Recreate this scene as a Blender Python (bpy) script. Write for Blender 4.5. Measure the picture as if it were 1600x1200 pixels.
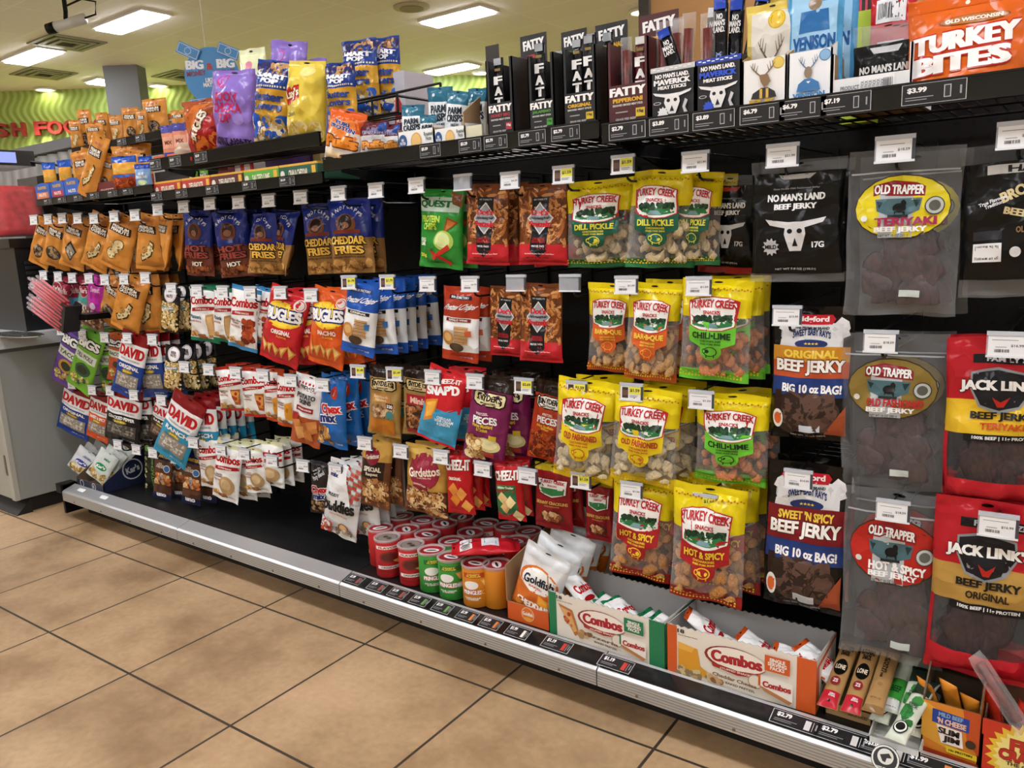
import bpy, bmesh, math, random
from mathutils import Vector, Matrix, noise
from math import sin, cos, pi, radians, sqrt, atan2, asin, acos, hypot

for o in list(bpy.data.objects): bpy.data.objects.remove(o)
SC = bpy.context.scene
COL = SC.collection

# ------------------------------------------------------------------ camera
YAW, PITCH, ROLL, FOC = -0.64624, 0.18798, -0.044614, 1245.69
CAM = Vector((0, 0, 1.0))
FW = Vector((sin(YAW)*cos(PITCH), cos(YAW)*cos(PITCH), -sin(PITCH)))
_r = Vector((cos(YAW), -sin(YAW), 0)); _u = _r.cross(FW)
RT = cos(ROLL)*_r + sin(ROLL)*_u
UP = -sin(ROLL)*_r + cos(ROLL)*_u
cam = bpy.data.cameras.new('camera'); co = bpy.data.objects.new('camera', cam); COL.objects.link(co)
M = Matrix((RT, UP, -FW)).transposed().to_4x4(); M.translation = CAM
co.matrix_world = M
cam.sensor_fit = 'HORIZONTAL'; cam.sensor_width = 36; cam.lens = 36*FOC/1600
cam.clip_start = .02; cam.clip_end = 60
SC.camera = co

# ------------------------------------------------------------------ world, exposure, light
W = bpy.data.worlds.new('world'); SC.world = W; W.use_nodes = True
W.node_tree.nodes['Background'].inputs[0].default_value = (.9, .95, 1, 1)
W.node_tree.nodes['Background'].inputs[1].default_value = .2
vs = SC.view_settings
vs.view_transform = 'Standard'; vs.look = 'None'; vs.gamma = 1; vs.use_curve_mapping = False
vs.exposure = 0.0
CEIL = 2.6
LAMP_E = 27.0          # emission of the ceiling light diffusers
LIGHT_COLOR = (1.0, .985, .94)
# lights over the aisle (behind and above the photographer), then unseen ones added to brighten the ceiling
AISLE_AND_ADDED_LIGHTS = [(x, y) for y in (.5, -2.0) for x in (-5.2, -3.3, -1.4, .5, 2.4)] + [(-.9, 3.3), (.8, 3.3), (2.5, 3.3), (-.6, 5.2), (1.2, 5.2), (-1.6, 7.0), (.4, 7.0), (-7.4, .6), (-7.4, -1.6)]
DOWN_W = 110

# ------------------------------------------------------------------ pixel rays onto real planes
def ray(px, py): return FW + RT*((px-800)/FOC) - UP*((py-600)/FOC)
def ony(px, py, y): d = ray(px, py); return CAM + d*(y/d.y)
def onz(px, py, z): d = ray(px, py); return CAM + d*((z-CAM.z)/d.z)
def onx(px, py, x): d = ray(px, py); return CAM + d*(x/d.x)
def proj(P):
    d = Vector(P)-CAM; z = d.dot(FW); return (800+FOC*d.dot(RT)/z, 600-FOC*d.dot(UP)/z)

# ------------------------------------------------------------------ materials
def sg(h):
    h = h.lstrip('#'); o = []
    for i in (0, 2, 4):
        c = int(h[i:i+2], 16)/255
        o.append(c/12.92 if c <= .04045 else ((c+.055)/1.055)**2.4)
    return (*o, 1)
MATS = {}
def _bsdf(name):
    m = bpy.data.materials.new(name); m.use_nodes = True
    return m, m.node_tree, m.node_tree.nodes['Principled BSDF']
def bump(nt, b, scale, strength, dist=.002, detail=2, coord='Object'):
    tc = nt.nodes.new('ShaderNodeTexCoord'); n = nt.nodes.new('ShaderNodeTexNoise'); bp = nt.nodes.new('ShaderNodeBump')
    n.inputs['Scale'].default_value = scale; n.inputs['Detail'].default_value = detail
    bp.inputs['Strength'].default_value = strength; bp.inputs['Distance'].default_value = dist
    nt.links.new(tc.outputs[coord], n.inputs['Vector']); nt.links.new(n.outputs[0], bp.inputs['Height'])
    nt.links.new(bp.outputs[0], b.inputs['Normal'])
def crinkle(nt, b):                # crumpled foil: soft folds plus sharp creases
    N = nt.nodes.new; L = nt.links.new
    tc = N('ShaderNodeTexCoord'); n = N('ShaderNodeTexNoise'); n.inputs['Scale'].default_value = 16; n.inputs['Detail'].default_value = 2
    mx = N('ShaderNodeVectorMath'); mx.operation = 'MULTIPLY_ADD'; mx.inputs[1].default_value = (.05, .05, .05)
    v = N('ShaderNodeTexVoronoi'); v.feature = 'F1'; v.inputs['Scale'].default_value = 26
    oi = N('ShaderNodeObjectInfo'); sh = N('ShaderNodeVectorMath'); sh.operation = 'ADD'
    L(tc.outputs['Object'], sh.inputs[0]); L(oi.outputs['Location'], sh.inputs[1])
    L(sh.outputs[0], n.inputs['Vector']); L(n.outputs['Color'], mx.inputs[0]); L(sh.outputs[0], mx.inputs[2]); L(mx.outputs[0], v.inputs['Vector'])
    ad = N('ShaderNodeMath'); ad.operation = 'MULTIPLY_ADD'; ad.inputs[1].default_value = .55; L(v.outputs['Distance'], ad.inputs[0]); L(n.outputs[0], ad.inputs[2])
    bp = N('ShaderNodeBump'); bp.inputs['Strength'].default_value = .8; bp.inputs['Distance'].default_value = .01
    L(ad.outputs[0], bp.inputs['Height']); L(bp.outputs[0], b.inputs['Normal'])
def film(h):                       # printed glossy snack film
    k = 'film_'+h
    if k not in MATS:
        m, nt, b = _bsdf(k); b.inputs['Base Color'].default_value = sg(h)
        b.inputs['Roughness'].default_value = .2; b.inputs['Specular IOR Level'].default_value = .28
        crinkle(nt, b); MATS[k] = m
    return MATS[k]
def plain(h, rough=.5, metal=0, spec=.5, bmp=None):
    k = 'paint_%s_%s_%s_%s' % (h, rough, metal, bmp)
    if k not in MATS:
        m, nt, b = _bsdf(k); b.inputs['Base Color'].default_value = sg(h)
        b.inputs['Roughness'].default_value = rough; b.inputs['Metallic'].default_value = metal
        b.inputs['Specular IOR Level'].default_value = spec
        if bmp: bump(nt, b, bmp[0], bmp[1])
        MATS[k] = m
    return MATS[k]
def card(h): return plain(h, .45)
def clear(k='clear_film', fac=.07, col='f4f4f4', rough=.18):
    if k not in MATS:
        m, nt, b = _bsdf(k); b.inputs['Base Color'].default_value = sg(col); b.inputs['Roughness'].default_value = rough
        crinkle(nt, b)
        t = nt.nodes.new('ShaderNodeBsdfTransparent'); mx = nt.nodes.new('ShaderNodeMixShader')
        lw = nt.nodes.new('ShaderNodeLayerWeight'); lw.inputs[0].default_value = .25
        ad = nt.nodes.new('ShaderNodeMath'); ad.operation = 'MULTIPLY_ADD'; ad.inputs[1].default_value = .32; ad.inputs[2].default_value = fac
        nt.links.new(lw.outputs['Facing'], ad.inputs[0]); nt.links.new(ad.outputs[0], mx.inputs[0])
        nt.links.new(t.outputs[0], mx.inputs[1]); nt.links.new(b.outputs[0], mx.inputs[2])
        nt.links.new(mx.outputs[0], nt.nodes['Material Output'].inputs[0]); MATS[k] = m
    return MATS[k]
def emit(k, h, s):
    if k not in MATS:
        m, nt, b = _bsdf(k); b.inputs['Base Color'].default_value = sg(h)
        c = sg(h); b.inputs['Emission Color'].default_value = c; b.inputs['Emission Strength'].default_value = s; MATS[k] = m
    return MATS[k]
def mixmat(k, h1, h2, scale, rough=.5, detail=4, contrast=(.35, .65), bmp=0, stretch=(1, 1, 1)):
    if k not in MATS:
        m, nt, b = _bsdf(k); N = nt.nodes.new; L = nt.links.new
        tc = N('ShaderNodeTexCoord'); mp = N('ShaderNodeMapping'); n = N('ShaderNodeTexNoise'); cr = N('ShaderNodeValToRGB')
        mp.inputs['Scale'].default_value = stretch
        n.inputs['Scale'].default_value = scale; n.inputs['Detail'].default_value = detail
        cr.color_ramp.elements[0].position, cr.color_ramp.elements[1].position = contrast
        cr.color_ramp.elements[0].color = sg(h1); cr.color_ramp.elements[1].color = sg(h2)
        L(tc.outputs['Object'], mp.inputs[0]); L(mp.outputs[0], n.inputs['Vector']); L(n.outputs[0], cr.inputs[0]); L(cr.outputs[0], b.inputs['Base Color'])
        b.inputs['Roughness'].default_value = rough
        if bmp:
            bp = N('ShaderNodeBump'); bp.inputs['Strength'].default_value = bmp; bp.inputs['Distance'].default_value = .002
            L(n.outputs[0], bp.inputs['Height']); L(bp.outputs[0], b.inputs['Normal'])
        MATS[k] = m
    return MATS[k]
BLACK = plain('070809', .4, 0, .25); STEEL_BLACK = plain('0a0b0c', .35, 0, .3); ALU = plain('c9ccce', .35, .75)
WHITE = card('f2f2ef'); PAPER = plain('eef0f2', .6); KRAFT = plain('a08463', .8); GREYB = plain('bfc0bf', .6)

# ------------------------------------------------------------------ mesh builder
class MB:
    def __init__(s): s.v = []; s.f = []; s.m = []; s.mats = []
    def mi(s, m):
        if m not in s.mats: s.mats.append(m)
        return s.mats.index(m)
    def add(s, vs, fs, m):
        k = len(s.v); i = s.mi(m); s.v.extend([tuple(p) for p in vs])
        for f in fs: s.f.append(tuple(a+k for a in f)); s.m.append(i)
    def box(s, x0, y0, z0, x1, y1, z1, m):
        s.add([(x0, y0, z0), (x1, y0, z0), (x1, y1, z0), (x0, y1, z0), (x0, y0, z1), (x1, y0, z1), (x1, y1, z1), (x0, y1, z1)],
              [(0, 3, 2, 1), (4, 5, 6, 7), (0, 1, 5, 4), (1, 2, 6, 5), (2, 3, 7, 6), (3, 0, 4, 7)], m)
    def tube(s, pts, r, m, n=6):
        pts = [Vector(p) for p in pts]; vs = []; fs = []
        for i, p in enumerate(pts):
            d = (pts[min(i+1, len(pts)-1)]-pts[max(i-1, 0)]).normalized()
            a = d.orthogonal() if abs(d.z) > .9 else d.cross(Vector((0, 0, 1)))
            a.normalize(); b = d.cross(a)
            for k in range(n): t = 2*pi*k/n; vs.append(p+a*(r*cos(t))+b*(r*sin(t)))
        for i in range(len(pts)-1):
            for k in range(n): fs.append((i*n+k, i*n+(k+1) % n, (i+1)*n+(k+1) % n, (i+1)*n+k))
        fs.append(tuple(range(n))[::-1]); e = (len(pts)-1)*n; fs.append(tuple(e+k for k in range(n)))
        s.add(vs, fs, m)
    def lathe(s, prof, m, n=24, c=(0, 0), capt=True):
        vs = []; fs = []
        for r, z in prof:
            for k in range(n): t = 2*pi*k/n; vs.append((c[0]+r*cos(t), c[1]+r*sin(t), z))
        for i in range(len(prof)-1):
            for k in range(n): fs.append((i*n+k, i*n+(k+1) % n, (i+1)*n+(k+1) % n, (i+1)*n+k))
        fs.append(tuple(range(n))[::-1])
        if capt: e = (len(prof)-1)*n; fs.append(tuple(e+k for k in range(n)))
        s.add(vs, fs, m)
    def prism(s, pts, d, m):           # planar outline pts (3D), extruded along d
        n = len(pts); d = Vector(d); a = [Vector(p) for p in pts]
        fs = [tuple(range(n))[::-1], tuple(n+i for i in range(n))] + [(i, (i+1) % n, n+(i+1) % n, n+i) for i in range(n)]
        s.add(a+[p+d for p in a], fs, m)
    def mesh(s, name, smooth=False):
        me = bpy.data.meshes.new(name); me.from_pydata(s.v, [], s.f)
        for m in s.mats: me.materials.append(m)
        me.polygons.foreach_set('material_index', s.m)
        if smooth: me.polygons.foreach_set('use_smooth', [True]*len(s.f))
        me.update(); return me
    def build(s, name, parent=None, smooth=False):
        return link(name, s.mesh(name, smooth), parent)
def link(name, me, parent=None):
    o = bpy.data.objects.new(name, me); COL.objects.link(o)
    if parent is not None: o.parent = parent
    return o
def empty(name, loc=(0, 0, 0), rz=0):
    o = bpy.data.objects.new(name, None); COL.objects.link(o); o.location = loc; o.rotation_euler = (0, 0, rz); o.empty_display_size = .02
    return o
def tag(o, label=None, cat=None, group=None, kind=None):
    if label: o['label'] = label
    if cat: o['category'] = cat
    if group: o['group'] = group
    if kind: o['kind'] = kind
    return o
def dup(o, parent=None):
    c = o.copy(); COL.objects.link(c)
    if parent is not None: c.parent = parent
    for ch in list(o.children): dup(ch, c)
    return c

# ------------------------------------------------------------------ lettering
_tc = bpy.data.curves.new('lettering', 'FONT'); _to = bpy.data.objects.new('lettering', _tc); COL.objects.link(_to)
TXT = {}
def letters(body, off, fine=False):
    k = (body, off, fine)
    if k not in TXT:
        _tc.body = body; _tc.offset = off; _tc.resolution_u = 2 if len(body) > 6 else 3; _tc.align_x = 'CENTER'; _tc.space_line = .82
        bpy.context.view_layer.update()
        me = bpy.data.meshes.new_from_object(_to.evaluated_get(bpy.context.evaluated_depsgraph_get()))
        bm = bmesh.new(); bm.from_mesh(me); bpy.data.meshes.remove(me)
        bmesh.ops.triangulate(bm, faces=bm.faces[:])
        for lim in ((.35,) if not fine else (.5, .25, .14)):
            long = [e for e in bm.edges if e.calc_length() > lim]
            if long: bmesh.ops.subdivide_edges(bm, edges=long, cuts=1); bmesh.ops.triangulate(bm, faces=bm.faces[:])
        vs = [(v.co.x, v.co.y) for v in bm.verts]; bm.verts.index_update()
        fs = [tuple(v.index for v in f.verts) for f in bm.faces]; bm.free()
        x0 = min(a for a, _ in vs); x1 = max(a for a, _ in vs); y0 = min(b for _, b in vs); y1 = max(b for _, b in vs)
        TXT[k] = ([((a-x0)/(x1-x0)-.5, (b-y0)/(y1-y0)-.5) for a, b in vs], fs, x1-x0, y1-y0)
    return TXT[k]

# ------------------------------------------------------------------ printing on surfaces. u across (-.5..5), v down (0..1)
def R(u0, v0, u1, v1, c): return ('r', u0, v0, u1, v1, c)
def E(u, v, a, b, c): return ('e', u, v, a, b, c)
def C(u, v, r, c): return ('c', u, v, r, c)
def G(c, *pts): return ('g', pts, c)
def S(u, v, r, n, c, k=.7): return ('s', u, v, r, n, c, k)
def T(t, u, v, w, h, c, rot=0, arc=0, out=None, bold=.03, shear=0): return ('t', t, u, v, w, h, c, rot, arc, out, bold, shear)
def X(u0, v0, u1, v1, n, sz, cols, seed=1, asp=1.0): return ('x', u0, v0, u1, v1, n, sz, cols, seed, asp)
def BAR(u, v, w, h, n=14): return ('bar', u, v, w, h, n)
def squash(ops, k):                 # move printed art up a panel whose foot stands behind a rail
    o = []
    for p in ops:
        p = list(p); t = p[0]
        if t == 'r': p[2] *= k; p[4] *= k
        elif t in 'ec': p[2] *= k; p[4] = p[4]*k if t == 'e' else p[4]
        elif t == 's': p[2] *= k
        elif t == 'g': p[1] = [(a, b*k) for a, b in p[1]]
        elif t == 't': p[3] *= k; p[5] *= k
        o.append(tuple(p))
    return o
class Plane:
    def __init__(s, o, ux, vx, nrm, w, h): s.o = Vector(o); s.ux = Vector(ux); s.vx = Vector(vx); s.n = Vector(nrm); s.w = w; s.h = h; s.flat = True
    def P(s, u, v, off=0): return s.o + s.ux*(u*s.w) + s.vx*(v*s.h) + s.n*off
class Cyl:
    flat = False
    def __init__(s, r, z0, z1, ang=0, cx=0, cy=0): s.r = r; s.z0 = z0; s.h = z1-z0; s.w = 2*pi*r*.5; s.a = ang; s.cx = cx; s.cy = cy
    def P(s, u, v, off=0):
        t = s.a - pi/2 + u*pi; r = s.r+off; return Vector((s.cx+r*cos(t), s.cy+r*sin(t), s.z0+s.h*(1-v)))
def draw(mb, sf, ops, matf=film, base=.0007, step=.0002):
    k = 0
    def ring(u, v, outline, c, off, nr):
        m = len(outline); vs = [sf.P(u, v, off)]; fs = []
        for i in range(1, nr+1):
            q = i/nr
            for (a, b) in outline: vs.append(sf.P(u+(a-u)*q, v+(b-v)*q, off))
        for j in range(m): fs.append((0, 1+(j+1) % m, 1+j))
        for i in range(nr-1):
            o = 1+i*m
            for j in range(m): fs.append((o+j, o+(j+1) % m, o+m+(j+1) % m, o+m+j))
        mb.add(vs, fs, matf(c))
    for op in ops:
        off = base+step*k; k += 1; t = op[0]; asp = sf.w/sf.h
        if t == 'r':
            _, u0, v0, u1, v1, c = op
            nu = 1 if sf.flat else max(1, int(abs(u1-u0)/.06)+1); nv = 1 if sf.flat else max(1, int(abs(v1-v0)/.045)+1)
            vs = [sf.P(u0+(u1-u0)*i/nu, v0+(v1-v0)*j/nv, off) for j in range(nv+1) for i in range(nu+1)]
            mb.add(vs, [(j*(nu+1)+i, (j+1)*(nu+1)+i, (j+1)*(nu+1)+i+1, j*(nu+1)+i+1) for j in range(nv) for i in range(nu)], matf(c))
        elif t in 'ec':
            if t == 'e': _, u, v, a, b, c = op
            else: _, u, v, a, c = op; b = a*asp
            n = 20; ring(u, v, [(u+a*cos(2*pi*i/n), v+b*sin(2*pi*i/n)) for i in range(n)], c, off, 1 if sf.flat else max(1, int(max(a, b)/.05)))
        elif t == 's':
            _, u, v, r, n, c, q = op
            ring(u, v, [(u+r*(1 if i % 2 else q)*cos(pi*i/n), v+r*asp*(1 if i % 2 else q)*sin(pi*i/n)) for i in range(2*n)], c, off, 1 if sf.flat else 3)
        elif t == 'g':
            _, pts, c = op; o = []
            nsub = 1 if sf.flat else 4
            for i in range(len(pts)):
                a, b = pts[i], pts[(i+1) % len(pts)]
                for q in range(nsub): o.append((a[0]+(b[0]-a[0])*q/nsub, a[1]+(b[1]-a[1])*q/nsub))
            u = sum(p[0] for p in pts)/len(pts); v = sum(p[1] for p in pts)/len(pts)
            ring(u, v, o, c, off, 1 if sf.flat else 4)
        elif t == 't':
            _, body, u, v, w, h, c, rot, arc, out, bold, shear = op
            vs, fs, bw, bh = letters(body, min(bold, .03), not sf.flat and h > .09); ca, sa = cos(radians(rot)), sin(radians(rot)); ex = max(0, bold-.03)*.7; ly = []
            if out:
                q = out[1]*.75; ly += [(out[0], dx, dy, 0) for dx, dy in ((q, q), (-q, q), (q, -q), (-q, -q))]
            ly += [(c, dx, 0, step*.8) for dx in ((-ex, ex) if ex else (0,))]
            for li, (cc, dx, dy, dd) in enumerate(ly):
                dd += step*.13*li
                P = []
                for (a, b) in vs:
                    x = (a+dx/bw+shear*b)*w*sf.w; y = ((b+dy/bh)*h + arc*(1-(2*a)**2))*sf.h
                    P.append(sf.P(u+(x*ca-y*sa)/sf.w, v-(x*sa+y*ca)/sf.h, off+dd))
                mb.add(P, fs, matf(cc))
        elif t == 'x':
            _, u0, v0, u1, v1, n, sz, cols, seed, ap = op; rd = random.Random(seed)
            for i in range(n):
                u = rd.uniform(u0, u1); v = rd.uniform(v0, v1); a0 = rd.uniform(0, 6.28); m = 7; q = sz*rd.uniform(.7, 1.25); th = rd.uniform(0, 3.14); o = []
                for j in range(m):
                    an = a0+2*pi*j/m; rr = q*rd.uniform(.75, 1.15); ex, ey = rr*cos(an), rr*ap*sin(an)
                    o.append((max(-.485, min(.485, u+ex*cos(th)-ey*sin(th))), max(.02, min(.985, v+(ex*sin(th)+ey*cos(th))*asp))))
                ring(u, v, o, rd.choice(cols), off+step*.9*i/n, 1)
        elif t == 'bar':
            _, u, v, w, h, n = op; rd = random.Random(7)
            for i in range(n):
                if rd.random() < .72:
                    a = u-w/2+w*i/n; b = a+w/n*rd.uniform(.35, .8)
                    mb.add([sf.P(a, v-h/2, off), sf.P(a, v+h/2, off), sf.P(b, v+h/2, off), sf.P(b, v-h/2, off)], [(0, 1, 2, 3)], matf('26282c'))

# ------------------------------------------------------------------ bags
class Bag:
    flat = False
    def __init__(s, w, h, t, seed, tw=0., ts=.07, bs=.06, pouch=False, cr=1.0):
        s.w, s.h, s.t, s.sd, s.tw, s.ts, s.bs, s.pouch, s.cr = w, h, t, seed*7.31, tw, ts, bs, pouch, cr
        s.k0 = noise.noise((s.sd, 1.7, 3.1))*.02*cr; s.NU, s.NV = 20, 34; s.G = {}
    def half(s, u, v):
        a = (v-s.ts)/(1-s.ts-s.bs)
        if a <= 0 or a >= 1: return .0007
        pr = (sin(pi*a**.8)**.5)*(.75+.35*a) if not s.pouch else (a**.75)*min(1, (1-a)*14)**.5
        return max(.0007, s.t*.5*pr*(max(0, 1-(2*u)**2)**.55))
    def P(s, u, v, off=0, back=False):    # point on the faceted film, so print lies exactly on it
        a = max(0, min(1, u+.5))*s.NU; c = max(0, min(1, v))*s.NV; i = min(s.NU-1, int(a)); j = min(s.NV-1, int(c)); a -= i; c -= j
        q = [s.node(i+x, j+y, back) for y in (0, 1) for x in (0, 1)]
        p = (q[0]*(1-a)+q[1]*a)*(1-c)+(q[2]*(1-a)+q[3]*a)*c
        if off: p = p+s.nrm*(-off)
        return p
    def node(s, i, j, back):
        k = (i, j, back)
        if k not in s.G: s.G[k] = s.Q(-.5+i/s.NU, j/s.NV, 0, back)
        return s.G[k]
    nrm = Vector((0, 1, 0))
    def Q(s, u, v, off=0, back=False):
        uu = max(-.5, min(.5, u)); d = s.half(uu, v); body = min(1, d/(s.t*.25+1e-6))
        wr = noise.noise((u*4.5+s.sd, v*5.5, s.sd*.37))*.13*s.t*body*s.cr*1.25
        e = min(1, min(abs(v-s.ts), abs(1-s.bs-v))/.16)
        wr += (1-e)*noise.noise((u*15+s.sd, v*2.5, 5.+s.sd))*.16*s.t*body*s.cr
        sl = 0 if (s.ts < v < 1-s.bs) else .07*s.t*sin(u*9+s.sd)*s.cr
        y = -(d+wr)-off if not back else d*.8-wr*.5+off
        y += sl
        wv = 1-.055*min(1, d and s.half(0, v)/(s.t*.5))*(1 if not s.pouch else .4) + .02*s.cr*noise.noise((v*3.5, s.sd, 2.2))
        x = u*s.w*wv + .018*s.w*s.cr*noise.noise((v*2.2, 9.1, s.sd))
        z = -(v-.03)*s.h + s.h*s.cr*.012*noise.noise((u*3, s.sd, v*2))*(v if v > .5 else 1-v) + (s.k0*u*s.h if v > .9 else 0)
        if s.tw:
            a = s.tw*v; x, y = x*cos(a)-y*sin(a), x*sin(a)+y*cos(a)
        return Vector((x, y, z))
def bag_meshes(D, w, h, t, seed, tw=0., cr=1.0):
    """body (printed), top seal, bottom seal meshes of one snack bag"""
    s = Bag(w, h, t, seed, tw, D.get('ts', .07), D.get('bs', .06), D.get('pouch', False), cr*D.get('cr', 1.0))
    bands = D['bands']
    def colm(v):
        for e, c in bands:
            if v <= e+1e-6: break
        return CLEARS[c]() if c in CLEARS else film(c)
    def grid(v0, v1, nv):
        vv = sorted(set([v0, v1]+[j/s.NV for j in range(s.NV+1) if v0+.004 < j/s.NV < v1-.004]+[e for e, _ in bands if v0 < e < v1])); nu = s.NU
        mb = MB()
        for bk in (False, True):
            for j in range(len(vv)-1):
                row = []
                for v in (vv[j], vv[j+1]): row += [s.P(-.5+i/nu, v, 0, bk) for i in range(nu+1)]
                fs = [(i, nu+1+i, nu+2+i, i+1) for i in range(nu)]
                if bk: fs = [f[::-1] for f in fs]
                mb.add(row, fs, colm((vv[j]+vv[j+1])/2))
        for u in (-.5, .5):
            for j in range(len(vv)-1):
                mb.add([s.P(u, vv[j]), s.P(u, vv[j+1]), s.P(u, vv[j+1], 0, True), s.P(u, vv[j], 0, True)], [(0, 1, 2, 3) if u > 0 else (3, 2, 1, 0)], colm((vv[j]+vv[j+1])/2))
        return mb
    body = grid(s.ts, 1-s.bs, 24)
    draw(body, s, D['ops'])
    a = weld(body.mesh('bag_film', True))
    top = grid(0, s.ts, 2)
    draw(top, s, [E(0, .03, .06, .009, '050505')]+D.get('top', []))
    bot = grid(1-s.bs, 1, 2); draw(bot, s, D.get('bot', []))
    return a, weld(top.mesh('top_seal', True)), weld(bot.mesh('bottom_seal', True)), s
def weld(me):
    bm = bmesh.new(); bm.from_mesh(me); bmesh.ops.remove_doubles(bm, verts=bm.verts[:], dist=2e-5); bm.to_mesh(me); bm.free(); return me
CLEARS = {'clear': lambda: clear(), 'haze': lambda: clear('hazy_film', .085, 'c4c8cb', .2), 'smoke': lambda: clear('smoky_film', .12, '77797c', .2)}
# ------------------------------------------------------------------ printed designs of the packs
DES = {}
def antlers(u, v, w, h, c):
    o = []
    for sgn in (-1, 1):
        q = [(.12, 0), (.5, -.3), (.85, -.62), (.8, -1.0)]
        for i in range(3):
            (a, b), (a2, b2) = q[i], q[i+1]; t = .09*(1-.2*i)
            o.append(G(c, (u+sgn*a*w, v+b*h), (u+sgn*(a+t)*w, v+(b+.06)*h), (u+sgn*(a2+t)*w, v+(b2+.06)*h), (u+sgn*a2*w, v+b2*h)))
        for a, b, a2, b2 in ((.5, -.3, .38, -.75), (.85, -.62, 1.05, -.85), (.68, -.45, .6, -.95)):
            o.append(G(c, (u+sgn*a*w, v+b*h), (u+sgn*(a+.09)*w, v+b*h), (u+sgn*(a2+.03)*w, v+b2*h), (u+sgn*a2*w, v+b2*h)))
    return o
def D(k, bands, ops, t=.035, asp=.66, desc='', cat='snack bag', kind='snack_bag', **kw):
    DES[k] = dict(bands=bands, ops=ops, t=t, asp=asp, desc=desc, cat=cat, kind=kind, **kw)
NUT = ['d9b06a', 'c79a55', 'b7843f', 'e6c88d', '9a6a35']
OR = 'c98638'
def nut(k, word, pic, seed, desc):
    ops = [T('SWEETZ', 0, .13, .5, .035, 'b5654a', bold=.05), R(-.38, .2, .34, .34, '2a2019'), T('PREMIUM\n'+word, -.02, .27, .6, .11, 'ece3d4', bold=.05)]
    if pic == 'diamond': ops += [G('2f2a26', (0, .46), (.26, .64), (0, .86), (-.26, .64)), G('8f8a80', (0, .52), (.2, .66), (0, .83), (-.2, .66)), X(-.1, .58, .12, .76, 14, .05, ['cfc6b2', '6e6557', 'a79c86'], seed)]
    elif pic == 'peanut': ops += [E(.1, .52, .17, .085, '3a2e1c'), E(-.12, .72, .17, .1, '3a2e1c'), E(0, .62, .12, .09, '3a2e1c'), E(.1, .52, .15, .075, 'd8c28e'), E(-.12, .72, .15, .09, 'd8c28e'), E(0, .62, .1, .08, 'd8c28e'), X(-.2, .5, .2, .78, 30, .03, ['b79c62', 'e8d8ae', '8a713f'], seed)]
    elif pic == 'round': ops += [E(0, .68, .27, .14, '4a3b2a'), X(-.18, .6, .18, .77, 26, .06, ['6d5a44', '8b8378', '3a2c20', 'a98a60'], seed)]
    else: ops += [G('3a2e1c', (.12, .45), (.26, .5), (.12, .74), (-.22, .86), (-.3, .74), (-.02, .66)), G('e2cf9c', (.12, .48), (.22, .52), (.09, .72), (-.2, .83), (-.25, .75), (0, .68)), X(-.2, .56, .18, .8, 20, .035, ['b79c62', 'f0e3bd', '8a713f'], seed)]
    D(k, [(1, OR)], ops, .045, .62, desc, 'nut bag', 'nut_bag')
nut('nut_round', 'PEANUTS', 'round', 1, 'orange nut bag with dark round nut picture')
nut('nut_diamond', 'SUNFLOWER', 'diamond', 2, 'orange nut bag with grey diamond picture')
nut('nut_cashew', 'CASHEWS', 'cashew', 3, 'orange nut bag with curved nut picture')
nut('nut_peanut', 'PEANUTS', 'peanut', 4, 'orange nut bag with peanut shell picture')
nut('nut_mix', 'TRAIL MIX', 'round', 5, 'orange nut bag with mixed nut picture')
BL = '24358f'
ARC = [T('A', -.33, .2, .07, .05, 'dfe3ee', 30), T('N', -.24, .155, .07, .05, 'dfe3ee', 22), T('D', -.14, .125, .07, .05, 'dfe3ee', 12), T('Y', -.05, .11, .07, .05, 'dfe3ee', 4), T('C', .06, .11, .07, .05, 'dfe3ee', -4), T('A', .15, .125, .07, .05, 'dfe3ee', -14), T('P', .24, .16, .06, .05, 'dfe3ee', -24), T("P'S", .32, .21, .1, .05, 'dfe3ee', -36)]
D('andy_hot', [(.55, BL), (1, '6b3324')], ARC+[E(0, .33, .24, .14, '6b3a28'), E(0, .31, .16, .1, '3a2018'), E(0, .35, .1, .05, '8f5f48'), R(-.3, .44, .3, .5, '1a2870'), X(-.42, .86, .42, .95, 26, .07, ['8d4a28', 'a5622f', '5b2a17'], 3), T('HOT\nFRIES', 0, .63, .78, .2, '8f3a34', out=('1b0d0b', .1), bold=.06), T('HOT', .02, .81, .36, .07, 'eadfc9', out=('3a1b10', .1), bold=.06)],
  .05, .62, 'blue and brown hot corn snack bag', 'corn snack bag')
D('andy_ched', [(.52, BL), (1, '9c7440')], ARC+[E(0, .33, .24, .13, '7a4a2e'), E(0, .31, .17, .1, '2a1c1a'), E(0, .35, .1, .045, '9a6a50'), R(-.34, .41, .34, .46, '7a2f24'), T('CHEDDAR', 0, .55, .84, .11, 'e3b54a', out=('1d120a', .1), bold=.06), T('FRIES', .02, .68, .66, .11, 'e3b54a', out=('1d120a', .1), bold=.06), T('FLAVORED CORN & POTATO SNACKS', 0, .78, .74, .025, '3b2513'), X(-.42, .84, .42, .96, 30, .07, ['b98a4a', 'c99a58', '8a6230'], 4)],
  .05, .68, 'blue and tan cheddar corn snack bag', 'corn snack bag')
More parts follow.
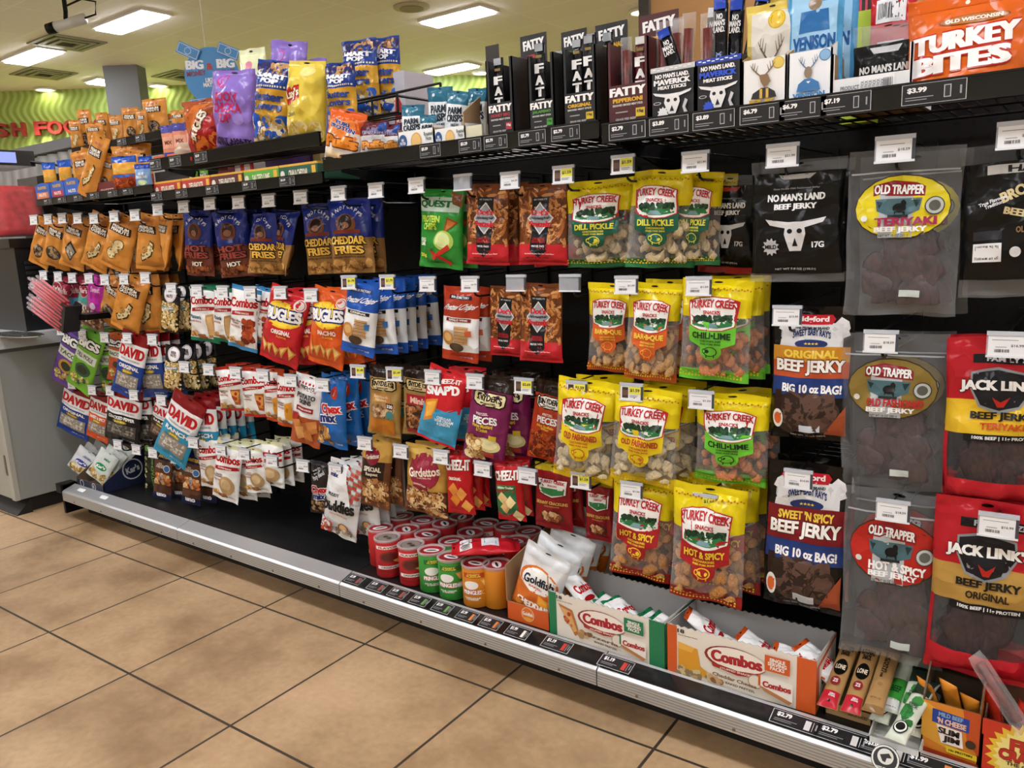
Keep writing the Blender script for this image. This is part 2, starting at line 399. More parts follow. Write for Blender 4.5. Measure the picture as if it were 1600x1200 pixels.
def combo(k, top, pic, word, desc, bot=None):
    ops = [R(-.5, .07, .5, .2, 'eef0ef'), T('Combos', 0, .24, .92, .15, 'b4161f', 6, out=('f8f8f6', .08), bold=.07), G('a31a22', (-.46, .41), (0, .36), (.47, .33), (.47, .39), (0, .43), (-.46, .47)), T('STUFFED SNACKS', 0, .4, .5, .028, 'f4e8e2', 5), T(word, -.2, .55, .42, .07, '7a3a22' if bot != '0d6a4c' else '27586a'), T('BAKED PRETZEL', -.2, .63, .38, .03, 'a3402c'), X(-.42, .82, .1, .92, 12, .07, ['b98246', '9a6531', 'd8b070'], 2)]
    if pic == 'pizza': ops += [G('a5572c', (.1, .5), (.44, .5), (.36, .86), (.2, .84)), G('d99a4c', (.12, .53), (.42, .54), (.34, .8), (.22, .78)), X(.16, .56, .38, .76, 8, .045, ['a5301f', 'b8452c'], 3)]
    elif pic == 'slice': ops += [G('b98a52', (.14, .5), (.4, .46), (.38, .9), (.18, .92)), G('d6b07a', (.18, .54), (.36, .5), (.36, .86), (.2, .86))]
    elif pic == 'cheese': ops += [G('d9962f', (.0, .55), (.3, .5), (.34, .84), (.02, .84)), E(.12, .66, .06, .04, 'b57718')]
    elif pic == 'wings': ops += [X(.1, .52, .4, .82, 18, .13, ['8a2f1a', 'a53f1f', '6d2413', 'bb5a2f'], 5)]
    else: ops += [E(.12, .7, .28, .17, 'b59468'), E(.1, .68, .18, .1, 'd3b98e')]
    D(k, [(.07, top), (.94, 'eceeed'), (1, bot or 'eceeed')], ops, .045, .66, desc, 'pretzel snack bag')
combo('combo_green', '1c6b4a', 'slice', 'Pizzeria', 'white pretzel snack bag with green seals and pizza slice', '0d6a4c')
combo('combo_blue', '3a84b8', 'wings', 'Buffalo Blue\nCheese', 'white pretzel snack bag with blue seals and red wings', '3c86bb')
combo('combo_pizza', 'b0301f', 'pizza', 'Pepperoni\nPizza', 'white pretzel snack bag with pizza slice and red bottom', 'ad2a1d')
combo('combo_ched', 'b9441f', 'cheese', 'Cheddar\nCheese', 'white pretzel snack bag with cheddar block and orange seals', 'c3501f')
combo('combo_cream', 'dfe0b4', 'round', 'Garlic\nParmesan', 'white pretzel snack bag with cream seals and brown filling')
DV = [R(-.5, .05, .5, .16, '7c1418'), E(0, .14, .08, .022, 'd9a37a')]
def david(k, c, word, desc, wcol='f1f1ee', sc=('b7b2a8', '8f8a80', 'd3cec4')):
    D(k, [(.17, '7c1418'), (.47, 'e6e8ea'), (1, c)], [T('DAVID', 0, .3, .88, .16, 'b5171e', bold=.08), T('ROASTED & SALTED SUNFLOWER SEEDS', 0, .42, .7, .025, '8a8f98'), T(word, 0, .53, .72, .06, wcol, bold=.05), E(-.02, .6, .2, .035, '8f7a2c'), T('Jumbo', -.02, .6, .3, .045, 'f0dc6a', bold=.04), R(-.4, .64, .4, .86, sc[1]), X(-.36, .67, .36, .83, 60, .045, list(sc), 6, .5), T('NET WT 5.25 OZ', .2, .93, .36, .025, 'd9dde4')], .03, .62, desc, 'sunflower seed bag', 'seed_bag')
david('david_blue', '1b3f8f', 'ORIGINAL', 'blue seed bag with red header and white name band')
david('david_orange', 'cf5526', 'SWEET & SPICY', 'orange seed bag with red header and white name band')
david('david_pepper', '15171a', 'CRACKED PEPPER', 'black seed bag with red header and white name band', sc=('6e6c66', '4c4a46', '94918a'))
david('david_bbq', '2a211d', 'BAR-B-Q', 'dark brown seed bag with red header and white name band', sc=('7c6657', '5a483d', '9d8877'))
david('david_ranch', '2c8fb6', 'RANCH', 'light blue seed bag with red header and white name band')
def bigs(k, c, c2, word, desc, top):
    D(k, [(.1, top), (1, c)], [T('BiGS', 0, .22, .8, .14, 'eef0ee', 4, out=('23242a', .11), bold=.08), R(-.44, .36, .44, .5, 'cfd3cb'), T(word, 0, .43, .7, .07, '4a5a3a', bold=.04), E(.06, .64, .3, .11, c2), E(.06, .64, .2, .07, '2f3a2a'), X(-.3, .76, .35, .88, 18, .07, ['d8cfa0', 'b9a866', c2], 4), T('MEGA', -.2, .8, .3, .06, 'f2e27a', 12, out=('20242a', .1), bold=.06)], .035, .55, desc, 'sunflower seed bag', 'seed_bag')
bigs('bigs_purple', '6a4a98', 'b98f3a', "TACO", 'purple seed bag with big white letters', '3c2a62')
bigs('bigs_green', '6fae35', '35563a', "DILL PICKLE", 'lime green seed bag with big white letters', '5f9a34')
bigs('bigs_orange', 'b4572c', 'c9463a', "BACON", 'rust orange seed bag with big white letters', 'b4572c')
CASH = ['d6b978', 'e8d6a0', 'b8954f', 'f0e2b8', '8a6c34']
D('beernuts', [(.3, '15161a'), (1, '2a2418')], [C(0, .17, .33, 'ece9ec'), C(0, .17, .3, '30262b'), C(0, .17, .29, 'f2eef1'), T('BEER\nNUTS', 0, .17, .34, .12, '3a2a30', bold=.05), X(-.44, .36, .44, .93, 150, .11, CASH, 8, .55), R(-.4, .44, .3, .5, '2a8a94'), T('CASHEWS', -.05, .47, .6, .05, 'f2f4f4', 10, out=('15161a', .08), bold=.06)], .03, .56, 'clear cashew bag with black top and white round badge', 'nut bag', 'nut_bag')
D('kars_pink', [(.46, '8f2338'), (.62, '4f8fae'), (.86, '9a8a6a'), (1, '4aa0c8')], [C(-.18, .28, .3, 'd9c6c8'), C(-.18, .28, .27, '9a2238'), T("Kar's", -.18, .28, .42, .1, 'f2e6e6', 12, bold=.05), T('Nut Mix', .24, .3, .4, .12, 'e3c3c6', 4, bold=.04), X(-.46, .66, .46, .84, 40, .07, ['b49a6a', '8a6c3e', 'd4c09a', '5a3f26'], 5)], .035, .6, 'wine red and blue nut mix bag with round badge', 'nut bag', 'nut_bag')
D('kars_white', [(.32, '8f2338'), (.5, '56b0a8'), (1, 'c9b8a8')], [C(-.1, .24, .3, 'd9c6c8'), C(-.1, .24, .27, '9a2238'), T("Kar's", -.1, .24, .42, .1, 'f2e6e6', 12, bold=.05), X(-.46, .55, .46, .94, 50, .08, ['7a5a44', 'e6ddd0', 'a58468', '4a3226'], 5)], .035, .6, 'pale nut mix bag with wine red top', 'nut bag', 'nut_bag')
D('magenta', [(.5, 'b8329a'), (1, '8a6a5a')], [S(.05, .55, .4, 9, 'c43aa6'), T('Sweet', .0, .26, .5, .1, 'e9b6dc', 8), X(-.46, .64, .46, .95, 60, .08, ['6a4030', 'efe6da', '8a5a40', 'cfa98a'], 7), E(0, .56, .16, .06, 'e8d2e4')], .04, .55, 'magenta bag with chocolate mix picture', 'candy mix bag')
def bugle(k, c, word, desc):
    D(k, [(1, c)], [E(0, .33, .46, .17, 'efc32c'), E(.02, .33, .42, .145, 'f6d84a'), T('BUGLES', 0, .33, .84, .15, 'f2f2f2', 6, out=('1d2a66', .13), bold=.09), C(.33, .15, .12, 'f0e6e0'), C(.33, .15, .1, c), C(.33, .15, .085, 'efe6e2'), T(word, .08, .55, .46, .06, 'f8efe4', 4, bold=.05), T('FLAVOR', .12, .61, .24, .025, 'f3c24a')] + [G('d99a4a', (-.4+i*.17, .7+.05*(i % 2)), (-.22+i*.17, .72+.06*((i+1) % 2)), (-.34+i*.16, .9)) for i in range(5)] + [G('f0c878', (-.37+i*.17, .72+.05*(i % 2)), (-.26+i*.17, .73+.06*((i+1) % 2)), (-.33+i*.16, .85)) for i in range(5)], .055, .66, desc, 'corn snack bag')
bugle('bugle_red', 'c4252c', 'ORIGINAL', 'red corn snack bag with yellow oval name')
bugle('bugle_orange', 'd4581f', 'NACHO', 'orange corn snack bag with yellow oval name')
def crisps(k, c, word, extra, desc):
    D(k, [(.4, c), (.86, 'e9ecee'), (1, c)], [R(-.3, .11, .3, .16, '1c2634' if c != '2257b4' else '1d3f86'), T('SNACK FACTORY', 0, .135, .5, .03, 'f2f2f2', bold=.04), T('Pretzel Crisps', 0, .27, .86, .1, 'f0f3f6', 4, shear=.3), R(-.34, .41, .34, .455, extra), T(word, 0, .433, .5, .028, 'f5efe6', bold=.05)] + [R(-.08, .52+i*.022, .3, .535+i*.022, ['c9954a', 'a8742f'][i % 2]) for i in range(11)] + [E(-.26, .68, .17, .1, 'c48a40'), E(-.25, .67, .11, .06, 'dcb272'), R(.24, .56, .38, .64, '3a6ea8' if c == '2257b4' else 'c9603a'), E(-.02, .8, .2, .06, '4a3a2a'), T('NET WT 7.2 OZ', .2, .93, .36, .022, 'dfe6f0')], .05, .56, desc, 'pretzel bag')
crisps('crisp_blue', '2257b4', 'ORIGINAL', '16181c', 'blue and white thin pretzel bag with cracker stack')
crisps('crisp_red', 'b03a20', 'BUFFALO WING', '7a1d18', 'brick red and white thin pretzel bag with cracker stack')
D('quest', [(1, '2f8f35')], [R(-.48, .1, .44, .28, 'bfd8c8'), T('QUEST', -.08, .19, .74, .1, '1f6a37', 0, bold=.08), G('7a4a24', (.2, .02), (.48, .06), (.48, .22), (.3, .18)), T('PROTEIN\nCHIPS', -.16, .42, .48, .18, 'bfe04a', 0, bold=.04), G('8a4a1e', (.22, .34), (.46, .4), (.14, .56)), G('b5692c', (.24, .37), (.4, .41), (.19, .52)), E(.16, .64, .22, .13, 'a9c85a'), E(.14, .63, .17, .1, 'd8e6a0'), G('b8281f', (-.2, .75), (.3, .92), (.26, .96), (-.16, .82)), G('c8352a', (.26, .68), (.3, .74), (-.1, .9), (-.14, .86)), T('CHILI\nLIME', -.33, .66, .18, .1, 'eef4ea', bold=.04), T('20g', -.35, .84, .16, .06, 'e6e34a', bold=.05)], .05, .6, 'green tortilla chip bag with lime and red peppers', 'chip bag')
PRZ = ['a8622c', 'c4854a', '7e4420', 'd69c5e', '5e3118']
D('dots', [(.74, '6a3a1c'), (1, 'c42630')], [X(-.47, .06, .47, .74, 230, .1, PRZ, 9, .3), R(-.5, .74, .5, .95, 'c42630'), R(-.2, .16, .16, .82, '16171c'), G('16171c', (-.2, .82), (.16, .82), (-.02, .9)), T("MY FAMILY'S", -.02, .19, .28, .02, 'b9bcc2'), G('e4e6e8', (-.02, .22), (.25, .42), (-.02, .62), (-.29, .42)), G('9ba0a6', (-.02, .24), (.225, .42), (-.02, .6), (-.265, .42)), T("Dot's", -.02, .345, .36, .075, 'c8202c', bold=.08), T('Homestyle', -.02, .42, .4, .05, '22252c', 0, shear=.25), T('Pretzels', -.02, .49, .42, .075, 'c8202c', bold=.07), T('ORIGINAL\nSEASONED', -.02, .69, .3, .065, 'a8242c', bold=.05), T('PRETZEL TWISTS', -.02, .765, .28, .022, 'e9e9e9', bold=.04), T('Our Secret Recipe, You Can Taste Flavor', .0, .86, .62, .018, 'f0d6d6'), T('NET WT. 5 OZ. (142g)', -.04, .91, .46, .022, '2a1014')], .045, .62, 'pretzel twist pouch with red foot and grey diamond badge', 'pretzel pouch', 'pretzel_pouch', pouch=True, ts=.05, bs=.03)
def tc(k, c, word, wc, desc, seal, rind, pigc):
    shield = [(-.36, .2), (-.2, .165), (0, .155), (.2, .165), (.36, .2), (.33, .44), (.17, .48), (0, .49), (-.17, .48), (-.33, .44)]
    sc = lambda q: [(a*q, .32+(b-.32)*q) for a, b in shield]
    ops = [R(-.47, .095, .47, .098, 'b8a51d')] + [R(-.46+i*.04, .08+.012*(i % 2), -.44+i*.04, .092+.012*(i % 2), 'b0582a') for i in range(24)] + \
          [G(c, (-.34, .4), (.34, .4), (.34, .6), (.12, .66), (-.12, .66), (-.34, .6)), E(0, .68, .16, .095, c), G('b3222b', *shield), G('f0f1ee', *sc(.95)), G('2f7a45', (-.29, .39), (-.1, .37), (.1, .38), (.3, .365), (.285, .43), (.1, .455), (-.1, .455), (-.285, .43)), G('7aa0a8', (-.06, .41), (.06, .41), (.12, .45), (-.12, .45)), X(-.27, .35, .27, .38, 22, .035, ['1f3d2a', '2c5236', '16301f'], 3, 1.6),
           T('TURKEY CREEK', 0, .24, .66, .075, 'b3222b', 0, .02, bold=.05), T('SNACKS', 0, .305, .26, .035, 'b3222b', bold=.04), T(word, 0, .53, .56, .065, wc, bold=.05), T('CHICHARRONES', 0, .585, .3, .022, wc), T('FRIED PORK SKINS', 0, .615, .3, .018, wc),
           E(0, .69, .1, .05, pigc), E(.0, .69, .085, .042, c), E(-.09, .685, .03, .025, pigc), E(-.09, .685, .018, .016, c), R(-.06, .72, -.045, .75, pigc), R(.045, .72, .06, .75, pigc)]
    ops += [R(-.46+i*.046, .905+.016*(i % 2), -.437+i*.046, .921+.016*(i % 2), 'e3cf2a') for i in range(20)] + [R(-.46+i*.046, .937, -.437+i*.046, .949, 'e3cf2a') for i in range(20)]
    D(k, [(.36, 'e3cf14'), (.9, 'clear'), (1, seal)], ops, .06, .72, desc, 'pork rind bag', 'pork_rind_bag', rind=rind, ts=.06, bs=.06)
tc('tc_dill', '1d5a46', 'DILL PICKLE', 'd9d84a', 'clear pork rind bag with yellow top and dark green panel', '2f7a4a', 'pale', 'd9d84a')
tc('tc_bbq', 'd4602a', 'BAR•B•QUE', 'f0cf4a', 'clear pork rind bag with yellow top and orange panel', 'b8501f', 'tan', 'f0b04a')
tc('tc_lime', '6cc93a', 'CHILI•LIME', '1d3a1f', 'clear pork rind bag with yellow top and lime green panel', '6cc93a', 'rust', '1d3a1f')
tc('tc_old', 'e8cf1f', 'OLD FASHIONED', 'b3322b', 'clear pork rind bag with yellow top and yellow panel', 'd8b81a', 'cream', 'c0601f')
tc('tc_hot', 'a82028', 'HOT & SPICY', 'f0cf3a', 'clear pork rind bag with yellow top and red panel', '9a2420', 'brown', 'f0cf3a')
D('tc_crack', [(.1, 'b5a21c'), (1, '8c1a20')], [G('7a1218', (-.42, .2), (.42, .2), (.4, .46), (0, .52), (-.4, .46)), G('e9eae8', (-.38, .22), (.38, .22), (.36, .43), (0, .49), (-.36, .43)), G('2f7a45', (-.34, .36), (.34, .35), (.3, .43), (0, .47), (-.3, .43)), T('TURKEY CREEK', 0, .265, .66, .05, 'b3222b', 0, .015, bold=.05), T('SNACKS', 0, .315, .26, .03, 'b3222b', bold=.04), T('SKINNY CRACKLINS', 0, .58, .84, .05, 'd9b05a', bold=.05), T('CHICHARRONES', 0, .635, .4, .022, 'c89a5a'), E(0, .8, .32, .1, '5a2418'), X(-.22, .74, .22, .86, 26, .06, ['c89a6a', 'a8683e', 'e0c298', '8a4a2a'], 4)], .035, .62, 'dark red cracklings bag with white badge', 'pork rind bag', 'pork_rind_bag')
HORN = [G('d5d6d8', (-.33, .47), (-.12, .5), (.12, .5), (.33, .47), (.3, .51), (.1, .55), (-.1, .55), (-.28, .52)), G('d5d6d8', (-.1, .5), (.1, .5), (.12, .6), (.06, .74), (-.06, .74), (-.12, .6)), E(-.055, .575, .03, .02, '14151a'), E(.055, .575, .03, .02, '14151a'), G('14151a', (0, .63), (.03, .7), (-.03, .7))]
def nml(k, c, desc, foot):
    D(k, [(.1, 'haze'), (.93, '0a0b0d'), (1, foot)], [G(c, (-.2, .115), (.2, .115), (.14, .155), (-.14, .155)), T('Slow Dried Old Fashioned Jerky', 0, .23, .5, .018, '8a8d92'), T("NO MAN'S LAND", 0, .3, .62, .06, 'e8e9ea', bold=.07), T('BEEF JERKY', 0, .38, .46, .06, 'e8e9ea', bold=.07)]+HORN+[S(-.27, .7, .1, 11, c), T('MILD', -.27, .7, .13, .035, '14151a', bold=.05), T('17G', .25, .69, .13, .05, 'd5d6d8', bold=.06), T('NET WT 7.0 OZ (198.5g)', 0, .89, .44, .022, 'b9bcc0')], .03, .8, desc, 'jerky bag', 'jerky_bag', bs=.06, ts=.06)
nml('nml_red', 'b03028', 'black jerky bag with skull and red notch', 'a52a26')
nml('nml_white', 'b9bcc0', 'black jerky bag with white cattle skull', 'haze')
def ot(k, c, word, wc, desc):
    D(k, [(1, 'haze')], [R(-.47, .13, .47, .14, 'a9aeb2'), E(0, .34, .43, .19, '3a3426'), E(0, .34, .42, .182, c), G('b5bbbe', (-.2, .23), (.1, .23), (.1, .52), (-.2, .52)), G('8d1f24', (-.26, .21), (-.08, .185), (.12, .2), (.2, .225), (.2, .28), (-.26, .27)), T('OLD TRAPPER', -.03, .238, .44, .055, 'f2f2f0', -2, out=('5a1216', .06), bold=.06), G('4a6a72', (-.24, .29), (.18, .29), (.16, .36), (-.03, .41), (-.22, .36)), G('20363a', (-.23, .3), (-.17, .31), (-.2, .345)), G('20363a', (.1, .3), (.17, .3), (.13, .345)), E(-.02, .345, .06, .028, '15171a'), E(.015, .32, .025, .022, '15171a'), G('15171a', (-.07, .34), (-.04, .34), (-.06, .385)), G('15171a', (.0, .36), (.03, .36), (.03, .395)), R(-.12, .385, .06, .4, '2a2c2e'), C(.29, .34, .085, '3a3a3a'), C(.29, .34, .075, 'b9bcb6'), C(.29, .34, .05, '5a5a55'), C(-.33, .4, .03, 'd9d9d2'), T(word, .04, .425, .54, .05, wc, bold=.07), T('BEEF JERKY', .0, .475, .46, .04, 'f2f2f0', bold=.07), T('NET WT 10 OZ (283 g)', -.06, .51, .26, .02, '4a4d50'), R(.02, .84, .2, .88, 'b9c4c0')], .045, .68, desc, 'jerky bag', 'jerky_bag', pouch=True, ts=.06, bs=.02, jerky=True)
ot('ot_yellow', 'd9c81f', 'TERIYAKI', '9a2a4a', 'large clear jerky bag with bright yellow oval label')
ot('ot_gold', '8a7436', 'OLD FASHIONED', 'b02a2a', 'large clear jerky bag with dull gold oval label')
ot('ot_red', 'b3271f', 'HOT & SPICY', 'f2f2f0', 'large clear jerky bag with red oval label')
def jl(k, c, word, wc, desc):
    D(k, [(.36, 'b01a26'), (.56, c), (.84, 'smoke'), (1, 'b01a26')], [R(-.24, .1, .5, .15, '121317'), T('FAMILY SIZE', .14, .125, .5, .03, 'b9bcc0', bold=.05), G('8a8f94', (-.26, .2), (0, .17), (.3, .2), (.32, .3), (.22, .4), (.02, .44), (-.18, .4), (-.26, .3)), G('16181e', (-.24, .21), (0, .185), (.28, .21), (.3, .3), (.2, .39), (.02, .42), (-.16, .39), (-.24, .3)), T("JACK LINK'S", .04, .28, .8, .075, 'f0f0ee', out=('14151a', .08), bold=.08), G('b0271f', (-.05, .34), (.03, .37), (.12, .34), (.06, .4), (0, .4)), T('BEEF JERKY', .06, .455, .62, .055, '17140f', bold=.06), T(word, .06, .51, .42, .04, wc, bold=.05), R(-.3, .56, .5, .6, '121317'), T('100% BEEF | 11g PROTEIN', .08, .58, .6, .024, 'dcdcda', bold=.05), R(-.5, .56, -.46, .84, 'b01a26')], .05, .62, desc, 'jerky bag', 'jerky_bag', pouch=True, ts=.05, bs=.03, jerky=True)
jl('jl_yellow', 'dcb52a', 'TERIYAKI', 'c4501f', 'red jerky bag with yellow band and dark shield')
jl('jl_tan', 'b08a44', 'ORIGINAL', '2a1f12', 'red jerky bag with tan band and dark shield')
def bf(k, c, c2, word, wc, desc):
    D(k, [(1, '0f0c0a')], [X(-.36, .13, .36, .28, 26, .1, ['d7dadd', 'e6e8ea', 'c4c8cc'], 4), R(-.36, .12, .38, .3, 'dde0e3'), G('c01f2e', (-.28, .06), (.24, .06), (.28, .09), (.24, .13), (-.28, .13), (-.32, .09)), T('Bridgford', -.02, .095, .44, .05, 'f4ecec', bold=.05), T('THE PREMIUM BRAND', 0, .155, .42, .02, '2a2a33', bold=.05), T("SWEET BABY RAY'S", 0, .21, .46, .05, '24376f', 0, .03, bold=.05), E(.0, .27, .2, .035, '24376f'), T('★★★★', 0, .265, .18, .02, 'e9d24a'), R(-.47, .29, .47, .52, c), R(-.47, .4, .47, .52, c2), T(word, 0, .345, .66, .06, wc, bold=.06), T('BEEF JERKY', 0, .445, .84, .115, 'f2f0ea', 0, out=('4a120f', .07), bold=.06), R(-.47, .52, .47, .66, '1f3a78'), T('BIG 10 oz BAG!', .03, .6, .74, .065, 'f2f4f6', 0, bold=.06), E(.02, .78, .38, .15, '3a2a24'), X(-.26, .68, .28, .88, 30, .14, ['4a362e', '2c201b', '5a4238'], 5), R(-.43, .62, -.34, .82, '2a1512'), E(-.385, .84, .07, .07, 'd9d9d4'), E(-.385, .84, .05, .045, 'c9602a'), G('9a4a2a', (.2, .94), (.46, .72), (.46, .95)), R(-.1, .87, .16, .92, 'b9c0c8'), T('NET WT. 10 OZ (283g)', .0, .955, .44, .02, 'c9c4ba')], .045, .66, desc, 'jerky bag', 'jerky_bag', pouch=True, ts=.05, bs=.025)
bf('bf_orig', 'c98a2a', 'b8502a', 'ORIGINAL', 'f0d04a', 'dark jerky bag with orange band and blue stripe')
bf('bf_spicy', '7a1820', '7a1820', "SWEET 'N SPICY", 'f0d04a', 'dark jerky bag with maroon band and blue stripe')
D('bronco', [(.12, 'smoke'), (.88, '0a0b0d'), (1, 'haze')], [R(-.26, .14, .5, .2, 'c9ccce'), T('HALF', .12, .17, .4, .045, '16171c', bold=.06), T('BRONCO', .1, .29, .5, .07, 'c9b98a', 24, bold=.07), E(.22, .37, .12, .07, 'b9bcc0'), T('True Flavored\nTradition', -.2, .38, .26, .05, 'd9dadc', 16), T('BEEF JERKY', .14, .48, .5, .06, 'c9b98a', -14, bold=.07), T('OLD COUNTRY', .2, .56, .4, .04, '8a6a4a', bold=.05), R(-.38, .56, -.12, .62, '2a2c32'), R(-.38, .64, -.12, .76, 'e3e5e7'), BAR(-.25, .7, .22, .09, 18), C(.0, .7, .05, 'd9dadc'), T('8 oz', .2, .72, .16, .03, 'd9dadc')], .035, .78, 'black jerky bag with curved cream lettering and barcode', 'jerky bag', 'jerky_bag', ts=.05, bs=.05)
D('skins', [(.58, 'e7e8e8'), (1, 'a8502a')], [R(-.34, .1, .34, .16, 'f4f4f4')] + [R(-.34+i*.115, .1, -.28+i*.115, .2, 'b3222b') for i in range(6)] + [R(-.3, .13, .3, .19, 'f2f2f2'), T("FRIDAYS", 0, .16, .5, .045, '22252c', bold=.06), T('POTATO\nSKINS', 0, .32, .66, .15, '3a3c40', bold=.07), R(-.3, .43, .3, .5, '8a1d24'), T('CHEDDAR & BACON', 0, .465, .5, .025, 'f2eae4', bold=.04), R(-.5, .54, -.2, .66, 'a82a20')] + [G(c, (-.4+a, .66+b), (-.12+a, .62+b), (-.04+a, .78+b), (-.3+a, .84+b)) for a, b, c in ((0, 0, 'c47a3e'), (.28, .02, 'b5672f'), (.5, -.02, 'c98446'), (.1, .1, 'd69a58'), (.36, .12, 'bd7438'))], .045, .54, 'white and rust potato skin chip bag', 'chip bag')
D('chex_blue', [(1, '1f66b4')], [E(.16, .2, .13, .09, 'c23a2a'), T('TRADITIONAL', .16, .2, .2, .02, 'f4d9c9', 70), T('Chex', .05, .43, .74, .13, 'c9202c', 12, out=('f4f4f4', .1), bold=.08), T('mix', -.05, .57, .6, .13, '1b2f74', 12, out=('f4f4f4', .1), bold=.08), T('NET WT 8.75 OZ', .2, .93, .36, .02, 'cfe0f2'), X(-.46, .72, .0, .95, 28, .09, ['c99a5a', 'a8743a', 'e0bf86', '7a4a24'], 6)], .05, .52, 'bright blue cereal mix bag with red and white name', 'snack mix bag')
D('chex_brown', [(.08, '3a3c40'), (1, '2a2320')], [T('BOLD\nParty Blend', -.08, .22, .6, .2, 'c9ccce', 35, bold=.04), T('Chex', .0, .5, .8, .13, 'c9202c', 8, out=('f4f4f4', .09), bold=.08), T('mix', .0, .63, .6, .12, '1b2f74', 8, out=('f4f4f4', .09), bold=.08), X(-.4, .74, .44, .94, 40, .08, ['7a5a3a', 'a88458', '4a3422', 'c4a878'], 6)], .045, .5, 'dark brown cereal mix bag with red name', 'snack mix bag')
D('muddy', [(1, 'e4e7e9')], [R(.1, .04, .5, .5, 'b9bec2')] + [G(['b5402e', 'd0d4d6', 'c25a44'][(i+j) % 3], (.02+i*.12, .03+j*.055), (.13+i*.12, .05+j*.055), (.13+i*.12, .09+j*.055), (.02+i*.12, .07+j*.055)) for i in range(4) for j in range(8)] + [G('e4e7e9', (-.5, .06), (.02, .06), (.34, .56), (-.5, .6)), T('Chex', -.26, .12, .3, .05, 'c9202c', 6, bold=.07), T('mix', -.28, .18, .24, .05, '1b2f74', 6, bold=.07), T('MUDDY', -.18, .42, .34, .045, '4a4d52', 6, bold=.06), T('buddies', 0, .56, .88, .17, '17181b', 5, bold=.07), T('PEANUT BUTTER & CHOCOLATE', .04, .68, .5, .02, 'b86a5a'), X(-.48, .78, -.2, .96, 24, .08, ['b5402e', 'c96a54', 'd9dcdf'], 2), E(.2, .84, .16, .07, '8a5a3a'), E(.2, .83, .11, .045, 'c9a070'), X(-.05, .86, .4, .95, 12, .07, ['d9d4cc', 'a59a8c', '7a6a5a'], 3)], .04, .52, 'white snack mix bag with red brick corners and black script', 'snack mix bag')
def sny(k, c, bc, ops, desc):
    D(k, [(.16, '22160f'), (1, c)], [G('1c130d', (-.36, .17), (.36, .17), (.4, .2), (.4, .3), (.3, .335), (-.3, .335), (-.4, .3), (-.4, .2)), G(bc, (-.34, .185), (.34, .185), (.37, .21), (.37, .29), (.28, .32), (-.28, .32), (-.37, .29), (-.37, .21)), T("SNYDER'S", 0, .24, .6, .07, '1a140f', 0, .006, bold=.07), T('OF HANOVER', 0, .295, .36, .024, '3a2c1d', bold=.04)] + ops, .055, .56, desc, 'pretzel bag')
PRB = ['8a5430', 'a86c40', '5e341c', 'c08a58']
sny('sny_tan', 'a8874a', 'd9c591', [G('c48a4a', (-.26, .38), (.26, .38), (.26, .5), (-.26, .5)), T('Sourdough\nNibblers', -.02, .44, .44, .09, 'e9d3a6', bold=.04), X(-.3, .54, .34, .7, 60, .08, ['8f6a4c', 'b08a66', '6a4830', 'c9ac88'], 3, .7), R(.14, .5, .36, .58, '1a1a1a'), T('330', .25, .54, .18, .05, 'e6e6e0', bold=.05), C(.26, .66, .11, '4a8a8a'), R(-.38, .74, .36, .96, 'c47a22')], 'tan pretzel bag with brown nugget window')
sny('sny_mini', '9c8048', 'd9c591', [R(-.34, .38, .44, .53, 'a8202c'), T('Minis', .06, .46, .5, .09, 'e9c4b0', bold=.05), R(-.36, .53, .46, .9, '3a2416'), X(-.32, .55, .42, .88, 80, .08, PRB, 3, .5), R(-.36, .9, .46, .97, 'a8202c')], 'tan pretzel bag with red band and dark window')
sny('sny_purple', '7a2256', 'e6dcae', [T('PRETZEL', -.1, .42, .3, .028, 'f0d8e4', 6), T('PIECES', -.02, .49, .6, .085, 'f4f4f4', 6, bold=.045), T('Honey Mustard\n& Onion', -.06, .58, .5, .09, 'e3c43a', 4, bold=.05), R(.14, .64, .3, .7, 'e3c43a'), E(.12, .76, .3, .08, 'cfc78a'), E(.12, .75, .22, .055, 'e9e3b0'), X(-.44, .74, .0, .95, 40, .11, ['d9b878', 'b98c4a', 'efe0b0', '9a6a34'], 5, .7), R(.02, .84, .28, .9, 'b8453a')], 'purple pretzel piece bag with cream name plate')
sny('sny_hot', 'b03a1c', 'f2ece0', [T('PRETZEL', 0, .4, .3, .03, 'f4d9c9'), T('PIECES', 0, .47, .6, .085, 'f4f4f4', bold=.045), T('Hot Buffalo\nWing', -.02, .57, .52, .08, 'e9b43a', bold=.05), X(-.46, .66, .46, .95, 80, .13, ['a5431c', 'c4602a', '7a2a12', '5a1d0e'], 5, .5)], 'rust red pretzel piece bag with white name plate')
D('snapd', [(.52, 'c8202a'), (1, '3f9fce')], [T('CHEEZ-IT', .06, .14, .6, .06, 'f4e6e0', 10, bold=.07), T("SNAP'D", -.02, .27, .82, .12, 'f4f4f4', 14, bold=.09), G('3f9fce', (-.5, .66), (.5, .44), (.5, .7), (-.5, .8)), G('d98a2a', (-.4, .46), (-.06, .38), (-.1, .66), (-.36, .74)), G('f0b24a', (-.36, .49), (-.1, .42), (-.14, .62), (-.32, .68)), T('CHEDDAR\nSOUR CREAM\n& ONION', .16, .66, .46, .12, 'e6f2f8', 6, bold=.04), R(-.5, .97, .5, 1, 'c8202a')], .05, .56, 'red and sky blue cheese cracker bag with orange chip', 'cracker bag')
